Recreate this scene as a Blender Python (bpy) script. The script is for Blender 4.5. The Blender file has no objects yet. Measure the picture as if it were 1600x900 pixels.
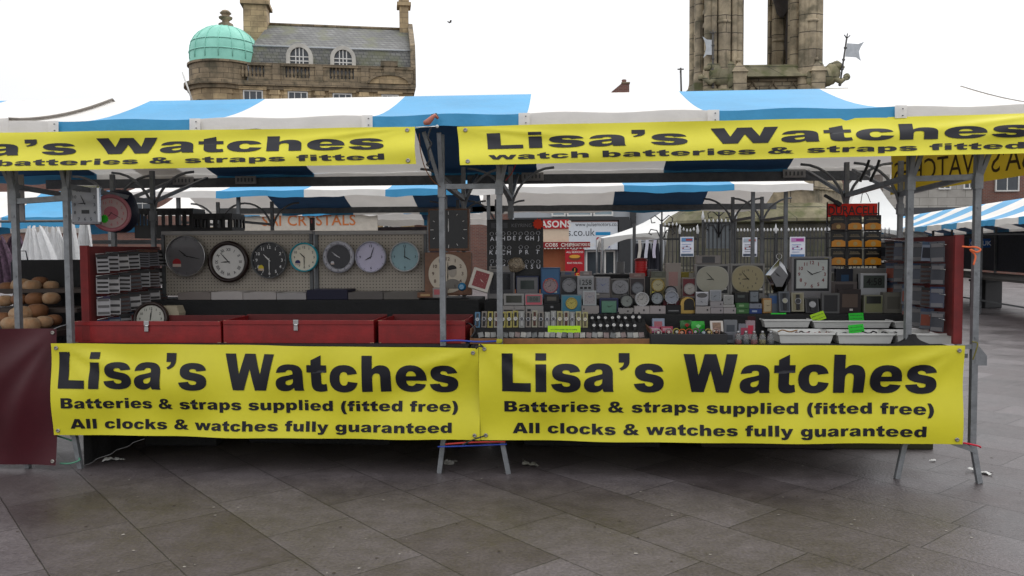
import bpy, bmesh, math, random
from mathutils import Vector, Matrix
S = bpy.context.scene
COL = S.collection
R_ = math.radians
rnd = random.Random(11)

# ------------------------------------------------------------------ camera
F = 1256.0; CAMH = 1.4546
CR = Matrix.Rotation(R_(3.686), 3, 'Z') @ Matrix.Rotation(R_(-2.67), 3, 'X') @ Matrix.Rotation(R_(0.326), 3, 'Y')
cam = bpy.data.objects.new('camera', bpy.data.cameras.new('camera'))
COL.objects.link(cam)
rt, fw, up = CR @ Vector((1, 0, 0)), CR @ Vector((0, 1, 0)), CR @ Vector((0, 0, 1))
cam.matrix_world = Matrix(((rt.x, up.x, -fw.x, 0), (rt.y, up.y, -fw.y, 0), (rt.z, up.z, -fw.z, CAMH), (0, 0, 0, 1)))
cam.data.sensor_width = 36.0; cam.data.lens = 36 * F / 1600
cam.data.clip_start = 0.05; cam.data.clip_end = 2000
S.camera = cam

# ------------------------------------------------------------------ overcast sky, soft sun, exposure
SUN_EL, SUN_AZ = 58.0, 40.0
w = bpy.data.worlds.new('World'); S.world = w; w.use_nodes = True
nt = w.node_tree; nt.nodes.clear()
sky = nt.nodes.new('ShaderNodeTexSky'); sky.sky_type = 'NISHITA'; sky.sun_disc = False
sky.sun_elevation = R_(SUN_EL); sky.sun_rotation = R_(SUN_AZ)
sky.air_density = 1.0; sky.dust_density = 4.0; sky.ozone_density = 1.0
hs = nt.nodes.new('ShaderNodeHueSaturation'); hs.inputs['Saturation'].default_value = 0.25
mx = nt.nodes.new('ShaderNodeMix'); mx.data_type = 'RGBA'; mx.inputs['Factor'].default_value = 0.7
mx.inputs['B'].default_value = (13.4, 13.5, 13.8, 1)
# overcast: brightest overhead, about a third of that at the horizon, with soft cloud structure
wc = nt.nodes.new('ShaderNodeTexCoord'); wsx = nt.nodes.new('ShaderNodeSeparateXYZ'); nt.links.new(wc.outputs['Generated'], wsx.inputs[0])
wr = nt.nodes.new('ShaderNodeMapRange'); wr.inputs['To Min'].default_value = .54; wr.inputs['To Max'].default_value = 1.1; nt.links.new(wsx.outputs['Z'], wr.inputs['Value'])
wn_ = nt.nodes.new('ShaderNodeTexNoise'); wn_.inputs['Scale'].default_value = 2.4; wn_.inputs['Detail'].default_value = 5; nt.links.new(wc.outputs['Generated'], wn_.inputs['Vector'])
wr2 = nt.nodes.new('ShaderNodeMapRange'); wr2.inputs['From Min'].default_value = .3; wr2.inputs['From Max'].default_value = .7; wr2.inputs['To Min'].default_value = .9; wr2.inputs['To Max'].default_value = 1.1; nt.links.new(wn_.outputs['Fac'], wr2.inputs['Value'])
wm = nt.nodes.new('ShaderNodeMath'); wm.operation = 'MULTIPLY'; nt.links.new(wr.outputs['Result'], wm.inputs[0]); nt.links.new(wr2.outputs['Result'], wm.inputs[1])
ws = nt.nodes.new('ShaderNodeVectorMath'); ws.operation = 'SCALE'; nt.links.new(mx.outputs['Result'], ws.inputs[0]); nt.links.new(wm.outputs[0], ws.inputs['Scale'])
bg = nt.nodes.new('ShaderNodeBackground'); bg.inputs['Strength'].default_value = 0.15
wo = nt.nodes.new('ShaderNodeOutputWorld')
nt.links.new(sky.outputs['Color'], hs.inputs['Color']); nt.links.new(hs.outputs['Color'], mx.inputs['A'])
nt.links.new(ws.outputs['Vector'], bg.inputs['Color']); nt.links.new(bg.outputs['Background'], wo.inputs['Surface'])
sl = bpy.data.lights.new('sun', 'SUN'); sl.energy = 0.6; sl.angle = R_(40); sl.color = (1, 0.97, 0.93)
so = bpy.data.objects.new('sun', sl); COL.objects.link(so)
az = R_(SUN_AZ); el = R_(SUN_EL)
sd = Vector((math.sin(az) * math.cos(el), math.cos(az) * math.cos(el), math.sin(el)))
so.rotation_euler = sd.to_track_quat('Z', 'Y').to_euler(); so.location = (0, 0, 30)
S.view_settings.view_transform = 'Standard'; S.view_settings.look = 'None'
S.view_settings.exposure = 0.0; S.view_settings.gamma = 1.0; S.view_settings.use_curve_mapping = False

# ------------------------------------------------------------------ helpers
def ray(px, py): return CR @ Vector(((px - 800) / F, 1, (450 - py) / F))
def at(px, py, Y):
    d = ray(px, py); return Vector((0, 0, CAMH)) + d * (Y / d.y)
def onz(px, py, z):
    d = ray(px, py); return Vector((0, 0, CAMH)) + d * ((z - CAMH) / d.z)
def rect(x0, y0, x1, y1, Y):
    """centre x, bottom z, width, height of what fills a rectangle at distance Y"""
    ym = (y0 + y1) / 2; xm = (x0 + x1) / 2
    return ((at(x0, ym, Y).x + at(x1, ym, Y).x) / 2, at(xm, y1, Y).z,
            at(x1, ym, Y).x - at(x0, ym, Y).x, at(xm, y0, Y).z - at(xm, y1, Y).z)
def L(r, g, b):
    f = lambda c: (c / 255 / 12.92) if c <= 10 else ((c / 255 + .055) / 1.055) ** 2.4
    return (f(r), f(g), f(b))
ORD = ['first', 'second', 'third', 'fourth', 'fifth', 'sixth', 'seventh', 'eighth', 'ninth', 'tenth', 'eleventh', 'twelfth',
       'thirteenth', 'fourteenth', 'fifteenth', 'sixteenth', 'seventeenth', 'eighteenth', 'nineteenth', 'twentieth']

MATS = {}
def mat(name, rgb, rough=.6, metal=0., nz=.18, sc=9., bump=0., bsc=60., coat=0., transl=0., alpha=1., trans=0., dirt=None, spec=.5):
    if name in MATS: return MATS[name]
    m = bpy.data.materials.new(name); MATS[name] = m; m.use_nodes = True
    t = m.node_tree; N = t.nodes; K = t.links
    p = N['Principled BSDF']
    p.inputs['Roughness'].default_value = rough; p.inputs['Metallic'].default_value = metal
    p.inputs['Coat Weight'].default_value = coat; p.inputs['Coat Roughness'].default_value = .08
    p.inputs['Transmission Weight'].default_value = trans; p.inputs['Alpha'].default_value = alpha
    p.inputs['Specular IOR Level'].default_value = spec
    tc = N.new('ShaderNodeTexCoord')
    n = N.new('ShaderNodeTexNoise'); n.inputs['Scale'].default_value = sc; n.inputs['Detail'].default_value = 5; n.inputs['Roughness'].default_value = .65
    K.new(tc.outputs['Object'], n.inputs['Vector'])
    r = N.new('ShaderNodeMapRange'); r.inputs['From Min'].default_value = .3; r.inputs['From Max'].default_value = .7
    K.new(n.outputs['Fac'], r.inputs['Value'])
    x = N.new('ShaderNodeMix'); x.data_type = 'RGBA'
    d = dirt or tuple(c * (1 - nz) for c in rgb)
    x.inputs['A'].default_value = (*d, 1); x.inputs['B'].default_value = (*[min(1, c * (1 + nz * .5)) for c in rgb], 1)
    K.new(r.outputs['Result'], x.inputs['Factor']); K.new(x.outputs['Result'], p.inputs['Base Color'])
    if bump:
        n2 = N.new('ShaderNodeTexNoise'); n2.inputs['Scale'].default_value = bsc; n2.inputs['Detail'].default_value = 4
        K.new(tc.outputs['Object'], n2.inputs['Vector'])
        b = N.new('ShaderNodeBump'); b.inputs['Strength'].default_value = bump; b.inputs['Distance'].default_value = .02
        K.new(n2.outputs['Fac'], b.inputs['Height']); K.new(b.outputs['Normal'], p.inputs['Normal'])
    if transl:
        tr = N.new('ShaderNodeBsdfTranslucent'); K.new(x.outputs['Result'], tr.inputs['Color'])
        ms = N.new('ShaderNodeMixShader'); ms.inputs['Fac'].default_value = transl
        K.new(p.outputs['BSDF'], ms.inputs[1]); K.new(tr.outputs['BSDF'], ms.inputs[2])
        K.new(ms.outputs['Shader'], N['Material Output'].inputs['Surface'])
    return m
def nodes_of(m): return m.node_tree.nodes, m.node_tree.links

class MB:
    def __init__(s): s.v = []; s.f = []; s.m = []; s.s = []
    def add(s, vs, fs, mi=0, sm=False, M=None):
        o = len(s.v)
        s.v += [tuple(M @ Vector(v)) if M else tuple(v) for v in vs]
        for f in fs: s.f.append([i + o for i in f]); s.m.append(mi); s.s.append(sm)
        return s
    def bx(s, x0, x1, y0, y1, z0, z1, mi=0, M=None):
        v = [(x, y, z) for x in (x0, x1) for y in (y0, y1) for z in (z0, z1)]
        return s.add(v, [(0, 1, 3, 2), (4, 6, 7, 5), (0, 4, 5, 1), (2, 3, 7, 6), (0, 2, 6, 4), (1, 5, 7, 3)], mi, False, M)
    def box(s, c, d, mi=0, M=None, b=0):
        if not b:
            return s.bx(c[0] - d[0] / 2, c[0] + d[0] / 2, c[1] - d[1] / 2, c[1] + d[1] / 2, c[2] - d[2] / 2, c[2] + d[2] / 2, mi, M)
        bm = bmesh.new(); bmesh.ops.create_cube(bm, size=1)
        for q in bm.verts: q.co = Vector((q.co.x * d[0], q.co.y * d[1], q.co.z * d[2]))
        bmesh.ops.bevel(bm, geom=list(bm.edges), offset=b, segments=2, profile=.6, affect='EDGES')
        bm.verts.index_update()
        T = Matrix.Translation(c); T = M @ T if M else T
        s.add([q.co.copy() for q in bm.verts], [[q.index for q in f.verts] for f in bm.faces], mi, False, T); bm.free(); return s
    def path(s, pts, r, n=8, mi=0, sq=False, closed=False, M=None):
        pts = [Vector(p) for p in pts]; k = len(pts); rs = r if isinstance(r, (list, tuple)) else [r] * k
        if sq: n = 4
        vs = []; ref = None
        for i, p in enumerate(pts):
            a = pts[(i - 1) % k] if (closed or i > 0) else p; b = pts[(i + 1) % k] if (closed or i < k - 1) else p
            t = (b - a).normalized()
            if ref is None: ref = Vector((0, 1, 0)) if abs(t.y) < .9 else Vector((1, 0, 0))
            u = (ref - t * ref.dot(t)).normalized(); w_ = t.cross(u); ref = u
            for j in range(n):
                q = 2 * math.pi * (j + (.5 if sq else 0)) / n
                vs.append(p + (u * math.cos(q) + w_ * math.sin(q)) * rs[i] * (1.414 if sq else 1))
        fs = []
        for i in range(k if closed else k - 1):
            for j in range(n):
                a = i * n + j; b = i * n + (j + 1) % n; i2 = (i + 1) % k
                fs.append((a, i2 * n + j, i2 * n + (j + 1) % n, b))
        if not closed: fs.append(list(range(n))); fs.append(list(range((k - 1) * n, k * n))[::-1])
        return s.add(vs, fs, mi, not sq, M)
    def rod(s, a, b, r, n=8, mi=0, sq=False, M=None): return s.path([a, b], r, n, mi, sq, False, M)
    def lathe(s, prof, c=(0, 0, 0), n=24, mi=0, M=None, axis='Z', sm=True, a0=0, a1=2 * math.pi):
        """profile of (radius, height)"""
        full = abs(a1 - a0 - 2 * math.pi) < 1e-6; m_ = n if full else n + 1
        vs = []; fs = []
        for (r, h) in prof:
            for j in range(m_):
                q = a0 + (a1 - a0) * j / n; x, y = r * math.cos(q), r * math.sin(q)
                p = {'Z': (x, y, h), 'Y': (x, h, y), 'X': (h, x, y)}[axis]
                vs.append((p[0] + c[0], p[1] + c[1], p[2] + c[2]))
        for i in range(len(prof) - 1):
            for j in range(n):
                j2 = (j + 1) % m_
                fs.append((i * m_ + j, i * m_ + j2, (i + 1) * m_ + j2, (i + 1) * m_ + j))
        s.add(vs, fs, mi, sm, M)
        loop = abs(prof[0][0] - prof[-1][0]) + abs(prof[0][1] - prof[-1][1]) < 1e-6
        for i, h in ((0, -1), (len(prof) - 1, 1)):
            if full and not loop and prof[i][0] > 1e-5:
                o = [vs[i * m_ + j] for j in range(m_)]
                s.add(o, [list(range(m_))[::h]], mi, False, M)
        return s
    def disc(s, c, r, n=32, mi=0, M=None, rz=None):
        """disc facing -y"""
        vs = [(c[0] + r * math.cos(2 * math.pi * j / n), c[1], c[2] + (rz or r) * math.sin(2 * math.pi * j / n)) for j in range(n)]
        return s.add(vs, [list(range(n))], mi, False, M)
    def prism(s, poly, y0, y1, mi=0, M=None, sm=False):
        """polygon in x,z pushed from y0 to y1"""
        n = len(poly); vs = [(x, y0, z) for x, z in poly] + [(x, y1, z) for x, z in poly]
        fs = [list(range(n)), list(range(n, 2 * n))[::-1]]
        s.add(vs, fs, mi, False, M)
        return s.add(vs, [(i, i + n, (i + 1) % n + n, (i + 1) % n) for i in range(n)], mi, sm, M)
    def ring(s, c, r0, r1, y0, y1, n=32, mi=0, M=None, poly=None):
        """flat ring round the y axis"""
        return s.lathe([(r0, y0), (r1, y0), (r1, y1), (r0, y1), (r0, y0)], c, n, mi, M, 'Y', False)
    def grid(s, fn, nu, nv, mi=0, sm=True, M=None, mif=None):
        o = len(s.v)
        vs = [fn(i / nu, j / nv) for j in range(nv + 1) for i in range(nu + 1)]
        s.v += [tuple(M @ Vector(v)) if M else tuple(v) for v in vs]
        for j in range(nv):
            for i in range(nu):
                a = o + j * (nu + 1) + i
                s.f.append([a, a + 1, a + nu + 2, a + nu + 1]); s.m.append(mif(i / nu, j / nv) if mif else mi); s.s.append(sm)
        return s
    def text(s, body, size, c, y, mi=0, bold=0., M=None, wx=1., ang=0., flip=False, align='C'):
        """flat writing facing -y; size is the cap height"""
        vs, fs, x0, x1 = glyphs(body, bold)
        k = size / .69; xc = (x0 + x1) / 2 if align == 'C' else x0
        ca, sa = math.cos(ang), math.sin(ang); out = []
        for (x, z) in vs:
            x = (x - xc) * k * wx * (-1 if flip else 1); z = (z - .345) * k
            out.append((c[0] + x * ca - z * sa, y, c[1] + x * sa + z * ca))
        return s.add(out, [f[::-1] if flip else f for f in fs], mi, False, M)
    def build(s, name, mats, parent=None, loc=None, kind=None):
        me = bpy.data.meshes.new(name); me.from_pydata(s.v, [], s.f); me.update()
        for m in (mats if isinstance(mats, (list, tuple)) else [mats]): me.materials.append(m)
        me.polygons.foreach_set('material_index', s.m); me.polygons.foreach_set('use_smooth', s.s)
        o = bpy.data.objects.new(name, me); COL.objects.link(o)
        if parent: o.parent = parent
        if loc: o.location = loc
        if kind: o['kind'] = kind
        return o

_G = {}
def glyphs(body, bold=0.):
    k = (body, bold)
    if k not in _G:
        c = bpy.data.curves.new('lettering', 'FONT'); c.body = body; c.offset = bold; c.resolution_u = 3
        c.space_character = 1 + bold * 2
        o = bpy.data.objects.new('lettering', c); me = bpy.data.meshes.new_from_object(o)
        vs = [(v.co.x, v.co.y) for v in me.vertices]; fs = [list(p.vertices) for p in me.polygons]
        bpy.data.objects.remove(o); bpy.data.curves.remove(c); bpy.data.meshes.remove(me)
        xs = [v[0] for v in vs] or [0, 1]
        _G[k] = (vs, fs, min(xs), max(xs))
    return _G[k]

def tag(o, label, cat, group=None, kind=None):
    if label: o['label'] = label
    if cat: o['category'] = cat
    if group: o['group'] = group
    if kind: o['kind'] = kind
    return o
def thing(name, label, cat, loc=(0, 0, 0), rot=(0, 0, 0), group=None):
    o = bpy.data.objects.new(name, None); COL.objects.link(o); o.empty_display_size = .1
    o.location = loc; o.rotation_euler = rot
    return tag(o, label, cat, group)
def dup(o, loc=None, rot=None, label=None, group=None, parent=None, scale=None):
    kids = [c for c in bpy.data.objects if c.parent == o] if parent is None else list(o.children)
    c = o.copy(); COL.objects.link(c)
    if parent: c.parent = parent
    if loc is not None: c.location = loc
    if rot is not None: c.rotation_euler = rot
    if scale is not None: c.scale = scale
    if label: c['label'] = label
    if group: c['group'] = group
    for k in kids: dup(k, parent=c)
    return c
def TR(loc, rz=0, rx=0, ry=0):
    return Matrix.Translation(loc) @ Matrix.Rotation(rz, 4, 'Z') @ Matrix.Rotation(rx, 4, 'X') @ Matrix.Rotation(ry, 4, 'Y')

# heavy grotesque lettering of the banners: outlines on a 716-high cap
HV = {
'L': (640, ["M70,716 L275,716 L275,165 L610,165 L610,0 L70,0"]),
'i': (330, ["M65,716 L265,716 L265,585 L65,585", "M65,519 L265,519 L265,0 L65,0"]),
'l': (330, ["M65,716 L265,716 L265,0 L65,0"]),
'\u2019': (300, ["M50,716 L250,716 L250,570 C250,480 190,420 90,395 L60,440 C110,455 145,490 145,540 L50,540"]),
's': (610, ["M30,150 L228,168 C240,125 265,105 315,105 C360,105 385,120 385,145 C385,165 372,175 330,183 L210,205 C105,225 50,280 50,365 C50,475 145,531 305,531 C460,531 545,490 570,385 L385,366 C375,400 350,415 305,415 C265,415 243,402 243,381 C243,362 258,354 290,347 L405,325 C525,302 580,250 580,160 C580,50 485,-12 315,-12 C140,-12 50,45 30,150"]),
'a': (640, ["M50,355 L240,375 C252,405 270,418 312,418 C360,418 378,402 378,362 L378,335 C340,322 310,315 235,300 C100,275 35,235 35,140 C35,45 100,-12 215,-12 C285,-12 340,10 385,60 C388,35 392,20 402,0 L588,0 C575,30 572,50 572,95 L572,340 C572,475 490,531 315,531 C150,531 70,480 50,355",
            "M378,240 C330,222 285,215 262,205 C235,193 228,178 228,158 C228,130 246,113 282,113 C340,113 378,150 378,205"]),
'W': (990, ["M5,716 L205,716 L282,315 L390,716 L600,716 L708,315 L785,716 L985,716 L825,0 L605,0 L495,415 L385,0 L165,0"]),
't': (440, ["M302,716 L302,519 L410,519 L410,373 L302,373 L302,190 C302,150 312,140 345,140 C365,140 385,145 405,152 L420,14 C370,-5 330,-12 280,-12 C150,-12 103,40 103,165 L103,373 L20,373 L20,519 L103,519 L103,615"]),
'c': (610, ["M395,205 L585,183 C560,55 460,-12 315,-12 C130,-12 35,90 35,255 C35,425 140,531 315,531 C465,531 550,475 578,360 L392,335 C382,375 360,394 320,394 C262,394 232,350 232,262 C232,170 262,125 318,125 C362,125 385,150 395,205"]),
'h': (670, ["M60,716 L258,716 L258,452 C305,505 350,531 420,531 C545,531 610,460 610,325 L610,0 L411,0 L411,285 C411,345 392,372 345,372 C290,372 259,335 259,255 L259,0 L60,0"]),
'n': (670, ["M60,519 L245,519 L245,435 C300,500 350,531 420,531 C545,531 610,460 610,325 L610,0 L411,0 L411,285 C411,345 392,372 345,372 C290,372 259,335 259,255 L259,0 L60,0"]),
'e': (660, ["M625,215 L232,215 C238,145 270,110 325,110 C365,110 392,125 415,160 L612,142 C570,35 480,-12 325,-12 C140,-12 35,90 35,258 C35,425 145,531 325,531 C525,531 625,420 625,240", "M428,310 C420,378 385,412 330,412 C275,412 240,378 233,310"]),
'B': (770, ["M70,716 L480,716 C620,716 695,650 695,545 C695,460 645,410 570,385 C670,360 725,300 725,205 C725,70 630,0 450,0 L70,0", "M290,575 L290,435 L385,435 C445,435 475,460 475,507 C475,552 445,575 388,575", "M290,300 L290,145 L400,145 C465,145 497,173 497,223 C497,275 462,300 398,300"]),
'r': (460, ["M60,519 L246,519 L246,434 C282,505 315,531 368,531 C400,531 430,522 458,506 L398,366 C375,377 360,380 342,380 C285,380 259,325 259,200 L259,0 L60,0"]),
'&': (860, ["M840,0 L600,0 L535,58 C460,10 390,-12 300,-12 C130,-12 40,75 40,190 C40,285 90,350 205,405 C160,455 140,500 140,550 C140,660 225,728 380,728 C525,728 610,660 610,560 C610,480 560,425 450,370 L555,265 C575,295 590,325 605,365 L780,320 C755,250 725,200 680,150", "M365,455 C420,485 445,512 445,548 C445,585 420,607 383,607 C345,607 320,583 320,548 C320,518 335,490 365,455", "M300,315 C250,290 228,255 228,212 C228,160 265,125 320,125 C360,125 395,137 432,165"]),
'p': (670, ["M60,519 L246,519 L246,443 C285,500 335,531 405,531 C540,531 630,425 630,260 C630,95 540,-12 405,-12 C345,-12 300,8 259,52 L259,-197 L60,-197", "M258,258 C258,345 292,388 345,388 C398,388 430,345 430,262 C430,172 397,130 345,130 C292,130 258,175 258,258"]),
'b': (670, ["M60,716 L259,716 L259,468 C300,511 345,531 405,531 C540,531 630,425 630,260 C630,95 540,-12 405,-12 C335,-12 285,20 246,76 L246,0 L60,0", "M258,258 C258,345 292,388 345,388 C398,388 430,345 430,262 C430,172 397,130 345,130 C292,130 258,175 258,258"]),
'd': 'b',
'g': (670, ["M610,519 L424,519 L424,443 C385,500 335,531 265,531 C130,531 40,430 40,275 C40,115 130,15 265,15 C325,15 372,35 412,75 L412,20 C412,-45 385,-75 325,-75 C278,-75 255,-60 247,-30 L55,-52 C70,-150 160,-208 330,-208 C525,-208 610,-140 610,30", "M412,268 C412,350 378,390 325,390 C272,390 240,350 240,270 C240,192 272,155 325,155 C378,155 412,195 412,268"]),
'u': 'n',
'(': (390, ["M360,728 L205,728 C100,570 55,420 55,260 C55,100 100,-50 205,-210 L360,-210 C285,-40 255,100 255,260 C255,420 285,560 360,728"]),
')': '(',
'f': (410, ["M405,712 C370,722 330,728 280,728 C150,728 95,675 95,560 L95,519 L20,519 L20,373 L95,373 L95,0 L294,0 L294,373 L395,373 L395,519 L294,519 L294,540 C294,580 310,595 345,595 C365,595 380,593 395,590"]),
'A': (785, ["M515,118 L265,118 L230,0 L5,0 L273,716 L513,716 L780,0 L550,0", "M468,273 L390,530 L313,273"]),
'o': (670, ["M335,531 C520,531 635,425 635,260 C635,95 520,-12 335,-12 C150,-12 35,95 35,260 C35,425 150,531 335,531", "M335,392 C395,392 437,345 437,260 C437,175 395,127 335,127 C275,127 233,175 233,260 C233,345 275,392 335,392"]),
'k': (660, ["M60,716 L259,716 L259,350 L410,519 L640,519 L455,340 L650,0 L430,0 L322,208 L259,148 L259,0 L60,0"]),
'w': (910, ["M5,519 L195,519 L265,230 L358,519 L550,519 L645,230 L715,519 L905,519 L748,0 L565,0 L455,320 L345,0 L162,0"]),
'y': (620, ["M5,519 L215,519 L318,185 L413,519 L612,519 L400,-40 C355,-155 310,-208 190,-208 C145,-208 100,-205 60,-195 L45,-55 C75,-62 105,-66 135,-66 C180,-66 205,-50 218,-8"]),
' ': (330, []),
}
def flat(p):
    out = []; cur = None
    for tok in p.replace('M', ' M').replace('L', ' L').replace('C', ' C').split(' '):
        if not tok: continue
        if tok[0] in 'ML': cmd = tok[0]; pts = [tok[1:]]; buf = []
        elif tok[0] == 'C': cmd = 'C'; buf = []; pts = [tok[1:]]
        else: pts = [tok]
        q = [tuple(float(a) for a in s_.split(',')) for s_ in pts if s_]
        if cmd in 'ML': cur = q[0]; out.append(cur)
        else:
            buf += q
            if len(buf) == 3:
                p0 = cur; p1, p2, p3 = buf
                for i in range(1, 8):
                    t = i / 7; a = (1 - t) ** 3; b = 3 * t * (1 - t) ** 2; c = 3 * t * t * (1 - t); d = t ** 3
                    out.append((a * p0[0] + b * p1[0] + c * p2[0] + d * p3[0], a * p0[1] + b * p1[1] + c * p2[1] + d * p3[1]))
                cur = p3; buf = []
    if abs(out[0][0] - out[-1][0]) + abs(out[0][1] - out[-1][1]) < 1: out.pop()
    return out
def heavy(body):
    """outlines of one line of heavy lettering as triangles: verts, faces, width (unit: cap height = 1)"""
    c = bpy.data.curves.new('lettering', 'CURVE'); c.dimensions = '2D'; c.fill_mode = 'BOTH'; x = 0.
    for ch in body:
        g = HV[ch]; fl = None
        if isinstance(g, str): fl = ch; g = HV[g]
        adv, ps = g
        for p in ps:
            pts = flat(p)
            if fl in ('d', ')'): pts = [(adv - a, b) for a, b in pts]
            if fl == 'u': pts = [(adv - a, 519 - b) for a, b in pts]
            sp = c.splines.new('POLY'); sp.points.add(len(pts) - 1); sp.use_cyclic_u = True
            for k, (a, b) in enumerate(pts): sp.points[k].co = ((x + a) / 716, b / 716, 0, 1)
        x += adv - 6
    o = bpy.data.objects.new('lettering', c); me = bpy.data.meshes.new_from_object(o)
    vs = [(v.co.x, v.co.y) for v in me.vertices]; fs = [list(p.vertices) for p in me.polygons]
    bpy.data.objects.remove(o); bpy.data.curves.remove(c); bpy.data.meshes.remove(me)
    return vs, fs, x / 716
# ------------------------------------------------------------------ materials
steel = mat('galvanised_steel', (.21, .22, .23), .5, .35, .3, 14, .15, 90)
steel_d = mat('weathered_steel', (.10, .105, .11), .55, .3, .3, 14, .15, 90)
yellow = mat('yellow_vinyl', (.74, .68, .030), .42, 0, .07, 3, .05, 25, transl=.12)
ink = mat('black_print', (.010, .010, .015), .42, 0, .1, spec=.3)
ink2 = mat('black_marker', (.02, .02, .02), .6, 0, .1)
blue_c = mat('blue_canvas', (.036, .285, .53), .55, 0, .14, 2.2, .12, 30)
blue_shade = mat('shaded_blue_underside', (.02, .105, .25), .7, 0, .2, 3, .1, 30)  # darker copy of the blue canvas, underside shade put into its colour
white_shade = mat('shaded_white_underside', (.56, .51, .45), .7, 0, .2, 2.5, .1, 30, transl=.25)  # greyer counterpart of the white canvas, underside shade in its colour
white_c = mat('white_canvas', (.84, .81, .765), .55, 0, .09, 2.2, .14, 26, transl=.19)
plastic_sheet = mat('cloudy_plastic_sheet', (.62, .66, .70), .35, 0, .1, 3, .1, 20, transl=.35)
grommet = mat('brass_eyelet', (.35, .33, .30), .35, .9)
black_cloth = mat('black_cloth', (.012, .012, .013), .85, 0, .3, 6, .3, 40)
black_pl = mat('black_plastic', (.014, .014, .016), .45, 0, .2)
maroon = mat('maroon_vinyl', (.056, .006, .011), .42, 0, .15, 4, .05, 20, spec=.3)
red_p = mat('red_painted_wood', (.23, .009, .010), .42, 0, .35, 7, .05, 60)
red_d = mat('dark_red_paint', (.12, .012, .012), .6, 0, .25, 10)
white_pl = mat('white_plastic', (.62, .62, .60), .4, 0, .08)
chrome = mat('chrome', (.6, .6, .6), .18, 1)
grey_p = mat('grey_paint', (.30, .29, .28), .55)
wood = mat('brown_wood', (.16, .062, .024), .45, 0, .35, 16)
wood_l = mat('tan_wood', (.36, .18, .075), .5, 0, .3, 16)
cream = mat('cream_plastic', (.62, .55, .40), .5)
ply = mat('plywood', (.30, .22, .14), .7, 0, .25, 7)
paper = mat('white_paper', (.72, .72, .70), .7, 0, .06)
rope_blue = mat('blue_rope', (.03, .07, .40), .7)
rope_red = mat('red_strap', (.50, .04, .03), .7)
rope_org = mat('orange_ribbon', (.80, .16, .05), .6)
rope_grn = mat('green_cord', (.08, .25, .16), .7)

# ------------------------------------------------------------------ paved square
pm = bpy.data.materials.new('stone_paving'); pm.use_nodes = True
N, K = nodes_of(pm); P = N['Principled BSDF']
tc = N.new('ShaderNodeTexCoord'); mp = N.new('ShaderNodeMapping'); mp.inputs['Rotation'].default_value = (0, 0, R_(-133.2)); mp.inputs['Location'].default_value = (.13, .17, 0)
K.new(tc.outputs['Object'], mp.inputs['Vector'])
wn = N.new('ShaderNodeTexNoise'); wn.inputs['Scale'].default_value = 6; wn.inputs['Detail'].default_value = 9; wn.inputs['Roughness'].default_value = .72
K.new(tc.outputs['Object'], wn.inputs['Vector'])
wv = N.new('ShaderNodeVectorMath'); wv.operation = 'MULTIPLY_ADD'; wv.inputs[1].default_value = (.011, .011, 0)
K.new(wn.outputs['Color'], wv.inputs[0]); K.new(mp.outputs['Vector'], wv.inputs[2])
br = N.new('ShaderNodeTexBrick'); br.offset = .37; br.offset_frequency = 2; br.squash = 1.28; br.squash_frequency = 3
br.inputs['Scale'].default_value = 1; br.inputs['Brick Width'].default_value = .72; br.inputs['Row Height'].default_value = .475
br.inputs['Mortar Size'].default_value = .0035; br.inputs['Mortar Smooth'].default_value = .25; br.inputs['Bias'].default_value = 0
br.inputs['Color1'].default_value = (.068, .056, .057, 1); br.inputs['Color2'].default_value = (.112, .097, .100, 1); br.inputs['Mortar'].default_value = (.022, .019, .018, 1)
K.new(wv.outputs['Vector'], br.inputs['Vector'])
n1 = N.new('ShaderNodeTexNoise'); n1.inputs['Scale'].default_value = 1.3; n1.inputs['Detail'].default_value = 7; n1.inputs['Roughness'].default_value = .7
n2 = N.new('ShaderNodeTexNoise'); n2.inputs['Scale'].default_value = 60; n2.inputs['Detail'].default_value = 3
n3 = N.new('ShaderNodeTexNoise'); n3.inputs['Scale'].default_value = 11; n3.inputs['Detail'].default_value = 5
for q in (n1, n2, n3): K.new(tc.outputs['Object'], q.inputs['Vector'])
def rng(sock, a, b, c, d):
    r = N.new('ShaderNodeMapRange'); r.inputs['From Min'].default_value = a; r.inputs['From Max'].default_value = b
    r.inputs['To Min'].default_value = c; r.inputs['To Max'].default_value = d; K.new(sock, r.inputs['Value']); return r.outputs['Result']
def mul(a, b):
    q = N.new('ShaderNodeMath'); q.operation = 'MULTIPLY'; K.new(a, q.inputs[0]); K.new(b, q.inputs[1]); return q.outputs[0]
f = mul(mul(rng(n1.outputs['Fac'], .3, .7, .68, 1.28), rng(n2.outputs['Fac'], .3, .7, .72, 1.26)), rng(n3.outputs['Fac'], .25, .75, .84, 1.14))
vm = N.new('ShaderNodeVectorMath'); vm.operation = 'SCALE'; K.new(br.outputs['Color'], vm.inputs[0]); K.new(f, vm.inputs['Scale'])
K.new(vm.outputs['Vector'], P.inputs['Base Color'])
K.new(rng(n1.outputs['Fac'], .35, .65, .30, .58), P.inputs['Roughness'])
bp = N.new('ShaderNodeBump'); bp.inputs['Strength'].default_value = .5; bp.inputs['Distance'].default_value = .006
hh = N.new('ShaderNodeMath'); hh.operation = 'MULTIPLY_ADD'; hh.inputs[1].default_value = -2.2
K.new(br.outputs['Fac'], hh.inputs[0]); K.new(n2.outputs['Fac'], hh.inputs[2]); K.new(hh.outputs[0], bp.inputs['Height']); K.new(bp.outputs['Normal'], P.inputs['Normal'])
MB().bx(-400, 400, -30, 700, -.3, 0).build('ground', pm, kind='structure')

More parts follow.
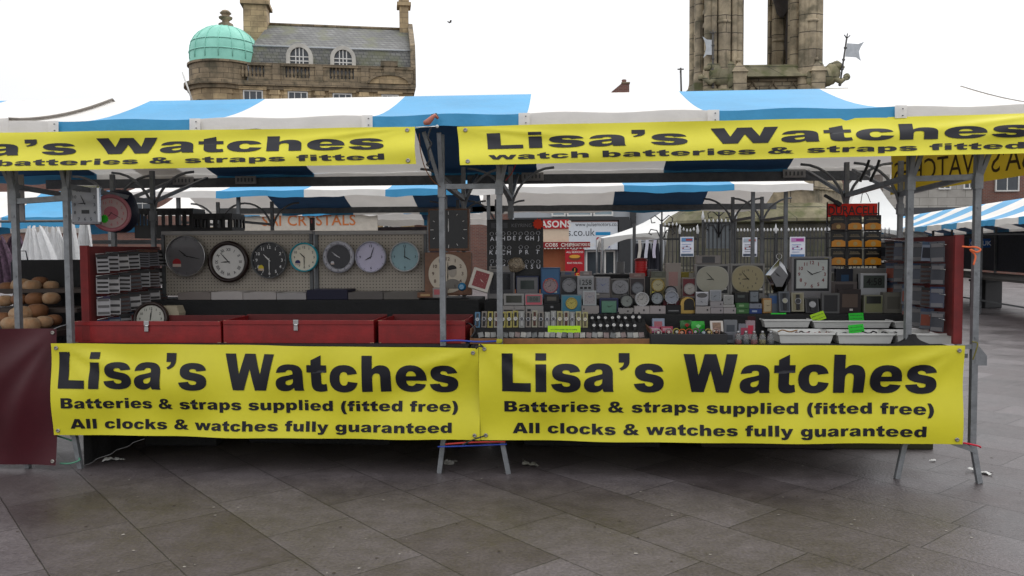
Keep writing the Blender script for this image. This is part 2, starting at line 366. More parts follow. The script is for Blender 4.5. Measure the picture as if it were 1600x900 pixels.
# ------------------------------------------------------------------ canopies
def canopy(name, label, xs, cols, Yf, Yr, zf, zr, zt, val=.085, group='striped canopies over the stalls', pat=True, sag=.03, seed=0, M=None, hip=(0, 0), edge_shadows=(0, 0)):
    """a ridge canopy: eaves at Yf and Yr, ridge between; xs are the stripe edges"""
    b = MB(); Ym = (Yf + Yr) / 2; ph = seed * 1.7
    def surf(x, s):
        sx = x
        xa_, xb_ = xs[0], xs[-1]; hw = (x - xa_) / (xb_ - xa_)
        if s <= 1: t = s; z0 = zf; y = Yf + (Ym - Yf) * s
        else: t = 2 - s; z0 = zr; y = Ym + (Yr - Ym) * (s - 1)
        z = z0 + (zt - z0) * t ** 1.22
        sx = x + hip[0] * t * (1 - hw) ** 2 + hip[1] * t * hw ** 2
        z += -sag * math.sin(math.pi * t) * (.6 + .4 * math.sin(x * 2.3 + ph)) + .006 * math.sin(x * 9 + ph + s * 3) * (1 - t)
        return (sx, y, z)
    for i in range(len(xs) - 1):
        a, c = xs[i], xs[i + 1]; mi = 0 if cols[i] == 'b' else 1
        b.grid(lambda u, v: surf(a + (c - a) * u, 2 * v), 8, 16, mi)
        if mi == 0: b.grid(lambda u, v: tuple(q - (.012 if k == 2 else 0) for k, q in enumerate(surf(c + (a - c) * u, 2 * v))), 8, 16, mi + 2)  # second sheet just below the blue stripes carries their painted shade
        for (s, yy) in ((0, -1), (2, 1)):
            def vl(u, v):
                x = a + (c - a) * u; p = surf(x, s)
                return (x, p[1] + yy * (.004 + .012 * v * math.sin(x * 13 + ph) ** 2), p[2] - val * v * (1 + .12 * math.sin(x * 5.1 + ph) + .05 * math.sin(x * 17)))
            if yy < 0: b.grid(lambda u, v: vl(1 - u, v), 14, 3, mi)
            else: b.grid(vl, 14, 3, mi)
    o = b.build(name, [blue_c, white_c, blue_shade, white_shade]); tag(o, label, 'canopy', group)
    for x in [q for q, k in zip((xs[0], xs[-1]), edge_shadows) if k]: MB().path([Vector(surf(x, 2 * i / 24)) + Vector((0, 0, -.004)) for i in range(25)], .009, 6).build('edge_shadow_line', mat('edge_shadow_brown', (.16, .14, .12), .8), o)  # dark tube along the canopy edge, painting the shadow line of the gap
    if pat:
        for x in xs[1:-1]:
            q = MB(); p = surf(x, 0)
            q.grid(lambda u, v: (x - .035 + .07 * u, p[1] - .02 - .004 * v, p[2] + .002 - val * .9 * v), 3, 2, 0)
            for dz in (.02, .06): q.box((x + .01, p[1] - .027, p[2] - dz), (.008, .003, .006), 1)
            q.build('corner_patch', [white_c, steel_d], o)
    if M is not None: o.matrix_world = M
    return o
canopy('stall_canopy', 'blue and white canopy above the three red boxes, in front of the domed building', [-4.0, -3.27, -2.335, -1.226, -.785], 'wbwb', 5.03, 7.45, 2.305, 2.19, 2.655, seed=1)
canopy('stall_canopy', 'broad blue and white striped canopy above the white trays, under the stone monument', [-.785, -.241, .913, 2.022, 3.15], 'bwbw', 5.03, 7.45, 2.305, 2.19, 2.655, seed=1, hip=(0, -.2), edge_shadows=(0, 1))
canopy('stall_canopy', 'mostly white canopy over the bread stall, a dark gap along its edge', [-7.2, -5.6, -4.45, -3.58], 'wbw', 5.03, 7.45, 2.325, 2.21, 2.678, seed=1, edge_shadows=(0, 1))

# ------------------------------------------------------------------ stall frames
def arch(b, x, y, z, dx, h, r=.014, mi=0, n=8):
    pts = [(x + dx * math.sin(math.pi / 2 * i / n), y, z + h * (1 - math.cos(math.pi / 2 * (i / n)) if False else math.sin(math.pi / 2 * (i / n)) ** .8)) for i in range(n + 1)]
    pts = [(x + dx * (1 - math.cos(math.pi / 2 * i / n)), y, z + h * math.sin(math.pi / 2 * i / n)) for i in range(n + 1)]
    b.path(pts, r, 6, mi)
def post(p, x, y, z0, z1, r=.022, splay=0, foot=0., m=None):
    b = MB(); b.rod((x, y, z0 if not splay and not foot else .22), (x, y, z1), r, sq=True)
    b.box((x, y, z1 - .36), (r * 2 + .012, r * 2 + .012, .08), 0)
    if splay or foot: b.rod((x, y, .26), (x + splay, y - foot, 0), r * .85, sq=True)
    for zz in (.9, 1.3, 1.7): b.box((x, y - r - .003, zz), (.012, .004, .012), 0)
    return b.build('post', m or steel, p)
def frame(name, label, xl, xr, yf, yr, ze, zr, splays, group, beam=(0, 0), both=True, m=None):
    t = thing(name, label, 'market stall', (0, 0, 0), (0, 0, 0), group); m = m or steel
    for x, sp in ((xl, splays[0]), (xr, splays[1])):
        if x is None: continue
        post(t, x, yf, 0, ze - .02, .018, sp[0], sp[1], m)
        post(t, x, yr, 0, zr - .05, .016, 0, 0, m)
        b = MB(); b.rod((x, yf, 1.90), (x, yr, 1.86), .016, sq=True); b.build('side_rail', m, t)
        b = MB(); b.rod((x, yf + .1, .775), (x, yr, .775), .014, sq=True); b.build('counter_rail', m, t)
        for s in (-1, 1):
          if s == (-1 if x in (-.783, -3.66) else 1):
            b = MB(); b.rod((x + .01 * s, yf, 1.88), (x + s * .10, yf - .08, ze - .01), .012, sq=True); b.build('brace', m, t)
          b = MB(); arch(b, x, yr + .01, 1.72, s * .34, zr - 1.78, .011); b.build('arched_brace', m, t)
        b = MB(); b.rod((x, yf, ze - .34), (x, yf - .10, ze - .02), .013, sq=True); b.build('eave_arm', m, t)
        b = MB(); b.rod((x, yr, zr - .3), (x, yr + 1.0, zr - .02), .013, sq=True); b.build('eave_arm', m, t)
    return t
FR = 'metal market stall frames'
t1 = frame('market_stall', 'grey steel stall frame with a black counter carrying the three red boxes', -3.30, -.783, 5.17, 6.30, 2.22, 2.16, ((.04, 0), (-.035, .0)), FR)
t2 = frame('market_stall', 'grey steel stall frame with a black counter carrying the watch tray and white trays', -.412, 2.15, 5.17, 6.30, 2.235, 2.16, ((.05, 0), (-.05, .0)), FR)
t3 = frame('market_stall', 'empty steel stall frame end beside the white trays, orange ribbon on its post', 2.53, None, 5.12, 6.25, 2.235, 2.16, ((.035, .03), None), FR)
t4 = frame('market_stall', 'steel stall frame holding the bread and the maroon cloth', None, -3.66, 5.17, 6.35, 2.2, 2.14, (None, (.03, 0)), FR)
def beam(t, x0, x1, y, z, h=.085, d=.04, m=steel_d):
    b = MB(); b.box(((x0 + x1) / 2, y, z), (x1 - x0, d, h), 0, None, .006); return b.build('eave_beam', m, t)
beam(t1, -4.9, -.9, 7.38, 2.105); beam(t2, -.88, 2.72, 7.38, 2.105)
b = MB(); b.rod((-2.9, 6.24, 2.56), (-.85, 6.24, 2.56), .02); b.build('ridge_pole', steel, t1)
b = MB(); b.rod((-.74, 6.24, 2.56), (2.85, 6.24, 2.56), .02); b.build('ridge_pole', steel, t2)
for t, xs in ((t1, (-3.55, -2.95)), (t2, (-.28, 2.05))):
    for x in xs:
        b = MB(); b.box((x, 7.345, 2.125), (.2, .02, .075), 0, None, .008)
        for i in range(5): b.box((x - .07 + .034 * i, 7.333, 2.125), (.012, .006, .035), 1)
        b.build('clip_plate', [grey_p, steel_d], t)
# link bars between the frames
b = MB(); b.rod((-.783, 5.17, 1.868), (-.412, 5.17, 1.868), .016, sq=True); b.build('link_bar', steel, t2)
b = MB(); b.rod((2.15, 5.17, 1.885), (2.53, 5.14, 1.89), .016, sq=True); b.build('link_bar', steel, t3)
b = MB(); b.rod((-3.66, 5.17, 1.80), (-3.3, 5.17, 1.82), .018, sq=True); b.build('link_bar', steel, t4)
b = MB(); b.rod((2.42, 5.12, .845), (2.53, 5.12, .845), .014, sq=True); b.build('rail_bracket', steel, t3)
b = MB(); b.prism([(2.53, .73), (2.60, .73), (2.60, .79), (2.55, .85), (2.53, .85)], 5.10, 5.13); b.build('gusset_plate', steel, t3)
b = MB(); b.rod((2.22, 5.3, .30), (2.55, 5.1, .20), .016, sq=True); b.build('foot_stay', steel, t3)
b = MB(); b.rod((2.05, 5.5, .36), (2.10, 5.17, .23), .012); b.build('foot_stay', steel, t2)
b = MB(); b.rod((-3.72, 5.15, .32), (-3.29, 5.2, .17), .006); b.build('guy_cord', rope_grn, t1)
# counters
for t, x0, x1 in ((t1, -3.27, -.62), (t2, -.60, 2.42)):
    b = MB(); b.box(((x0 + x1) / 2, 5.79, .815), (x1 - x0, 1.30, .05), 0); b.build('counter', black_cloth, t)
    b = MB(); b.grid(lambda u, v: (x0 + (x1 - x0) * u, 6.42 + .03 * math.sin(u * 60), .79 - .788 * v), 70, 4, 0); b.build('light_block_skirt', black_cloth, t)  # rear cloth added to block light from under the counter
    b = MB(); b.box(((x0 + x1) / 2, 6.2, .965), (x1 - x0 - .02, .5, .25), 0, None, .01); b.build('display_step', black_cloth, t)
b = MB(); b.box((.93, 5.84, .92), (2.9, .24, .155), 0, None, .01); b.build('display_step', black_cloth, t2)
b = MB(); b.grid(lambda u, v: (-3.285 + .012 * math.sin(u * 30), 5.25 + 1.15 * u, .79 - .788 * v), 30, 3); b.build('light_block_side_skirt', black_cloth, t1)  # side cloth added to shut out light and keep the underside dark
b = MB(); b.box((.93, 5.135, .806), (3.0, .03, .07), 0, None, .004); b.build('front_rail', mat('dark_brown_rail', (.03, .016, .016), .6), t2)

# ------------------------------------------------------------------ banners
def banner(name, label, cs, lines, group, amp=.008, seed=0, fold=.9, cat='banner', eyelets=True, mats=None, nu=96, nv=24, flip=False, sag=0., ey=(.012, .05)):
    """cs: corners (top start, top end, bottom start, bottom end); lines: (text, u0, u1, v0, v1) within it"""
    c00, c10, c01, c11 = [Vector(c) for c in cs]; rr = random.Random(seed)
    ph = [rr.uniform(0, 6.28) for _ in range(8)]
    du = (c10 - c00).normalized(); nrm = du.cross(Vector((0, 0, 1))).normalized()   # towards the viewer side
    def fn(u, v, off=0.):
        p = (c00 * (1 - u) + c10 * u) * (1 - v) + (c01 * (1 - u) + c11 * u) * v
        a = amp * (.5 * math.sin(u * 9 + ph[0] + v * 2.2) + .5 * math.sin(u * 17 + ph[1] - v * 3.1) + .35 * math.sin(u * 31 + ph[2] + v * 5))
        a += amp * .7 * math.sin(v * 7 + ph[3] + u * 4)
        for (cu, cv, sg) in ((0, 0, 1), (1, 0, -1)):     # pull folds running in from the tied corners
            x = (u - cu) * sg * 3.2; y = (v - cv) * 1.0; r_ = math.hypot(x, y) + .02; th = math.atan2(y, x); r_k = r_ * r_ / (r_ * r_ + .12)
            a += r_k * (fold * amp * 2.2 * math.exp(-((th - .5) / .17) ** 2) * math.exp(-r_ * 1.5) + fold * amp * 1.8 * math.exp(-((th - .95) / .16) ** 2) * math.exp(-r_ * 2.0))
        q = p + nrm * (a + off); q.z -= sag * math.sin(math.pi * u) * (1 if v < .5 else 1)
        return q
    b = MB(); b.grid(fn, nu, nv, 0)
    b.f = [f[::-1] for f in b.f]
    for (txt, u0, u1, v0, v1) in lines:
        vs, fs, W = heavy(txt)
        xs = [q[0] for q in vs]; xa, xb = min(xs), max(xs)
        bm = bmesh.new(); bv = [bm.verts.new((u0 + (x - xa) / (xb - xa) * (u1 - u0), v1 + (v0 - v1) * y, 0)) for x, y in vs]
        for f_ in fs:
            try: bm.faces.new([bv[i] for i in f_])
            except ValueError: pass
        for i in range(1, nu):
            if u0 < i / nu < u1: bmesh.ops.bisect_plane(bm, geom=bm.verts[:] + bm.edges[:] + bm.faces[:], plane_co=(i / nu, 0, 0), plane_no=(1, 0, 0))
        for j in range(1, nv):
            bmesh.ops.bisect_plane(bm, geom=bm.verts[:] + bm.edges[:] + bm.faces[:], plane_co=(0, j / nv, 0), plane_no=(0, 1, 0))
        bm.verts.index_update()
        b.add([fn(q.co.x, q.co.y, .0034) for q in bm.verts], [[q.index for q in f_.verts] for f_ in bm.faces], 1, True); bm.free()
    # hem
    o = b.build(name, mats or [yellow, ink]); tag(o, label, cat, group)
    if eyelets:
        for (u, v) in ((ey[0], ey[1]), (1 - ey[0], ey[1]), (ey[0], 1 - ey[1]), (1 - ey[0], 1 - ey[1])):
            e = MB(); p = fn(u, v, .004); e.lathe([(.006, -.002), (.006, -.005), (.013, -.004), (.013, .002)], p, 14, 0, None, 'Y'); e.disc((p.x, p.y - .001, p.z), .007, 10, 1)
            e.build('eyelet', [grommet, ink], o)
    return o, fn
G = 'yellow banners of the watch stall'
LOW = lambda a: [('Lisa\u2019s Watches', a[0], a[1], .092, .485), ('Batteries & straps supplied (fitted free)', a[2], a[3], .587, .70), ('All clocks & watches fully guaranteed', a[4], a[5], .817, .927)]
banner('shop_banner', 'large yellow banner on the counter front below the three red boxes', [at(80, 536.5, 5.10), at(748, 543.5, 5.10), at(83, 680, 5.09), at(750, 687.5, 5.09)],
       LOW((.018, .952, .025, .95, .043, .936)), G, .019, 3, 1.4)
banner('shop_banner', 'large yellow banner on the counter front below the watch tray and white trays', [at(748, 537.5, 5.085), at(1508.5, 540, 5.085), at(750, 688.5, 5.08), at(1503, 694, 5.08)],
       LOW((.049, .946, .053, .94, .07, .926)), G, .019, 8, 1.4)
UP = lambda a: [('Lisa\u2019s Watches', a[0], a[1], .19, .60), ('watch batteries & straps fitted', a[2], a[3], .715, .875)]
banner('shop_banner', 'narrow yellow banner along the eave over the red boxes, cut off at its start', [at(-300, 212, 5.0), at(648, 198, 5.0), at(-300, 273, 4.91), at(650, 256, 4.91)],
       UP((.148, .951, .148, .951)), G, .012, 5, 1.3, ey=(.012, .09))
banner('shop_banner', 'narrow yellow banner along the eave over the watch tray and white trays', [at(714, 198, 5.0), at(1660, 176, 5.0), at(719.5, 258.5, 4.91), at(1660, 238, 4.91)],
       UP((.050, .947, .050, .941)), G, .012, 6, 1.3, ey=(.014, .09))
# maroon cloth of the bread stall
banner('maroon_cloth', 'dark maroon vinyl cloth hanging in front of the bread stall', [at(-330, 512, 5.12), at(84, 514, 5.12), at(-330, 728, 5.10), at(88, 727, 5.10)], [], None, .022, 4, 2.0, 'cloth', True, [maroon, ink], ey=(.012, .03))
# ------------------------------------------------------------------ clocks
def cmat(rgb, rough=.4, metal=0., coat=0.):
    n = 'paint_%d_%d_%d' % tuple(int(c) for c in rgb) + ('_g%d' % int(rough * 100)) + ('_metal' if metal else '') + ('_coat' if coat else '')
    return MATS.get(n) or mat(n, L(*rgb), rough, metal, .07, 12, 0, 60, coat * .35, spec=.3)
K_ = (18, 18, 20); WH = (205, 203, 198)
def marks(b, R, style, y, mi, c=(0, 0), mi2=None, sx=1., sz=1., M=None, size=None):
    ROM = ['XII', 'I', 'II', 'III', 'IIII', 'V', 'VI', 'VII', 'VIII', 'IX', 'X', 'XI']
    for k in range(12):
        a = k * math.pi / 6; s_, c_ = math.sin(a), math.cos(a)
        if style in ('num', 'numt', 'quarter') and (style != 'quarter' or k % 3 == 0):
            b.text(str(k or 12), (size or .17) * R, (c[0] + .76 * R * s_ * sx, c[1] + .76 * R * c_ * sz), y, mi, .018, M)
        elif style == 'roman':
            b.text(ROM[k], .18 * R, (c[0] + .74 * R * s_, c[1] + .74 * R * c_), y, mi, .02, M, .8, -a)
        if style in ('tick', 'numt', 'quarter'):
            r0 = (.80 if k % 3 == 0 else .86) if style == 'tick' else .92
            T = Matrix.Translation((c[0], 0, c[1])) @ Matrix.Rotation(a, 4, 'Y'); T = M @ T if M else T
            b.bx(-.018 * R, .018 * R, y - .0002, y + .0002, r0 * R, .97 * R, mi if mi2 is None else mi2, T)
def hand(name, ang, ln, wd, y, m, parent, c=(0, 0), tail=.18):
    b = MB(); T = Matrix.Translation((c[0], 0, c[1])) @ Matrix.Rotation(ang, 4, 'Y')
    v = [(-wd * .3, y, -ln * tail), (wd * .3, y, -ln * tail), (wd * .5, y, ln * .45), (wd * .15, y, ln), (-wd * .15, y, ln), (-wd * .5, y, ln * .45)]
    b.prism([(p[0], p[2]) for p in v], y, y + .0012, 0, T)
    return b.build(name, m, parent)
def hands(t, R, h, mn, y, m, c=(0, 0), k=1.):
    hand('hour_hand', R_(30 * (h % 12) + mn / 2), .48 * R * k, max(.075 * R, .0022), y - .001, m, t, c)
    hand('minute_hand', R_(6 * mn), .74 * R * k, max(.055 * R, .0018), y - .0035, m, t, c)
def wall_clock(label, px, py, rp, Y, rim, rimw, dial, mk, style, h, mn, hc=K_, squash=1., rz=0, rimmetal=0, sticker=None, depth=.035, ringnum=False, mk2=None, name='wall_clock', rimcoat=0):
    c = at(px, py, Y); R = rp * Y / F * 1.0; t = thing(name, label, 'clock', c, (0, 0, rz), 'clocks on the wall boards')
    b = MB(); ri = R * (1 - rimw)
    b.lathe([(ri, 0.0), (ri, -depth * .55), (ri + (R - ri) * .25, -depth * .95), (ri + (R - ri) * .6, -depth), (R * .985, -depth * .7), (R, -depth * .35), (R * .99, 0.0)], (0, 0, 0), 48, 0, None, 'Y')
    if ringnum: marks(b, R * 1.12, 'num', -depth - .0015, 1, size=.10)
    b.build('rim', [cmat(rimmetal and (190, 190, 190) or rim, .3, rimmetal, rimcoat), cmat(mk)], t)
    b = MB(); b.disc((0, -depth * .3, 0), ri * 1.005, 48, 0)
    if style: marks(b, ri, style, -depth * .3 - .0015, 1)
    if sticker:
        sx, sz, sr, sc_ = sticker; b.disc((sx * ri, -depth * .3 - .002, sz * ri), sr * ri, 20, 2); b.bx((sx - sr) * ri, (sx + sr) * ri, -depth * .3 - .0028, -depth * .3 - .0024, (sz - sr * .9) * ri, (sz - sr * .25) * ri, 3)
    b.build('dial', [cmat(dial, .25, 0, .5), cmat(mk2 or mk), cmat(sticker[3] if sticker else K_), cmat((190, 170, 160))], t)
    hands(t, ri, h, mn, -depth * .3 - .003, cmat(hc))
    return t
YC = 6.17
wall_clock('large clear-rimmed clock with plain grey dial and red sticker, hung beside the strap cards', 292, 400, 33, YC, (190, 190, 190), .05, (96, 94, 96), (70, 70, 72), 'tick', 10, 17, rimmetal=1, sticker=(-.5, -.35, .22, (150, 40, 45)))
wall_clock('wall clock with thick dark brown rim and roman numerals on white dial', 358, 409, 33.5, YC, (34, 18, 14), .21, (205, 203, 200), (40, 38, 40), 'roman', 8, 53, rimcoat=.6)
wall_clock('black-dialled wall clock with white numerals and yellow sticker', 421.5, 406.5, 29.5, YC, (96, 98, 100), .08, (14, 15, 18), (220, 220, 220), 'numt', 10, 30, (215, 215, 215), rimmetal=0, sticker=(-.5, -.45, .17, (200, 180, 40)))
wall_clock('small wall clock with teal rim and cream dial', 476, 402, 23.5, YC, (22, 150, 170), .11, (215, 208, 190), (60, 60, 66), 'num', 10, 30, rimcoat=.5, sticker=(-.5, -.4, .2, (40, 40, 90)))
wall_clock('wall clock with broad silver numbered rim and charcoal dial', 530, 401.5, 25.5, YC, (168, 168, 176), .27, (44, 44, 50), (66, 66, 80), 'tick', 9, 51, (200, 200, 205), ringnum=True, mk2=(60, 60, 64), sticker=(-.55, -.5, .15, (190, 190, 195)))
wall_clock('silver-rimmed wall clock with pale lilac dial', 580, 401.5, 25, YC, (165, 165, 178), .09, (186, 182, 205), (60, 60, 80), 'quarter', 8, 3)
wall_clock('silver-rimmed wall clock with pale teal dial at the pegboard end', 633, 401, 24, YC, (180, 182, 184), .09, (128, 158, 166), (50, 70, 80), 'quarter', 4, 0)
# pegboards
pb = mat('pegboard', (.36, .32, .27), .6, 0, .14, 3); N, K = nodes_of(pb); P = N['Principled BSDF']; src = P.inputs['Base Color'].links[0].from_socket
tc = N.new('ShaderNodeTexCoord'); sc_ = N.new('ShaderNodeVectorMath'); sc_.operation = 'SCALE'; sc_.inputs['Scale'].default_value = 1 / .0254; K.new(tc.outputs['Object'], sc_.inputs[0])
fr = N.new('ShaderNodeVectorMath'); fr.operation = 'FRACTION'; K.new(sc_.outputs['Vector'], fr.inputs[0])
sb = N.new('ShaderNodeVectorMath'); sb.operation = 'SUBTRACT'; sb.inputs[1].default_value = (.5, .5, .5); K.new(fr.outputs['Vector'], sb.inputs[0])
ml = N.new('ShaderNodeVectorMath'); ml.operation = 'MULTIPLY'; ml.inputs[1].default_value = (1, 0, 1); K.new(sb.outputs['Vector'], ml.inputs[0])
le = N.new('ShaderNodeVectorMath'); le.operation = 'LENGTH'; K.new(ml.outputs['Vector'], le.inputs[0])
lt = N.new('ShaderNodeMath'); lt.operation = 'LESS_THAN'; lt.inputs[1].default_value = .17; K.new(le.outputs['Value'], lt.inputs[0])
mxn = N.new('ShaderNodeMix'); mxn.data_type = 'RGBA'; mxn.inputs['B'].default_value = (.03, .025, .02, 1); K.new(lt.outputs[0], mxn.inputs['Factor']); K.new(src, mxn.inputs['A']); K.new(mxn.outputs['Result'], P.inputs['Base Color'])
for x0, x1, lb in ((255, 490, 'cream pegboard carrying the dark-rimmed clocks and the teal-rimmed clock'), (494, 668, 'cream pegboard carrying the lilac and the pale teal clock')):
    X, Z, W, H = rect(x0, 366, x1, 462, 6.22); t = thing('pegboard', lb, 'display board', (X, 6.22, Z), (0, 0, 0), 'pegboards')
    MB().box((0, 0, H / 2), (W, .012, H)).build('board', pb, t)
    MB().box((0, -.004, H + .012), (W, .035, .03), 0, None, .004).build('top_rail', grey_p, t)
    for s in (-1, 1): MB().box((s * (W / 2 - .012), -.013, H / 2), (.024, .03, H), 0, None, .003).build('upright', steel_d, t)
# cartons lying on the step under the clocks
for i, (x0, x1, y0, y1, col, lb) in enumerate(((278, 329, 457, 468, (120, 112, 108), 'flat grey carton lying under the clear-rimmed clock'), (330, 379, 456, 468, (170, 164, 162), 'flat white carton lying under the brown-rimmed clock'),
        (380, 431, 457, 468, (160, 154, 152), 'flat white carton lying under the black-dialled clock'), (432, 478, 457, 467, (150, 146, 146), 'flat pale carton lying under the teal-rimmed clock'),
        (479, 543, 454, 469, (26, 26, 48), 'flat navy carton lying under the silver numbered clock'), (544, 598, 456, 467, (90, 86, 84), 'flat grey carton lying under the lilac clock'),
        (599, 655, 455, 466, (96, 92, 88), 'flat grey-brown carton lying under the pale teal clock'))):
    X, Z, W, H = rect(x0, y0, x1, y1, 5.97); t = thing('carton', lb, 'box', (X, 5.97, 1.092), (0, 0, rnd.uniform(-.02, .02)), 'flat cartons under the clocks')
    MB().box((0, .12, H / 2), (W, .24, H), 0, None, .002).build('carton_body', cmat(col, .55), t)
    MB().box((0, .118, H + .001), (W * .7, .16, .002)).build('top_label', cmat([min(255, c + 30) for c in col], .5), t)
def trunk(lb, x0, x1, y0, y1, Y, clasp, rz=0, d=.42):
    X, Z, W, H = rect(x0, y0, x1, y1, Y); t = thing('red_box', lb, 'box', (X, Y, .841), (0, 0, rz), 'open red wooden boxes')
    k = .012; b = MB()
    b.box((0, k / 2, H / 2), (W, k, H), 0, None, .0025); b.build('front_panel', red_p, t)
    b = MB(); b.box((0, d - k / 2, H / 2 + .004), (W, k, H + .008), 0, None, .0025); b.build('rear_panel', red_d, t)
    for s in (-1, 1): MB().box((s * (W - k) / 2, d / 2, H / 2), (k, d - 2 * k, H), 0, None, .0025).build('side_panel', red_p, t)
    MB().box((0, d / 2, .006), (W - 2 * k, d - 2 * k, .012)).build('bottom', black_cloth, t)
    MB().box((0, -.003, H - .016), (W - .004, .006, .026), 0, None, .002).build('lid_lip', red_p, t)
    b = MB()       # chipped corner paint
    for s in (-1, 1):
        for z in (.004, H - .002): b.box((s * (W / 2 - .012), -.0006, z), (rnd.uniform(.01, .03), .0016, .005), 0)
    b.build('worn_corner', cmat((150, 110, 90), .7), t)
    if clasp is not None:
        cx = at(clasp, 515, Y).x - X; c = MB(); c.box((cx, -.008, H - .012), (.036, .006, .03), 0, None, .002); c.box((cx, -.009, H - .052), (.028, .008, .036), 0, None, .002)
        c.rod((cx - .014, -.013, H - .032), (cx + .014, -.013, H - .032), .006); c.build('clasp', chrome, t)
    return t
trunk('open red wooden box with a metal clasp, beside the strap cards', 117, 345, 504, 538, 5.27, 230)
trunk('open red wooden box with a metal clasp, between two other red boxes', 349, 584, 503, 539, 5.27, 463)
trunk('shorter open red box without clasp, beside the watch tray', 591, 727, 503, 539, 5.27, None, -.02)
# square black clock and picture clock in wooden cases
def wood_clock(lb, x0, y0, x1, y1, Y, dial, style, h, mn, square, tilt, pic=False):
    X, Z, W, H = rect(x0, y0, x1, y1, Y); t = thing('wooden_clock', lb, 'clock', (X, Y, Z), (tilt, 0, 0), 'wooden case clocks')
    MB().box((0, .04, H / 2), (W, .08, H), 0, None, .004).build('case', wood, t)
    R = min(W, H) * .455; b = MB()
    if square: b.bx(-W / 2 + .012, W / 2 - .012, -.003, .0, H * .06, H - .012, 0); b.disc((0, -.0045, H / 2), R, 48, 1)
    else: b.disc((0, -.003, H / 2), R, 48, 1)
    marks(b, R, style, -.0065, 2, (0, H / 2))
    if pic:   # soft grey head-and-shoulders drawing
        T = Matrix.Translation((R * .25, 0, H / 2 - R * .02))
        b.prism([(R * .55 * math.cos(a) * (1 if math.sin(a) < .2 else .9), -R * .75 + R * .5 * max(0, math.sin(a))) for a in [i * math.pi / 12 for i in range(13)]], -.0065, -.005, 3, T)
        b.prism([(R * .2 * math.cos(a), R * .12 + R * .3 * math.sin(a)) for a in [i * math.pi / 10 for i in range(20)]], -.0070, -.0052, 4, T)
        b.prism([(R * .22 * math.cos(a) - R * .02, R * .30 + R * .16 * math.sin(a)) for a in [i * math.pi / 10 - .2 for i in range(14)]], -.0076, -.0055, 5, T)
    b.build('dial', [cmat((10, 10, 12), .15, 0, .6), cmat(dial, .2, 0, .5), cmat((215, 215, 215) if square else (90, 70, 60)), cmat((120, 116, 110), .6), cmat((160, 152, 142), .6), cmat((40, 38, 38), .6)], t)
    hands(t, R * .8, h, mn, -.0078, cmat((230, 230, 230)) if square else cmat((60, 50, 44)), (0, H / 2))
    return t
wood_clock('square black clock with white hour marks on a dark wooden case', 669, 326, 733, 392, 6.22, (22, 22, 24), 'tick', 12, 0, True, -.02)
wood_clock('wooden case clock with a grey portrait drawing on its cream dial', 663, 394, 736, 461, 6.12, (190, 178, 160), 'num', 6, 0, False, -.08, True)
X, Z, W, H = rect(652, 457, 677, 465, 5.95); t = tag(MB().box((0, .04, H / 2), (W, .08, H), 0, None, .003).bx(-W * .3, W * .3, -.001, .001, H * .3, H * .7, 1).build('wooden_box', [wood, cmat((170, 140, 100))], None, (X, 5.95, Z)), 'tiny brown wooden box under the portrait clock', 'box')
X, Z, W, H = rect(676, 450, 697, 465, 5.93); t = tag(MB().box((0, .04, H / 2), (W, .08, H), 0, None, .002).bx(-W * .4, W * .3, -.001, .001, H * .3, H * .85, 1).build('gift_box', [cmat((140, 132, 130)), cmat((170, 90, 95))], None, (X, 5.93, Z)), 'small grey and pink box before the portrait clock', 'box')
c = at(722, 448, 5.95); t = thing('globe_clock', 'small round blue clock beside the portrait clock', 'clock', c)
MB().lathe([(0.001, -.032), (.02, -.026), (.031, -.01), (.031, .01), (.02, .026), (.001, .03)], (0, 0, 0), 24, 0, None, 'Y').build('case', cmat((40, 110, 150), .2, 0, .6), t)
b = MB(); b.disc((0, -.034, 0), .018, 20, 0); marks(b, .018, 'tick', -.0352, 1); b.build('dial', [cmat((120, 160, 190)), cmat(K_)], t); hands(t, .017, 2, 40, -.0356, cmat(K_))
X, Z, W, H = rect(730, 419, 762, 453, 5.9); t = thing('tilted_clock', 'white-framed clock with red face leaning sideways beside the post', 'clock', (X, 5.9, Z), (-.25, R_(17), 0))
MB().box((0, .015, H / 2), (W, .03, H), 0, None, .006).build('frame', cmat((196, 190, 180), .5), t)
b = MB(); b.bx(-W * .34, W * .34, -.002, .001, H * .13, H * .87, 0); marks(b, W * .32, 'tick', -.0032, 1, (0, H / 2)); b.build('dial', [cmat((120, 32, 34), .3, 0, .3), cmat((190, 150, 140))], t); hands(t, W * .3, 4, 20, -.004, cmat((220, 200, 190)), (0, H / 2))
# clocks hanging by the post
c = at(133, 320, 5.42); Wc = 46 * 5.42 / F; Hc = 64 * 5.42 / F
t = thing('wall_clock', 'silver rectangular clock with rounded corners hanging high beside the pink clock', 'clock', c, (0, 0, R_(8)))
b = MB(); b.box((0, .02, 0), (Wc, .045, Hc), 0, None, .02); b.build('case', cmat((190, 192, 195), .22, 1), t)
b = MB(); b.box((0, -.004, 0), (Wc * .84, .006, Hc * .87), 0, None, .0028)
for k in range(12):
    a = k * math.pi / 6; q = max(abs(math.sin(a)) / .34, abs(math.cos(a)) / .36)
    b.text(str(k or 12), .021, (math.sin(a) / q * Wc * .98, math.cos(a) / q * Hc), -.0085, 1, .015)
b.bx(-.022, .030, -.0086, -.0076, -.062, -.036, 2)
b.build('dial', [cmat((158, 160, 166), .2, 0, .5), cmat((70, 72, 80)), cmat((44, 46, 50), .2)], t); hands(t, Wc * .42, 8, 56, -.0095, cmat(K_), (0, .01))
c = at(173, 333, 5.62); t = thing('wall_clock', 'round pink clock with a green price star, turned away beside the silver clock', 'clock', c, (0, 0, R_(44)))
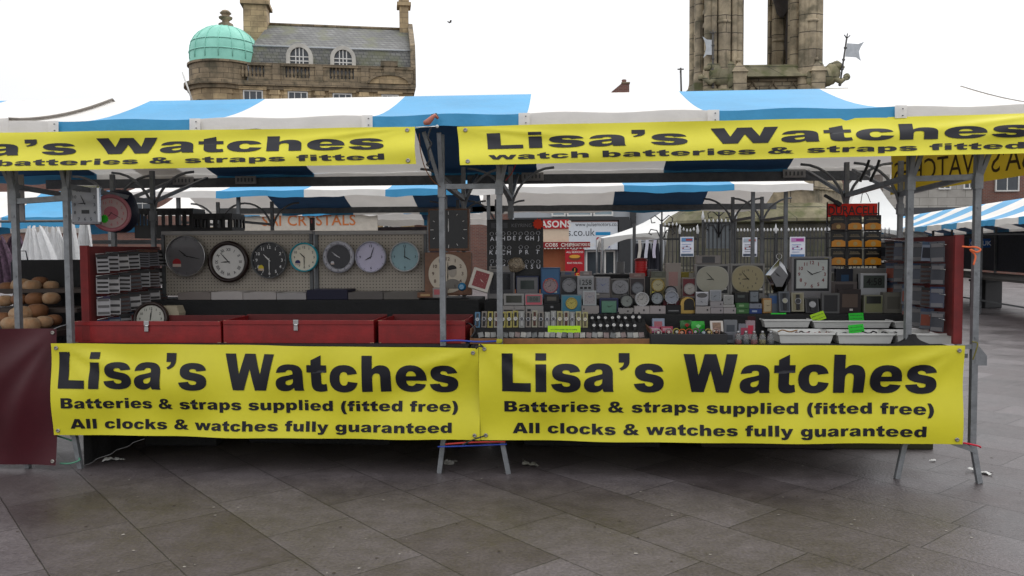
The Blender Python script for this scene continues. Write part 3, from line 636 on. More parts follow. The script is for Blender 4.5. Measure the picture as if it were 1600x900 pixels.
R = 30 * 5.62 / F; b = MB(); b.lathe([(R * .8, 0), (R * .8, -.018), (R * .9, -.03), (R, -.02), (R, 0.02)], (0, 0, 0), 40, 0, None, 'Y'); b.build('rim', cmat((176, 110, 118), .4), t)
b = MB(); b.disc((0, -.010, 0), R * .81, 40, 0); b.disc((0, -.0112, 0), R * .36, 30, 2); marks(b, R * .8, 'num', -.0125, 1); b.build('dial', [cmat((186, 160, 158), .4), cmat((190, 96, 108)), cmat((180, 100, 112))], t); hands(t, R * .7, 7, 20, -.014, cmat((90, 50, 60)))
def star(lb, px, py, rp, Y, col, nm='price_star', pts=11, rz=0):
    c = at(px, py, Y); R = rp * Y / F; b = MB()
    b.prism([(R * (1 if i % 2 == 0 else .76) * math.cos(math.pi * i / pts), R * (1 if i % 2 == 0 else .76) * math.sin(math.pi * i / pts)) for i in range(2 * pts)], -.001, .001)
    return tag(b.build(nm, cmat(col, .6), None, c), lb, 'price tag')
star('green star price tag stuck on the round pink clock', 163, 342, 7.5, 5.5, (40, 170, 30))
# dark jacket on the frame
def blob(name, lb, cat, c, d, m, amp=.12, seed=0, group=None, nu=28, nv=16, rz=0):
    rr = random.Random(seed); ph = [rr.uniform(0, 6) for _ in range(6)]; b = MB()
    def fn(u, v):
        a = 2 * math.pi * u; e = math.pi * (v - .5); k = 1 + amp * (math.sin(a * 3 + ph[0] + v * 5) * .5 + math.sin(a * 5 + ph[1] - v * 9) * .3 + math.sin(v * 13 + ph[2] + a) * .4) * math.cos(e)
        ce = math.copysign(abs(math.cos(e)) ** .75, math.cos(e)); return (d[0] / 2 * ce * math.cos(a) * k, d[1] / 2 * ce * math.sin(a) * k, d[2] / 2 * math.sin(e) * k)
    b.grid(fn, nu, nv); o = b.build(name, m, None, c); o.rotation_euler = (0, 0, rz); return tag(o, lb, cat, group)
blob('padded_jacket', 'dark navy padded jacket hung behind the pink clock', 'jacket', at(186, 330, 5.95), (.30, .2, .33), mat('navy_nylon', (.008, .011, .03), .55, 0, .2, 5, .25, 25), .1, 3)
# strap-card racks on the side walls
def rack(lb, x, y0, y1, z0, z1, face, m_front, cards, seed):
    """a board standing along the depth of the stall; face = +1 looks towards +x"""
    t = thing('card_rack', lb, 'display rack', (x, y0, z0)); d = y1 - y0; h = z1 - z0
    MB().box((-.012 * face, d / 2, h / 2), (.012, d, h)).build('back_board', red_d, t)
    MB().box((-.02 * face, -.018, h / 2 - .02), (.055, .03, h + .05), 0, None, .004).build('front_board', mat('dull_red_board', (.17, .010, .010), .55, 0, .3, 10), t)
    for k in range(4):
        zz = h * (.26 + .25 * k)
        MB().rod((.045 * face, .0, zz - .06), (.045 * face, d, zz - .01), .0022, 6).build('wire', chrome, t)
    return t
def card_proto(n_str, base, straps, top):
    b = MB(); b.box((0, 0, .07), (.088, .003, .14), 0)
    for k in range(n_str):
        z = .018 + .095 * k / max(1, n_str - 1) if n_str > 1 else .06
        b.box((0, -.004, z), (.074, .004, .095 / n_str * (.55 if n_str > 1 else .8)), 1, None, .001)
    b.bx(-.044, .044, -.0022, -.0015, .118, .14, 2); b.disc((0, -.0026, .131), .004, 8, 3)
    return b.build('strap_card', [cmat([int(q * .92) for q in base], .35, 0, .3), cmat([int(q * .7) for q in straps], .5), cmat([int(q * .62) for q in top], .5), cmat(K_)])
CK = [((150, 148, 150), (28, 24, 24), (60, 60, 66), 4, 'white card with four black straps'), ((120, 116, 118), (54, 30, 22), (70, 66, 66), 5, 'grey card with five brown straps'),
      ((175, 172, 172), (70, 66, 66), (40, 40, 46), 3, 'white card with three grey straps'), ((90, 88, 96), (20, 20, 24), (130, 74, 50), 6, 'grey card with an orange header'),
      ((160, 158, 160), (120, 118, 118), (52, 36, 90), 3, 'pale card with a purple header'), ((60, 66, 84), (150, 150, 156), (40, 70, 120), 2, 'blue card with two pale straps'),
      ((44, 44, 50), (90, 52, 44), (30, 30, 34), 4, 'black card with four reddish straps'),
      ((84, 88, 98), (176, 84, 58), (70, 96, 140), 1, 'dark card with one orange-red panel'), ((124, 134, 154), (50, 54, 68), (100, 132, 170), 1, 'blue-grey card with one dark panel'), ((56, 58, 66), (150, 148, 150), (120, 124, 134), 2, 'black card with two grey packs')]
protos = [card_proto(k[3], k[0], k[1], k[2]) for k in CK]
used = set(); cnt = {}
def put_card(k, loc, rz, ry, where, group):
    o = protos[k]
    if k in used: c = o.copy(); COL.objects.link(c); o = c
    used.add(k); o.location = loc; o.rotation_euler = (-.12, ry, rz)
    s = rnd.uniform(.90, .98); o.scale = (s, 1, s)
    tag(o, CK[k][4] + ', ' + where, 'strap card', group)
ROWN = ['bottom', 'second', 'third', 'top']
t = rack('red side rack of watch-strap cards beside the bread stall', -3.235, 5.30, 6.28, .90, 1.50, 1, None, None, 1)
for r in range(4):
    n = 7
    for i in range(n):
        k = {3: [0, 0, 2, 0, 3, 3, 0, 2], 2: [0, 2, 0, 6, 0, 1, 2, 2], 1: [4, 2, 6, 2, 1, 2, 6, 2], 0: [5, 5, 0, 5, 6, 5, 2, 6]}[r][i]
        y = 5.36 + .138 * i; z = .905 + .152 * r - .006 * (7 - i) + rnd.uniform(-.006, .006)
        put_card(k, (-3.185 + rnd.uniform(0, .015), y, z), R_(90 - 46 + rnd.uniform(-6, 6)), rnd.uniform(-.05, .05), '%s in the %s row by the bread stall' % (ORD[i], ROWN[r]), 'watch strap cards beside the bread stall')
t = rack('red side rack of dark watch-strap cards at the orange ribbon', 2.43, 5.19, 6.28, .90, 1.53, -1, None, None, 2)
for r in range(4):
    for i in range(7):
        k = [9, 8, 6, 7, 9, 5, 9, 8, 6, 7, 9][(i * 3 + r * 5) % 11]
        y = 5.27 + .145 * i; z = .92 + .15 * r + rnd.uniform(-.006, .006)
        put_card(k, (2.37, y, z), R_(-90 + 50 + rnd.uniform(-6, 6)), rnd.uniform(-.05, .05), '%s in the %s row by the orange ribbon' % (ORD[i], ROWN[r]), 'watch strap cards beside the orange ribbon')
# clock in its opened carton inside the first red box
X, Z, W, H = rect(205, 470, 262, 512, 5.62); t = thing('boxed_clock', 'brown-rimmed white clock standing inside the red box beside the strap cards', 'clock', (X, 5.62, .85), (-.2, 0, R_(6)))
R = .125; b = MB(); b.lathe([(R * .8, 0), (R * .8, -.016), (R * .92, -.028), (R, -.015), (R, .02)], (0, 0, R), 40, 0, None, 'Y'); b.build('rim', cmat((44, 30, 26), .3, 0, .4), t)
b = MB(); b.disc((0, -.008, R), R * .81, 40, 0); marks(b, R * .8, 'num', -.0095, 1, (0, R)); b.build('dial', [cmat((170, 168, 158), .3, 0, .4), cmat((50, 46, 44))], t); hands(t, R * .75, 12, 1, -.011, cmat(K_), (0, R))
X, Z, W, H = rect(252, 468, 280, 512, 5.70); tag(MB().prism([(-W / 2, 0), (W / 2 - .02, 0), (W / 2, H * .75), (W / 2 - .02, H), (-W / 2, H)], 0, .10).build('clock_carton', [cmat((160, 150, 130), .6)], None, (X, 5.70, .856)), 'opened white carton behind the brown-rimmed clock in the red box', 'box')
# black crates behind
def crate(lb, x0, y0, x1, y1, Y, rz):
    X, Z, W, H = rect(x0, y0, x1, y1, Y); b = MB(); D = .24; t_ = .014
    for sy in (0, D):
        b.box((0, sy, H - .02), (W, t_, .045)); b.box((0, sy, H * .22), (W, t_, H * .44)); n = max(4, int(W / .055))
        for i in range(n + 1): b.box((-W / 2 + W * i / n, sy, H * .65), (.018, t_, H * .55))
    for sx in (-1, 1):
        b.box((sx * W / 2, D / 2, H - .02), (t_, D, .045)); b.box((sx * W / 2, D / 2, H * .22), (t_, D, H * .44))
        for i in range(5): b.box((sx * W / 2, D * i / 4, H * .65), (t_, .02, H * .55))
    b.box((0, D / 2, .01), (W, D, .02))
    o = b.build('plastic_crate', black_pl, None, (X, Y, Z)); o.rotation_euler = (0, 0, rz); return tag(o, lb, 'crate', 'black plastic crates')
crate('taller black plastic crate stacked behind the pegboard by the jacket', 212, 326, 300, 372, 6.5, .03)
crate('lower black plastic crate behind the pegboard, beside the taller crate', 302, 334, 362, 372, 6.5, -.03)
MB().box((0, 0, .02), (1.4, .5, .03), 0).build('crate_shelf', steel_d, None, (at(285, 374, 6.6).x, 6.7, at(285, 374, 6.6).z - .04))
tag(bpy.data.objects['crate_shelf'], 'dark shelf behind the pegboard carrying the two black crates', 'shelf')
c = at(182, 358, 5.8); tag(MB().prism([(-.03, -.012), (.025, -.012), (.05, .014), (.02, .016), (-.03, .012)], -.004, .004).build('price_flag', cmat((190, 40, 45), .6), None, c), 'small red and white paper flag under the pink clock', 'price tag')
# keyring board
X, Z, W, H = rect(761, 343, 849, 452, 6.12); t = thing('keyring_board', 'tall black board with a keyring heading behind the post', 'display board', (X, 6.12, Z))
b = MB(); b.box((0, 0, H / 2), (W, .02, H), 0, None, .008); b.text('KEYRING', .026, (W * .12, H - .045), -.0125, 1, .01)
b.bx(-W * .42, -W * .13, -.0125, -.0118, H - .065, H - .025, 2); b.text('ORIGINAL', .018, (-W * .275, H - .045), -.0138, 3, .02, None, .55)
b.build('board', [mat('black_board', (.009, .009, .010), .5, 0, .2), cmat((110, 110, 114)), cmat((70, 70, 74)), cmat((14, 14, 16))], t)
kr = {}
for r, chars in enumerate(('ABHDEFGHJ', 'KLCMNPRST', 'LOMNABRSU')):
    for i, ch in enumerate(chars):
        if r == 1 and i in (4, 7): continue
        b = MB(); b.lathe([(.0135 + .002 * math.cos(q), .002 * math.sin(q)) for q in [k * math.pi / 3 for k in range(7)]], (0, 0, 0), 16, 0, None, 'Y')
        b.rod((0, 0, -.011), (0, 0, -.02), .0012, 5); b.text(ch, .031, (0, -.037), -.0015, 0, .012)
        o = b.build('keyring', cmat((170, 170, 174), .35, 1), None, (X - W * .41 + W * .1025 * i, 6.105, Z + H * (.80 - .20 * r) + rnd.uniform(-.003, .003)))
        o.rotation_euler = (0, rnd.uniform(-.15, .15), 0)
        tag(o, 'silver letter %s keyring, %s along the %s row of the black board' % (ch, ORD[i], ['top', 'middle', 'bottom'][r]), 'keyring', 'letter keyrings on the black board')
star('orange-red star price tag on the corner of the black keyring board', 841, 350, 9, 6.08, (205, 52, 22))
blob('charm_bag', 'clear bag of mixed charms hung low on the keyring board', 'bag', at(806, 414, 6.03), (.12, .05, .11), mat('mixed_charms', (.25, .20, .14), .35, .2, .8, 90, .4, 80), .2, 6)
# ------------------------------------------------------------------ goods of the second counter
YA, YB = 5.80, 6.03     # the two steps; items stand with their faces here
GC = 'clocks set out on the black steps'
def stand(x0, y0, x1, y1, Y, zb=None):
    X, Z, W, H = rect(x0, y0, x1, y1, Y)
    if zb is not None: H += Z - zb; Z = zb
    return X, Z, W, H
ZA, ZB = .998, 1.091
def boxed(lb, r, Y, zb, col, dial, h, mn, rim=None, panel=None, style='tick', hc=K_, shape='round', fr=.40, cat='clock', rz=None, mk=(60, 60, 64), cz=.52, depth=.07, name='boxed_clock', coat=.3):
    X, Z, W, H = stand(*r, Y, zb); Ht = rect(*r, Y)[3]; base = H - Ht
    t = thing(name, lb, cat, (X, Y, Z), (0, 0, rnd.uniform(-.06, .06) if rz is None else rz), GC)
    b = MB(); b.box((0, depth / 2, H / 2), (W, depth, H), 0, None, .0025)
    if panel: b.bx(-W * .44, W * .44, -.0012, .001, base + Ht * .06, base + Ht * .94, 1)
    b.build('carton', [cmat(col, .45, 0, coat), cmat(panel or col, .35, 0, coat)], t)
    cc = (0, base + Ht * cz); R = min(W, Ht) * fr
    if shape == 'round':
        b = MB(); b.lathe([(R * .86, -.001), (R * .86, -.010), (R * .95, -.013), (R, -.008), (R, -.001)], (0, 0, cc[1]), 28, 0, None, 'Y'); b.build('rim', cmat(rim or (120, 120, 124), .3, 0, .4), t)
        b = MB(); b.disc((0, -.006, cc[1]), R * .87, 28, 0); marks(b, R * .86, style, -.0074, 1, cc); b.build('dial', [cmat(dial, .3, 0, .4), cmat(mk)], t)
        hands(t, R * .8, h, mn, -.0085, cmat(hc), cc)
    elif shape == 'square':
        wx, hz = W * .43, Ht * .43
        b = MB(); b.box((0, -.004, cc[1]), (wx * 2, .010, hz * 2), 0, None, .004); b.build('frame', cmat(rim or (150, 150, 154), .35, 0, .3), t)
        b = MB(); b.box((0, -.0095, cc[1]), (wx * 1.8, .003, hz * 1.8), 0, None, .001); marks(b, min(wx, hz) * .98, style, -.0124, 1, cc, None, wx / min(wx, hz), hz / min(wx, hz), None, .22); b.build('dial', [cmat(dial, .3, 0, .4), cmat(mk)], t)
        hands(t, min(wx, hz) * .85, h, mn, -.0135, cmat(hc), cc)
    elif shape == 'hex':      # wide cushion-shaped dial
        wx, hz = W * .465, Ht * .425
        pl = [(wx * math.copysign(abs(math.cos(a)) ** .62, math.cos(a)) * (1 - .10 * abs(math.sin(a)) ** 2), cc[1] + hz * math.copysign(abs(math.sin(a)) ** .8, math.sin(a))) for a in [i * math.pi / 24 for i in range(48)]]
        b = MB(); b.prism(pl, -.012, -.001); b.build('rim', cmat(rim or (150, 146, 130), .35, 0, .4), t)
        p2 = [(x * .95, cc[1] + (z - cc[1]) * .93) for x, z in pl]
        b = MB(); b.prism(p2, -.014, -.012)
        if style: marks(b, hz * .86, style, -.0152, 1, cc)
        b.build('dial', [cmat(dial, .3, 0, .4), cmat(mk)], t); hands(t, hz * .95, h, mn, -.0165, cmat(hc), cc)
    return t
def lcd(lb, r, Y, zb, col, screen, digits, dcol=(20, 22, 20), sub=None, wfr=.40, hfr=.30, cz=.55, name='digital_clock', frame2=None, depth=.06, rz=None, size=.5):
    X, Z, W, H = stand(*r, Y, zb); Ht = rect(*r, Y)[3]; base = H - Ht
    t = thing(name, lb, 'clock', (X, Y, Z), (0, 0, rnd.uniform(-.05, .05) if rz is None else rz), GC)
    b = MB(); b.box((0, depth / 2, H / 2), (W, depth, H), 0, None, min(.006, H * .1))
    if frame2: b.bx(-W * .45, W * .45, -.001, .002, base + Ht * .08, base + Ht * .92, 1)
    b.build('case', [cmat(col, .4, 0, .2), cmat(frame2 or col, .4)], t)
    b = MB(); zc = base + Ht * cz; b.box((0, -.001, zc), (W * wfr * 2, .005, Ht * hfr * 2), 0, None, .001)
    if digits: b.text(digits, Ht * hfr * 2 * size, (0, zc + (Ht * hfr * .3 if sub else 0)), -.0048, 1, .01, None, .85)
    if sub:
        for k in range(3): b.bx(-W * wfr * .8 + k * W * wfr * .58, -W * wfr * .8 + k * W * wfr * .58 + W * wfr * .4, -.0046, -.0038, zc - Ht * hfr * .75, zc - Ht * hfr * .42, 1)
    b.build('screen', [cmat(screen, .15, 0, .5), cmat(dcol)], t)
    return t
def carton(lb, r, Y, zb, col, patch=None, depth=.09, group='small cartons on the black steps', rz=None, pw=(.3, .75, .3, .75)):
    X, Z, W, H = stand(*r, Y, zb); t = thing('small_carton', lb, 'box', (X, Y, Z), (0, 0, rnd.uniform(-.05, .05) if rz is None else rz), group)
    MB().box((0, depth / 2, H / 2), (W, depth, H), 0, None, .0018).build('carton_body', cmat(col, .5, 0, .15), t)
    if patch:
        MB().bx(-W / 2 + W * pw[0], -W / 2 + W * pw[1], -.0016, .0006, H * pw[2], H * pw[3]).build('printed_patch', cmat(patch, .5), t)
    return t
# ---- upper row
lcd('grey boxed digital clock with dark screen, under the keyring board', (763, 422, 804, 462), YB, ZB, (118, 116, 116), (22, 24, 28), None, frame2=(62, 62, 66), wfr=.34, hfr=.30, name='boxed_clock')
lcd('navy boxed digital clock with grey screen, beside the pink twin-bell box', (806, 431, 842, 462), YB, ZB, (28, 36, 66), (52, 60, 58), None, frame2=(108, 108, 110), wfr=.30, hfr=.22, name='boxed_clock')
t = boxed('blue card with a pink twin-bell alarm clock', (845, 418, 875, 462), YB, ZB, (42, 74, 110), (150, 130, 132), 8, 2, (170, 88, 100), (56, 96, 134), fr=.40, cz=.36, style='num')
for s in (-1, 1):
    b = MB(); b.lathe([(.012, 0), (.010, .008), (.004, .012), (.0005, .013)], (s * .030, -.006, .135), 12, 0); b.build('bell', cmat((180, 110, 90), .3, 0, .4), t)
boxed('dark box with round silver clock beside the pink twin-bell box', (875, 431, 904, 462), YB, ZB, (74, 72, 74), (128, 128, 132), 10, 9, (120, 122, 126), (44, 44, 48), fr=.39)
lcd('white digital clock reading 1258 above the white photo-frame clock', (902, 431, 928, 457), YB - .05, ZB, (150, 150, 154), (138, 140, 142), '1258', sub=True, wfr=.42, hfr=.38, cz=.5, size=.42)
boxed('pale square clock with blue hands in a grey box', (929, 433, 954, 462), YB, ZB, (122, 118, 118), (136, 138, 148), 10, 10, (126, 124, 126), None, 'tick', (40, 70, 150), 'square', cz=.56)
boxed('grey television-shaped clock in a dark box', (955, 436, 983, 462), YB, ZB, (92, 90, 88), (132, 132, 136), 10, 8, (110, 110, 112), (50, 48, 50), 'num', K_, 'hex', cz=.52)
boxed('small round clock in a grey and maroon box beside the red cylinder', (984, 434, 1008, 462), YB, ZB, (112, 104, 102), (122, 124, 130), 10, 12, (96, 98, 102), (52, 44, 46), fr=.40, cz=.42)
boxed('gold-rimmed round clock in a cream box', (1016, 434, 1040, 462), YB, ZB, (132, 126, 96), (170, 162, 128), 10, 9, (168, 142, 66), (96, 88, 62), fr=.42, cz=.58, coat=.5)
t = carton('tall white blister pack standing behind the small round clocks', (1040, 411, 1064, 464), YB + .04, ZB, (140, 132, 126), (150, 116, 112), .04, pw=(.2, .8, .35, .75))
boxed('small round white clock in a red box', (1066, 434, 1089, 464), YB, ZB, (122, 112, 108), (170, 164, 160), 10, 9, (150, 146, 142), (98, 30, 38), fr=.40, cz=.42)
boxed('wide cushion-shaped plain clock in a grey box', (1086, 413, 1140, 461), YB - .02, ZB, (124, 122, 120), (150, 148, 134), 8, 53, (158, 156, 146), (38, 38, 40), None, K_, 'hex', depth=.08)
boxed('wide cushion-shaped clock with numerals in a grey box', (1141, 412, 1195, 461), YB - .02, ZB, (124, 122, 120), (146, 136, 104), 8, 53, (150, 144, 122), (52, 50, 48), 'num', K_, 'hex', depth=.08)
lcd('long grey digital clock lying on the wide plain clock box', (1088, 399, 1126, 412.5), YB, None, (128, 122, 120), (52, 52, 56), None, wfr=.26, hfr=.36, cz=.5, name='digital_clock')
X, Z, W, H = stand(1236, 400, 1299, 457, YB - .03, ZB)
t = boxed('square white clock with red and black numerals in a grey box', (1237, 401, 1299, 458), YB - .05, ZB, (122, 120, 122), (178, 182, 180), 10, 12, (50, 52, 54), (36, 38, 40), 'num', K_, 'square', rz=-.02, mk=(120, 50, 52), depth=.09)
# mirrored diamond clock
c = at(1217, 431, YB - .02); t = thing('mirror_clock', 'diamond-shaped mirrored clock hanging from a ring beside the square white clock', 'clock', c)
w_, h_ = 40 * 6.01 / F / 2, 50 * 6.01 / F / 2; b = MB()
po = [(0, h_), (w_, h_ * .05), (w_ * .35, -h_), (-w_ * .35, -h_), (-w_, h_ * .05)]
pi_ = [(x * .66, z * .66) for x, z in po]
vs = [(x, 0, z) for x, z in po] + [(x, -.012, z) for x, z in pi_] + [(x, .01, z) for x, z in po]
b.add(vs, [(i, (i + 1) % 5, 5 + (i + 1) % 5, 5 + i) for i in range(5)] + [(i, 10 + i, 10 + (i + 1) % 5, (i + 1) % 5) for i in range(5)], 0); b.add([(x, -.012, z) for x, z in pi_], [tuple(range(5))[::-1]], 1)
b.build('bevelled_mirror', [mat('mirror_bevel', (.30, .30, .31), .08, 1, .05), mat('mirror_face', (.14, .14, .145), .2, .6, .05)], t)
hands(t, h_ * .5, 9, 52, -.014, cmat(K_))
MB().lathe([(.020 + .0022 * math.cos(q), .0022 * math.sin(q)) for q in [k * math.pi / 3 for k in range(7)]], (0, 0, h_ + .022), 20, 0, None, 'Y').build('hanging_ring', chrome, t)
# ---- lower row
lcd('silver digital clock with grey screen under the grey boxed clock', (787, 459, 819, 477.5), YA, None, (142, 140, 138), (64, 66, 60), None, wfr=.38, hfr=.30)
lcd('white digital clock with pink outline around its screen', (820, 459, 848, 477.5), YA, None, (142, 134, 134), (96, 100, 98), '8:08', (60, 64, 62), wfr=.38, hfr=.28, frame2=(186, 92, 104), size=.6)
for i, r in enumerate(((785, 478, 803, 488), (803.5, 478, 820, 488), (821, 478, 849, 488))):
    carton(['white carton under the silver digital clock, below its start', 'white carton under the silver digital clock, below its end', 'pale carton under the pink-outlined digital clock'][i], r, YA, ZA if i < 3 else None, (142, 138, 136), (40, 40, 44), pw=(.1, .9, .35, .5) if i < 2 else (.1, .3, .3, .6))
carton('black gift box under the blue twin-bell card', (849, 474, 876, 488), YA, ZA, (24, 24, 26), (120, 120, 122), pw=(.42, .58, .55, .75))
carton('black boxed gadget on top of the black gift box', (850, 461, 874, 473.5), YA + .01, None, (30, 30, 32), (90, 86, 80), pw=(.2, .8, .3, .8))
boxed('blue picture clock with a yellow dial', (877, 461, 909, 488), YA, ZA, (96, 120, 130), (176, 164, 84), 10, 9, (170, 150, 70), (60, 118, 140), 'num', fr=.34)
X, Z, W, H = stand(911, 454, 932, 477.5, YA - .02); t = thing('desk_clock', 'white square desk clock with blue hands and numerals, standing on a white carton', 'clock', (X, YA - .02, Z), (-.1, 0, .05), GC)
MB().box((0, .012, H / 2), (W, .024, H), 0, None, .004).build('case', cmat((152, 158, 160), .35, 0, .3), t)
b = MB(); b.bx(-W * .42, W * .42, -.002, .0, H * .08, H * .92, 0); marks(b, W * .44, 'num', -.0034, 1, (0, H / 2)); b.build('dial', [cmat((140, 136, 138), .3, 0, .3), cmat((70, 60, 66))], t); hands(t, W * .36, 10, 11, -.0045, cmat((50, 70, 130)), (0, H * .56))
carton('white carton carrying the square white desk clock', (909, 478, 936, 489), YA - .03, ZA, (140, 134, 132), (40, 40, 42), pw=(.08, .16, .5, .7))
boxed('navy boxed clock with square green dial', (937, 466, 966, 489), YA, ZA, (36, 44, 84), (84, 124, 104), 10, 11, (40, 60, 60), (28, 34, 60), 'tick', K_, 'square', cz=.42)
def alarm(lb, px, py, rp, Y, rim, dial, h, mn, group=GC, style='tick', feet=True):
    c = at(px, py, Y); R = rp * Y / F; t = thing('alarm_clock', lb, 'clock', c, (0, 0, rnd.uniform(-.1, .1)), group)
    b = MB(); b.lathe([(R * .84, -.006), (R * .86, -.016), (R * .95, -.018), (R, -.010), (R, .03), (R * .7, .04)], (0, 0, 0), 32, 0, None, 'Y'); b.build('case', cmat(rim, .3, 0, .5), t)
    b = MB(); b.disc((0, -.008, 0), R * .85, 32, 0); marks(b, R * .84, style, -.0094, 1); b.build('dial', [cmat(dial, .25, 0, .5), cmat((40, 40, 44))], t); hands(t, R * .78, h, mn, -.0105, cmat(K_))
    if feet:
        for s in (-1, 1): MB().rod((s * R * .5, .008, -R * .8), (s * R * .62, .008, -R * 1.06), .004, 8).build('foot', cmat(rim, .3), t)
    return t
alarm('round black-rimmed clock with pale dial beside the navy boxed clock', 979, 470, 10.5, YA, (30, 30, 32), (120, 124, 120), 4, 8)
alarm('shiny silver-rimmed round clock on a white carton', 1003, 467.5, 11, YA - .01, (170, 170, 172), (158, 156, 154), 9, 5, style='num')
alarm('black-rimmed round clock with grey dial on a white carton', 1026.5, 466, 10, YA, (26, 26, 28), (132, 138, 142), 9, 0, style='num')
alarm('black-rimmed round clock tucked behind a pale round clock', 1048, 456.5, 10, YA + .06, (22, 20, 22), (126, 128, 134), 9, 15)
alarm('pale grey round clock in front of a black-rimmed one', 1049.5, 464.5, 10.5, YA - .01, (150, 152, 158), (130, 134, 144), 9, 10)
for r, lb, cl in (((966, 481.5, 990, 490), 'white carton under the black-rimmed clock with pale dial', (140, 136, 134)), ((991, 478.5, 1015, 490), 'white carton under the shiny silver-rimmed clock', (158, 152, 150)), ((1015.5, 478, 1040, 490), 'white carton with a dark dot under the grey-dialled clock', (150, 142, 142))):
    carton(lb, r, YA - .03, ZA, cl, (40, 36, 38), pw=(.58, .68, .35, .6))
carton('black carton with white print under the pale round clock', (1041, 477, 1064, 489), YA - .03, ZA, (20, 20, 22), (120, 120, 122), pw=(.15, .85, .3, .42))
carton('dark red carton behind the two overlapping round clocks', (1036, 470, 1062, 478), YA + .02, None, (84, 22, 32))
X, Z, W, H = stand(1063, 463, 1086, 489, YA); t = thing('gold_clock', 'gold and black tunnel-shaped clock beside the folding clock', 'clock', (X, YA, ZA), (0, 0, .15), GC)
pl = [(-W / 2, 0), (W / 2, 0), (W / 2, H * .6)] + [(W / 2 * math.cos(a), H * .6 + H * .38 * math.sin(a)) for a in [i * math.pi / 10 for i in range(1, 10)]] + [(-W / 2, H * .6)]
MB().prism(pl, 0, .05).build('gold_shell', mat('gold_plastic', (.42, .28, .08), .3, .8, .1), t); MB().prism([(x * .72 + W * .1, z * .72 + H * .2) for x, z in pl], -.004, .002).build('dark_face', cmat((26, 22, 16), .2, 0, .5), t)
X, Z, W, H = stand(1087, 456, 1107.5, 478.5, YA); t = thing('travel_clock', 'silver folding travel clock with mirrored lid on a white carton', 'clock', (X, YA, Z), (0, 0, 0), GC)
MB().box((0, .02, H * .5), (W, .03, H), 0, None, .006).build('case', cmat((150, 150, 154), .3, 1), t)
b = MB(); b.disc((0, .003, H * .28), W * .42, 24, 0, None, H * .24); marks(b, H * .24, 'tick', .0015, 1, (0, H * .28)); b.build('dial', [cmat((150, 150, 154), .25, 0, .4), cmat(K_)], t); hands(t, H * .24, 10, 50, .0005, cmat(K_), (0, H * .28))
MB().disc((0, .003, H * .75), W * .40, 24, 0, None, H * .17).build('mirror', mat('small_mirror', (.12, .12, .12), .1, .9, .05), t)
def desk(lb, r, Y, col, dial, h, mn, style='tick', hc=K_, rz=0, dep=.03):
    X, Z, W, H = stand(*r, Y); t = thing('desk_clock', lb, 'clock', (X, Y, Z), (0, 0, rz), GC)
    MB().box((0, dep / 2, H / 2), (W, dep, H), 0, None, .005).build('case', cmat(col, .35, 0, .4), t)
    b = MB(); b.box((0, -.001, H / 2), (W * .78, .004, H * .78), 0, None, .0015); marks(b, W * .40, style, -.0044, 1, (0, H / 2)); b.build('dial', [cmat(dial, .25, 0, .4), cmat((50, 50, 54))], t); hands(t, W * .38, h, mn, -.0055, cmat(hc), (0, H / 2))
desk('small rounded white square clock standing on two cartons', (1109, 453, 1127.5, 470.5), YA, (146, 148, 152), (128, 132, 138), 7, 40)
desk('small plain white square clock standing on a white base', (1130.5, 461, 1146.5, 475.5), YA, (160, 160, 158), (140, 140, 138), 10, 8)
for r, lb, cl, pt in (((1087, 479, 1110, 490), 'white carton under the folding travel clock', (146, 140, 138), (50, 46, 46)), ((1110, 471, 1130, 480), 'upper white carton under the rounded square clock', (138, 134, 136), (60, 56, 58)), ((1110.5, 480.5, 1130, 490), 'lower white carton under the rounded square clock', (142, 136, 138), (50, 46, 48)),
        ((1130, 476, 1148, 480), 'thin white base under the plain square clock', (150, 148, 146), None), ((1130.5, 480.5, 1150, 490), 'white carton under the plain square clock', (148, 142, 142), (60, 60, 62)),
        ((1150.5, 473.5, 1170.5, 481.5), 'green carton on top of another green carton', (58, 104, 56), (120, 150, 110)), ((1150.5, 482, 1170.5, 490), 'green carton under another green carton', (54, 96, 52), (110, 140, 104)),
        ((1171, 474.5, 1190.5, 482), 'grey-white carton under the black square clock', (112, 116, 126), (60, 62, 70)), ((1171, 482.5, 1190.5, 490), 'blue carton below the grey-white carton', (32, 56, 112), (140, 150, 170))):
    carton(lb, r, YA - .02, None, cl, pt, pw=(.75, .85, .4, .65) if pt and pt[1] < 80 else (.2, .6, .3, .7))
carton('black angular gadget on the green cartons', (1148, 457, 1170, 473), YA, None, (24, 26, 26), (70, 76, 74), pw=(.2, .7, .5, .75))
desk('black square clock with grey dial on a grey-white carton', (1170.5, 454, 1186.5, 473.5), YA, (30, 32, 36), (104, 110, 116), 10, 9)
desk('small tan wooden clock with cream dial', (1191.5, 466, 1206.5, 489.5), YA, (150, 112, 66), (168, 152, 120), 10, 12, rz=.15)
t = carton('blue and green blister pack beside the wooden clock', (1201, 459, 1216, 489), YA + .02, ZA, (88, 96, 104), (56, 84, 128), .03, pw=(.15, .85, .5, .9))
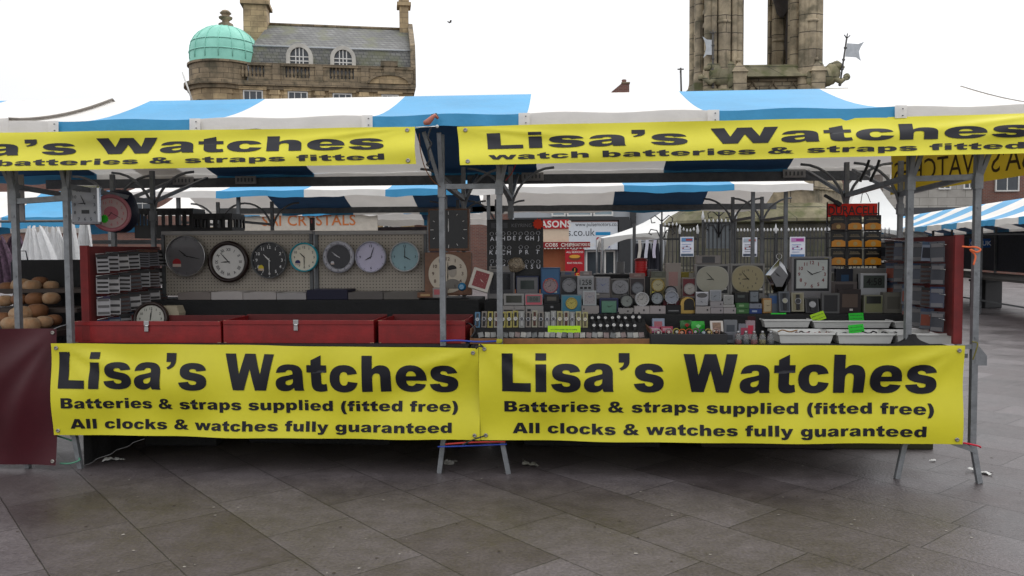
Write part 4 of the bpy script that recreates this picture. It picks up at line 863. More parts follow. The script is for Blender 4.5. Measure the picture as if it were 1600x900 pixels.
def sealed_watch(lb, r, Y, base, panel, rx, dialc, group='boxed watches on the black steps', rz=0):
    X, Z, W, H = stand(*r, Y); t = thing('packed_watch', lb, 'watch', (X, Y, max(Z, ZA)), (rx, 0, rz), group); H -= max(0, ZA - Z)
    MB().box((0, .018, H / 2), (W, .036, H), 0, None, .003).build('case', cmat(base, .25, 0, .5), t)
    b = MB(); b.bx(-W * .38, W * .38, -.0015, .001, H * .08, H * .92, 0); b.build('card', cmat(panel, .5), t)
    b = MB(); b.box((0, -.005, H * .5), (W * .28, .006, H * .8), 0, None, .002); b.build('strap', cmat((34, 34, 36), .5), t)
    b = MB(); b.lathe([(W * .2, -.008), (W * .24, -.011), (W * .24, -.002)], (0, 0, H * .55), 18, 0, None, 'Y'); b.disc((0, -.0085, H * .55), W * .2, 18, 1); b.build('watch_case', [cmat((150, 150, 152), .3, 1), cmat(dialc, .3, 0, .4)], t)
sealed_watch('watch in a tall grey sleeve leaning under the mirrored clock', (1218, 455, 1236, 488), YA - .03, (74, 78, 84), (60, 64, 70), -.18, (150, 148, 130), rz=.1)
sealed_watch('square black watch in a clear cream pack', (1237, 457, 1257, 487), YA - .01, (132, 128, 110), (122, 116, 92), -.1, (30, 30, 34))
sealed_watch('dark watch box with a silver watch beside the cream pack', (1259, 465, 1281, 489), YA, (22, 22, 24), (28, 28, 30), -.25, (150, 150, 152))
# ---- around the battery stand
t = thing('battery_stand', 'wire stand of battery packs under a hand-lettered red sign', 'display rack', (at(1334, 416, 6.12).x, 6.12, ZB))
X, Z, W, H = rect(1294, 318, 1371, 339, 6.10); ox = t.location.x
b = MB(); b.bx(X - ox - W / 2, X - ox + W / 2, -.02, -.012, Z - ZB, Z - ZB + H, 0)
vs, fs, x0_, x1_ = glyphs('DURACELL', .012); b.text('DURACELL', H * .62, (X - ox, Z - ZB + H * .5), -.0225, 1, .012, None, .80)
b.build('sign', [cmat((226, 44, 30), .6), ink2], t)
for px in (1292, 1372):
    xx = at(px, 380, 6.12).x - ox; MB().rod((xx, 0, 0), (xx, 0, at(px, 316, 6.12).z - ZB), .006, 6).build('upright', black_pl, t)
for py in (334, 361, 387):
    zz = at(1334, py, 6.12).z - ZB; MB().rod((at(1292, py, 6.12).x - ox, 0, zz), (at(1372, py, 6.12).x - ox, 0, zz), .004, 6).build('hook_rail', black_pl, t)
b = MB(); b.path([at(1345, 317, 6.1) - t.location, at(1347, 304, 6.1) - t.location, at(1351, 298, 6.1) - t.location, at(1356, 305, 6.1) - t.location, at(1360, 316, 6.1) - t.location], .0025, 6); b.build('hanger', black_pl, t)
for r, (y0, y1) in enumerate(((336, 360.5), (362, 387.5), (388.5, 416))):
    for i, (x0, x1) in enumerate(((1298, 1321), (1324, 1347), (1350, 1377))):
        X, Z, W, H = rect(x0, y0, x1, y1, 6.08); lb = 'black and copper battery pack, %s in the %s row under the red sign' % (ORD[i], ['top', 'middle', 'bottom'][r])
        k = thing('battery_pack', lb, 'battery pack', (X, 6.08, Z), (0, 0, rnd.uniform(-.08, .08)), 'battery packs on the wire stand')
        b = MB(); b.box((0, .006, H / 2), (W, .012, H), 0, None, .006); b.bx(-W * .36, W * .36, -.0012, .0005, H * .68, H * .74, 2); b.build('card', [cmat((18, 17, 17), .35, 0, .4), cmat((150, 92, 24)), cmat((110, 100, 84))], k)
        b = MB(); b.prism([(-W * .46, H * .08), (W * .46, H * .08), (W * .46, H * .40), (W * .22, H * .50), (-W * .22, H * .50), (-W * .46, H * .40)], -.012, -.001, 0); b.disc((0, -.0125, H * .26), W * .15, 14, 1); b.text('DURACELL', H * .10, (0, H * .80), -.0018, 2, .02, None, .7); b.build('blister', [cmat((214, 140, 30) if (r, i) != (0, 0) else (110, 74, 30), .3, 0, .6), cmat((190, 160, 100)), cmat((130, 118, 96))], k)
carton('small white carton under the battery packs', (1293, 417, 1311, 427), YB + .03, None, (136, 134, 132), (100, 100, 104))
carton('dark blue carton under the battery packs', (1306, 420, 1333, 442), YB, ZB, (26, 30, 42), (34, 66, 96), .05, pw=(.3, .75, .3, .8))
carton('grey-brown carton standing behind the floral gift box', (1299, 440, 1339, 464), YB - .03, ZB, (92, 84, 82), (60, 54, 54), .05, pw=(.15, .85, .3, .85))
carton('clear packet of dark goods beside the floral gift box', (1284, 458, 1312, 490), YA, ZA, (86, 86, 86), (44, 44, 46), .03, pw=(.12, .88, .1, .9))
carton('dark floral gift box in front of the grey-brown carton', (1311, 452, 1345, 489), YA, ZA, (40, 32, 32), (80, 66, 58), .05, pw=(.15, .85, .25, .8))
carton('black and white carton behind the white digital clock', (1333, 419, 1390, 462), YB + .03, ZB, (110, 108, 106), (30, 30, 32), .06, pw=(.1, .97, .05, .8))
lcd('large white digital clock with a dark screen reading 4:58', (1345, 427, 1386, 456), YB - .06, ZB, (168, 170, 174), (70, 76, 72), '4:58', (20, 22, 22), wfr=.40, hfr=.34, cz=.55, size=.55)
lcd('silver clock above a green panel, boxed, beside the cream carton', (1350, 461, 1380, 490), YA, ZA, (122, 122, 108), (48, 50, 48), None, wfr=.38, hfr=.20, cz=.74, frame2=(112, 114, 84), name='boxed_clock')
carton('cream-grey carton at the end of the row beside the card rack', (1380, 457, 1412, 490), YA + .02, ZA, (104, 102, 94), (84, 82, 76), .06, pw=(.2, .8, .2, .8))
# ---- things on top, behind
X, Z, W, H = rect(991, 403, 1012, 433, 6.25); t = thing('red_tub', 'bright red ribbed plastic tub behind the small round clock', 'tub', (X, 6.25, Z))
b = MB(); R = W / 2; pr = [(R * .85, 0)]
for k in range(6): pr += [(R * .9, H * (.04 + .13 * k)), (R * .94, H * (.08 + .13 * k)), (R * .9, H * (.12 + .13 * k))]
pr += [(R * .94, H * .86)]; b.lathe(pr, (0, 0, 0), 24); b.build('tub_body', cmat((176, 18, 22), .35, 0, .3), t)
MB().lathe([(R * .99, H * .84), (R * 1.02, H * .87), (R * .96, H * .95), (R * .5, H)], (0, 0, 0), 24).build('lid', cmat((96, 16, 18), .4), t)
b = MB(); bw = at(990, 432, 6.6).x; b.box((0, .1, .04), (.42, .3, .05), 0, None, .015)
for k in range(7): b.box((-.17 + .055 * k, .1, .0665), (.022, .3, .004), 1)
o = b.build('striped_cushion', [cmat((40, 40, 42), .7), cmat((120, 118, 116), .7)], None, (at(968, 432, 6.6).x, 6.6, at(968, 431, 6.6).z - .05)); tag(o, 'folded dark striped cloth behind the clocks, beside the red tub', 'cloth')
tag(MB().bx(-.6, .6, -.2, .25, -.03, 0).build('rear_shelf', black_cloth, None, (at(1000, 435, 6.6).x, 6.68, at(968, 435, 6.6).z - .05)), 'black shelf behind the clock steps carrying the red tub', 'shelf')
X, Z, W, H = rect(963, 409, 976, 429, 6.7); tag(MB().lathe([(W * .45, 0), (W * .5, H * .1), (W * .5, H), (W * .44, H), (W * .42, .02)], (0, 0, 0), 20).build('grey_beaker', cmat((112, 112, 114), .5), None, (X, 6.7, Z)), 'plain grey beaker standing behind the clocks', 'beaker')

# ------------------------------------------------------------------ watch tray
X0, X1 = at(735, 530, 5.27).x, at(1018, 530, 5.27).x; t = thing('watch_tray', 'sloping black watch tray with a brown wooden front edge', 'tray', ((X0 + X1) / 2, 5.25, .841)); W = X1 - X0
MB().box((0, .0, .018), (W, .022, .036), 0, None, .003).build('front_edge', mat('tray_wood', (.24, .105, .038), .5, 0, .3, 14), t)
b = MB(); T = TR((0, .24, .070), 0, R_(14)); b.box((0, 0, 0), (W - .01, .46, .02), 0, T); b.build('display_bed', black_cloth, t)
for s in (-1, 1): MB().box((s * (W / 2 - .005), .24, .05), (.012, .46, .10), 0, None, .003).build('tray_side', wood, t)
TY, TZ = 5.25, .841
def bed(y): return TZ + .082 + (y - TY - .24) * math.tan(R_(14))
def watch_mesh(strap, dial, card, metal=True):
    b = MB()
    if card: b.box((0, .003, .055), (.036, .003, .11), 0); m0 = cmat(card, .4, 0, .3)
    else: b.lathe([(.019, 0), (.019, .07)], (0, .022, .02), 14, 0, TR((0, 0, 0))); m0 = cmat((30, 30, 32), .6)
    b.box((0, -.002, .055), (.015, .007, .088), 1, None, .002); b.lathe([(.010, -.007), (.0125, -.009), (.014, -.006), (.014, -.001)], (0, 0, .056), 18, 2, None, 'Y'); b.disc((0, -.0075, .056), .0105, 18, 3)
    b.bx(-.0006, .0006, -.0086, -.0078, .056, .064, 1); b.bx(0, .006, -.0086, -.0078, .0555, .0565, 1)
    return b.build('wrist_watch', [m0, cmat(strap, .5), cmat((190, 180, 160) if metal == 2 else (160, 160, 164), .25, 1), cmat(dial, .3, 0, .5)])
WK = [((20, 20, 22), (168, 166, 160), (150, 140, 70), 'black strap on a yellow card'), ((70, 34, 22), (160, 150, 140), (140, 136, 120), 'brown strap on a grey card'), ((60, 62, 66), (150, 160, 170), (70, 110, 140), 'grey strap on a blue card'),
      ((150, 150, 148), (40, 40, 44), (130, 130, 126), 'pale strap on a white card'), ((24, 22, 22), (30, 30, 34), (120, 112, 104), 'black strap on a beige card'), ((90, 80, 60), (180, 170, 140), (146, 140, 96), 'tan strap on a cream card')]
WP = [watch_mesh(a, d, c) for a, d, c, l in WK]; WB = watch_mesh((16, 16, 18), (180, 178, 172), None)
uw = set()
def put_watch(o, loc, lb, rz=0, rx=-.25, s=1.):
    if o.name in uw: c = o.copy(); COL.objects.link(c); uw.add(c.name); o = c
    uw.add(o.name); o.location = loc; o.rotation_euler = (rx, 0, rz); o.scale = (s, s, s); return tag(o, lb, 'watch', 'watches in the sloping tray')
seq = [2, 4, 0, 1, 0, 0, 0, 3, 4, 1, 4, 3, 3, 5, 1, 3, 5, 5]
for i, k in enumerate(seq):
    px = 746 + i * 9.9; c = at(px, 520, 5.50); put_watch(WP[k], (c.x, 5.50 + rnd.uniform(-.01, .01), bed(5.50)), 'watch with %s, %s from the blue end of the tray' % (WK[k][3], ORD[i]), rnd.uniform(-.1, .1), -.25, rnd.uniform(.98, 1.08))
for r, (Y, n) in enumerate(((5.60, 8), (5.44, 7))):
    for i in range(n):
        c = at(925 + i * 10.6 + 3 * r, 505, Y); put_watch(WB, (c.x, Y, bed(Y) - .01), 'black watch with white dial, %s in the %s row on the dark pad' % (ORD[i], ['upper', 'lower'][r]), rnd.uniform(-.2, .2), -.45, rnd.uniform(.78, .9))
# small packets along the front edge
def packet(col, ins):
    b = MB(); b.grid(lambda u, v: (-.017 + .034 * u, -.002 - .004 * math.sin(u * 3.1) * math.sin(v * 3.1), .036 * v), 4, 4, 0); b.box((0, 0, .016), (.022, .004, .02), 1, None, .001); b.box((0, .002, .018), (.034, .002, .036), 0)
    return b.build('small_packet', [cmat(col, .2, 0, .5), cmat(ins, .5)])
PK = [(packet((120, 120, 118), (60, 60, 62)), 'grey packet'), (packet((150, 148, 142), (110, 104, 96)), 'white packet'), (packet((112, 96, 94), (150, 110, 104)), 'pinkish packet'), (packet((86, 88, 88), (140, 140, 138)), 'dark packet')]
up_ = set()
for i in range(28):
    p, l = PK[[0, 1, 0, 1, 3, 0, 2, 1, 0, 3][i % 10] if i < 18 else [2, 0, 1, 2, 3, 1][i % 6]]
    if p.name in up_: p = p.copy(); COL.objects.link(p)
    up_.add(p.name); c = at(752 + i * 9.3, 524, 5.30); p.location = (c.x, 5.285 + rnd.uniform(0, .03), .879); p.rotation_euler = (-.5, rnd.uniform(-.2, .2), rnd.uniform(-.2, .2))
    n_ = i + 1; ow = (ORD[i] if i < 20 else 'twenty-' + ORD[i - 20]) if i != 19 else 'twentieth'
    tag(p, 'small %s on the wooden tray edge, %s from the post' % (l, ow), 'packet', 'packets along the wooden tray edge')
def tag_card(lb, x0, y0, x1, y1, Y, col, rx=-.2, ry=0, name='price_tag', lines=2, rz=0):
    X, Z, W, H = rect(x0, y0, x1, y1, Y); b = MB(); b.bx(-W / 2, W / 2, 0, .0012, 0, H, 0)
    for k in range(lines):      # handwriting strokes
        n = max(3, int(W / .012)); zc = H * (1 - (k + .75) / (lines + .4)); x = -W * .42
        while x < W * .40:
            l_ = rnd.uniform(.003, .007); b.bx(x, x + l_, -.0008, -.0003, zc - rnd.uniform(.001, .004), zc + rnd.uniform(.0005, .003), 1); x += l_ + rnd.uniform(.002, .004)
    o = b.build(name, [cmat(col, .6), ink2], None, (X, Y, Z)); o.rotation_euler = (rx, ry, rz); return tag(o, lb, 'price tag', 'fluorescent price tags')
tag_card('long yellow-green price tag in front of the watch tray', 856, 509, 907, 520, 5.36, (172, 215, 28), lines=1)
tag_card('green price tag standing in the rear white tray', 1205, 489, 1229, 503, 5.72, (40, 190, 50), lines=2)
tag_card('yellow-green price tag tilted on the rear white tray', 1270, 488, 1292, 501, 5.70, (160, 205, 30), ry=R_(-20))
tag_card('green price tag leaning on the black cartons behind the white trays', 1327, 489, 1350, 501, 5.70, (40, 190, 50), ry=R_(-3))
tag_card('green price tag lying in the front white tray', 1327, 507, 1351, 520, 5.45, (40, 190, 50), ry=R_(-6))
# ------------------------------------------------------------------ black tray of children's watches
X0, X1 = at(1016, 530, 5.25).x, at(1134, 530, 5.25).x; W = X1 - X0; t = thing('black_tray', 'deep black tray of colourful small watches beside the watch tray', 'tray', ((X0 + X1) / 2, 5.22, .841))
MB().box((0, 0, .035), (W, .012, .07), 0, None, .003).build('front_panel', black_pl, t); MB().box((0, .5, .035), (W, .012, .07)).build('rear_panel', black_pl, t)
for s in (-1, 1): MB().box((s * W / 2, .25, .035), (.012, .49, .07)).build('side_panel', black_pl, t)
MB().box((0, .25, .045), (W - .02, .48, .01)).build('bed', black_cloth, t)
def toy(kind, lb, px, py, wp, hp, Y, c1, c2, rz=0, z=.893):
    c = at(px, py, Y); w_, h_ = wp * Y / F, hp * Y / F; b = MB()
    if kind == 'box':
        b.box((0, .02, h_ / 2), (w_, .05, h_), 0, None, .003); b.bx(-w_ * .35, w_ * .3, -.0065, -.004, h_ * .3, h_ * .75, 1); nm = 'gift_box'; cat = 'box'
    elif kind == 'watch':
        b.lathe([(w_ * .48 + .004 * math.cos(q), .007 * math.sin(q)) for q in [k * math.pi / 3 for k in range(7)]], (0, 0, h_ * .5), 20, 0, None, 'Y'); b.lathe([(h_ * .3, -.012), (h_ * .36, -.006), (h_ * .36, 0)], (0, -.008, h_ * .5), 16, 1, None, 'Y'); b.disc((0, -.019, h_ * .5), h_ * .3, 16, 1); nm = 'toy_watch'; cat = 'watch'
    elif kind == 'bag':
        b.grid(lambda u, v: ((u - .5) * w_ * (1 - .25 * abs(v - .6)), -.012 * math.sin(u * 3.14) * math.sin(v * 3), v * h_), 8, 8, 0); b.box((0, .006, h_ / 2), (w_ * .96, .012, h_ * .96), 0, None, .004); b.prism([(-w_ * .2, h_ * .55), (0, h_ * .3), (w_ * .2, h_ * .55), (0, h_ * .7)], -.015, -.011, 1); nm = 'toy_purse'; cat = 'purse'
    o = b.build(nm, [cmat(c1, .35, 0, .4), cmat(c2, .35, 0, .3)], None, (c.x, Y, z)); o.rotation_euler = (-.2, 0, rz); tag(o, lb, cat, 'colourful children\u2019s goods in the black tray'); return o
toy('box', 'white and blue gift box standing at the back of the black tray', 1029, 499, 19, 19, 5.62, (126, 136, 154), (150, 80, 90))
toy('box', 'pink gift box under the white and blue one', 1022, 516, 18, 10, 5.46, (150, 60, 96), (170, 140, 150))
toy('box', 'crimson gift box beside the pink one', 1042, 514, 19, 10, 5.47, (142, 34, 58), (170, 120, 130), .1)
toy('bag', 'bright green toy purse with a pale heart', 1091, 511, 21, 17, 5.52, (30, 150, 36), (120, 190, 120))
toy('bag', 'dark green and red toy purse behind the bright green one', 1073, 505, 20, 16, 5.62, (32, 92, 34), (150, 40, 36), .2)
toy('bag', 'small orange toy purse behind the green ones', 1090, 500, 14, 10, 5.70, (170, 60, 26), (120, 40, 20))
for i, (px, py, c1, c2, l) in enumerate(((1028, 524, (150, 146, 140), (170, 166, 158), 'white'), (1045, 523, (120, 110, 104), (160, 150, 140), 'grey'), (1057, 519, (150, 140, 60), (170, 170, 160), 'yellow'), (1066, 523, (176, 80, 30), (170, 120, 100), 'orange'),
        (1077, 524, (150, 60, 40), (120, 60, 90), 'red-orange'), (1087, 525, (110, 60, 90), (160, 150, 156), 'purple'), (1098, 523, (50, 60, 70), (150, 160, 166), 'dark blue'), (1107, 520, (150, 130, 60), (170, 150, 110), 'gold'), (1119, 523, (150, 120, 110), (120, 80, 60), 'pinkish'))):
    toy('watch', 'small %s toy watch near the front of the black tray' % l, px, py, 11, 7, 5.33 + .02 * (i % 3), c1, c2, rnd.uniform(-.4, .4))
X, Z, W, H = rect(1110, 501, 1131, 519, 5.45); t = thing('photo_frame', 'small silver photo frame with brown picture behind the black tray corner', 'photo frame', (X, 5.45, .90), (-.25, 0, .1))
b = MB(); b.box((0, .005, H / 2), (W, .012, H), 0, None, .003); b.build('frame', cmat((150, 144, 138), .3, 1), t); MB().bx(-W * .32, W * .32, -.003, 0, H * .16, H * .84).build('picture', mat('brown_photo', (.20, .11, .06), .3, 0, .7, 60), t)
for i, (x0, y0, x1, y1, c1, c2, lb) in enumerate(((1131, 500, 1152, 520, (110, 112, 116), (70, 74, 80), 'silver foil packet behind the clear bottles'), (1133, 519, 1148, 535, (96, 98, 104), (60, 62, 66), 'grey clear packet beside the clear bottles'), (1154, 506, 1172, 517, (116, 116, 124), (150, 60, 80), 'grey and pink packet behind the clear bottles'), (1166, 501, 1180, 513, (150, 130, 136), (176, 50, 70), 'red and white packet behind the clear bottles'))):
    carton(lb, (x0, y0, x1, y1), 5.5 - .2 * (i == 1), .845, c1, c2, .03, 'shiny packets behind the clear bottles', pw=(.2, .8, .3, .75))
carton('dark red carton between the black tray and the rear white tray', (1168, 494, 1193, 506), 5.72, .86, (60, 14, 18), None, .08, 'shiny packets behind the clear bottles')
def jar(lb, px, inner):
    c = at(px, 535, 5.23); t = thing('clear_jar', lb, 'jar', (c.x, 5.26, .841), (0, 0, 0), 'clear jars at the counter edge'); R = .021
    b = MB(); b.lathe([(.001, 0), (R, .002), (R * 1.03, .02), (R, .045), (R * .75, .064), (R * .4, .072)], (0, 0, 0), 20); b.build('jar_body', MATS.get('clear_plastic') or mat('clear_plastic', (.8, .8, .8), .08, 0, .02, trans=.9), t)
    MB().lathe([(R * .42, .07), (R * .5, .074), (R * .5, .084), (R * .3, .088)], (0, 0, 0), 16).build('lid', cmat((150, 150, 152), .3, 1), t)
    MB().lathe([(R * .8, .003), (R * .85, .01), (R * .8, .025), (R * .3, .03)], (0, 0, 0), 16).build('filling', cmat(inner, .5), t)
for px, cl, l in ((1155, (140, 50, 54), 'red'), (1167, (60, 64, 76), 'grey'), (1180, (160, 70, 70), 'pink'), (1193, (150, 140, 60), 'yellow'), (1206, (90, 92, 96), 'pale grey')):
    jar('small clear jar with %s filling at the counter edge' % l, px, cl)
# ------------------------------------------------------------------ white trays
def wtray(lb, x0, x1, ytop, ybot, Y, d, n=0):
    X, Z, W, H = rect(x0, ytop, x1, ybot, Y); t = thing('white_tray', lb, 'tray', (X, Y, Z), (0, 0, rnd.uniform(-.01, .01)), 'white plastic trays'); b = MB()
    k = .016        # flared wall ring
    o = [(-W / 2, 0), (W / 2, 0), (W / 2, d), (-W / 2, d)]
    def rg(ins, z): return [(x + (ins if x < 0 else -ins), y + (ins if y < d / 2 else -ins), z) for x, y in o]
    loops = [rg(k + .006, 0), rg(.008, H * .82), rg(.0, H * .82), rg(0, H), rg(.010, H), rg(.014, H * .8), rg(k + .016, .006)]
    vs = [p for l in loops for p in l]; fs = [[i + j for j in range(4)][::-1] for i in (0,)]
    for i in range(len(loops) - 1):
        for j in range(4): fs.append((i * 4 + j, i * 4 + (j + 1) % 4, (i + 1) * 4 + (j + 1) % 4, (i + 1) * 4 + j))
    fs.append([24 + j for j in range(4)]); b.add(vs, fs); b.build('tray_body', white_pl, t); return t
wtray('white plastic tray at the back holding the green tag and sunglasses', 1192, 1269, 499, 512, 5.62, .24)
wtray('white plastic tray at the back under the tilted yellow-green tag', 1270, 1396, 501, 513, 5.61, .24)
wtray('white plastic tray at the back beside the card rack', 1397, 1482, 502, 513, 5.60, .24)
wtray('front white tray of brown straps beside the clear jars', 1216, 1305, 520, 537, 5.27, .27)
wtray('front white tray with the green tag and black cords', 1308, 1399, 521, 537.5, 5.27, .27)
wtray('front white tray at the end beside the card rack', 1401, 1494, 521, 538, 5.27, .27)
def strap(lb, px, py, Y, col, ln, rz, z, cat='strap', name='watch_strap', group='straps lying in the white trays'):
    c = at(px, py, Y); b = MB(); ph = rnd.uniform(0, 6)
    b.path([((i / 8 - .5) * ln, .012 * math.sin(i * .8 + ph), .008 + .006 * math.sin(i * 1.1 + ph)) for i in range(9)], .0045, 6); o = b.build(name, cmat(col, .5), None, (c.x, Y, z)); o.rotation_euler = (0, 0, rz); tag(o, lb, cat, group)
for i, (px, py, Y, cl, ln, l) in enumerate(((1230, 514, 5.42, (140, 104, 66), .13, 'broad tan strap in the strap tray'), (1244, 517, 5.36, (90, 40, 44), .06, 'dark red strap in the strap tray'), (1256, 516, 5.38, (60, 50, 50), .07, 'black strap in the strap tray'), (1268, 518, 5.34, (130, 50, 66), .06, 'pink strap in the strap tray'), (1284, 517, 5.36, (120, 70, 60), .06, 'brown strap in the strap tray'), (1296, 518, 5.34, (120, 60, 60), .05, 'reddish strap in the strap tray'),
        (1360, 516, 5.38, (20, 20, 22), .11, 'black cord in the front tray with the green tag'), (1390, 517, 5.36, (24, 24, 26), .10, 'black cord hanging over the end of the front tray'), (1318, 518, 5.34, (90, 92, 96), .09, 'grey cord in the front tray with the green tag'), (1240, 503, 5.66, (16, 16, 18), .11, 'black curved strap in the rear tray'), (1265, 501, 5.70, (40, 80, 130), .08, 'blue strap in the rear tray'))):
    strap(l, px, py, Y, cl, ln, rnd.uniform(-.5, .5), at(px, py + 5, Y).z)

carton('small grey-green carton on top of the gold-rimmed clock box', (1017, 424, 1040, 434), YB + .01, None, (84, 86, 76), (96, 98, 88), .06)
carton('low grey carton on the shelf beside the red tub', (1012, 421, 1029, 434), 6.22, None, (96, 96, 100), None, .05)
carton('clear wrapped packet on top of the digital clock reading 1258', (906, 424, 925, 431), YB, None, (120, 110, 108), (150, 140, 138), .05)
carton('yellow and white tube lying behind the small red-boxed clock', (1062, 425, 1086, 434), 6.2, None, (150, 136, 50), (170, 166, 158), .04, pw=(.6, 1, .1, .9))
carton('thin white carton lying on the grey boxed clock under the keyring board', (764, 416, 800, 422), YB + .01, None, (126, 122, 118), (60, 60, 62), .06, pw=(.1, .5, .3, .7))
carton('pinkish carton lying on the small maroon-boxed clock', (984, 427, 1008, 434), YB + .02, None, (120, 96, 92), (140, 120, 116), .06)
carton('grey carton edge behind the blue twin-bell card', (876, 424, 898, 431), YB + .02, None, (104, 102, 104), (70, 80, 110), .06)
carton('black carton standing between the maroon box and the gold-rimmed clock box', (1008, 432, 1016, 462), YB + .01, ZB, (20, 18, 20), None, .06)
rs = random.Random(4)
for i, (px, py, l) in enumerate(((934, 459, 'the pale square clock'), (1021, 457, 'the gold-rimmed clock'), (1133, 451, 'the wide plain clock'), (1189, 452, 'the numbered cushion clock'), (1291, 405, 'the square white clock'), (1330, 484, 'the floral gift box'), (868, 456, 'the pink twin-bell clock'))):
    c = at(px, py, YB - .075 if py < 456 or px > 1200 else YB - .004); c.y = (YA - .006 if px == 1330 else YB - .056 if px == 1291 else YB - .024 if 1100 < px < 1200 else YB - .004); c = at(px, py, c.y); w_ = .022; o = MB().box((0, 0, 0), (w_, .0014, .014)).build('price_sticker', cmat(((190, 188, 180), (200, 190, 60), (190, 186, 180))[i % 3], .5), None, c); tag(o, 'tiny pale price sticker on the box of ' + l, 'price tag', 'price stickers on the clock boxes')
# ------------------------------------------------------------------ surroundings
def brickmat(name, c1, c2, mort, bw, rh, ms, rough=.8, nz=(.6, 1.25), sc=.6, bump=.4, rot=(R_(90), 0, 0), moss=None):
    m = bpy.data.materials.new(name); MATS[name] = m; m.use_nodes = True; N, K = nodes_of(m); P = N['Principled BSDF']; P.inputs['Roughness'].default_value = rough
    tc = N.new('ShaderNodeTexCoord'); sx = N.new('ShaderNodeSeparateXYZ'); K.new(tc.outputs['Object'], sx.inputs[0])
    ad = N.new('ShaderNodeMath'); ad.operation = 'ADD'; K.new(sx.outputs['X'], ad.inputs[0]); K.new(sx.outputs['Y'], ad.inputs[1])
    cb = N.new('ShaderNodeCombineXYZ'); K.new(ad.outputs[0], cb.inputs['X']); K.new(sx.outputs['Z'], cb.inputs['Y'])
    br = N.new('ShaderNodeTexBrick'); br.inputs['Scale'].default_value = 1; br.inputs['Brick Width'].default_value = bw; br.inputs['Row Height'].default_value = rh; br.inputs['Mortar Size'].default_value = ms
    br.inputs['Color1'].default_value = (*c1, 1); br.inputs['Color2'].default_value = (*c2, 1); br.inputs['Mortar'].default_value = (*mort, 1); K.new(cb.outputs[0], br.inputs['Vector'])
    n = N.new('ShaderNodeTexNoise'); n.inputs['Scale'].default_value = sc; n.inputs['Detail'].default_value = 8; n.inputs['Roughness'].default_value = .7; K.new(tc.outputs['Object'], n.inputs['Vector'])
    r = N.new('ShaderNodeMapRange'); r.inputs['From Min'].default_value = .32; r.inputs['From Max'].default_value = .68; r.inputs['To Min'].default_value = nz[0]; r.inputs['To Max'].default_value = nz[1]; K.new(n.outputs['Fac'], r.inputs['Value'])
    s_ = N.new('ShaderNodeVectorMath'); s_.operation = 'SCALE'; K.new(br.outputs['Color'], s_.inputs[0]); K.new(r.outputs['Result'], s_.inputs['Scale']); out = s_.outputs['Vector']
    if moss:
        n2 = N.new('ShaderNodeTexNoise'); n2.inputs['Scale'].default_value = sc * 1.7; n2.inputs['Detail'].default_value = 7; K.new(tc.outputs['Object'], n2.inputs['Vector'])
        r2 = N.new('ShaderNodeMapRange'); r2.inputs['From Min'].default_value = .5; r2.inputs['From Max'].default_value = .66; r2.inputs['To Max'].default_value = .75; K.new(n2.outputs['Fac'], r2.inputs['Value'])
        mx = N.new('ShaderNodeMix'); mx.data_type = 'RGBA'; mx.inputs['B'].default_value = (*moss, 1); K.new(r2.outputs['Result'], mx.inputs['Factor']); K.new(out, mx.inputs['A']); out = mx.outputs['Result']
    K.new(out, P.inputs['Base Color'])
    b = N.new('ShaderNodeBump'); b.inputs['Strength'].default_value = bump; b.inputs['Distance'].default_value = .03; K.new(n.outputs['Fac'], b.inputs['Height']); K.new(b.outputs['Normal'], P.inputs['Normal'])
    return m
sand = brickmat('sandstone', (.52, .39, .22), (.40, .295, .17), (.15, .11, .065), .8, .34, .012, nz=(.6, 1.2), sc=.7, moss=(.16, .12, .07))
sand_d = brickmat('weathered_sandstone', (.28, .215, .135), (.20, .155, .10), (.05, .04, .028), .7, .3, .012, nz=(.5, 1.3), sc=.9, moss=(.055, .05, .03))
slate = brickmat('mossy_slate', (.105, .105, .096), (.17, .17, .16), (.05, .05, .052), .32, .20, .02, .6, (.7, 1.25), .5, .3, moss=(.125, .13, .062))
monst = brickmat('monument_stone', (.40, .325, .215), (.31, .255, .175), (.09, .07, .05), 1.1, .42, .012, nz=(.42, 1.3), sc=1.6, moss=(.07, .062, .035))
mossy = brickmat('mossy_stone', (.24, .21, .125), (.18, .165, .10), (.05, .05, .03), .9, .35, .012, nz=(.5, 1.3), sc=2.2, moss=(.085, .095, .03))
brick = brickmat('red_brick', (.20, .075, .05), (.14, .055, .042), (.18, .15, .13), .22, .075, .01, nz=(.8, 1.15), sc=.5)
palest = brickmat('pale_stone', (.42, .40, .36), (.34, .32, .29), (.2, .19, .17), .9, .4, .012, nz=(.75, 1.15), sc=.8)
verd = mat('verdigris_copper', (.27, .62, .50), .6, 0, .2, 1.2, .2, 3, dirt=(.21, .52, .42))
frame_w = mat('white_window_frame', (.66, .65, .62), .55, 0, .12, 2)
glass = mat('dark_window_glass', (.05, .06, .07), .08, 0, .3, .8)
glass_b = mat('pale_window_glass', (.22, .28, .31), .08, 0, .2, .4)
HG = 'buildings round the square'
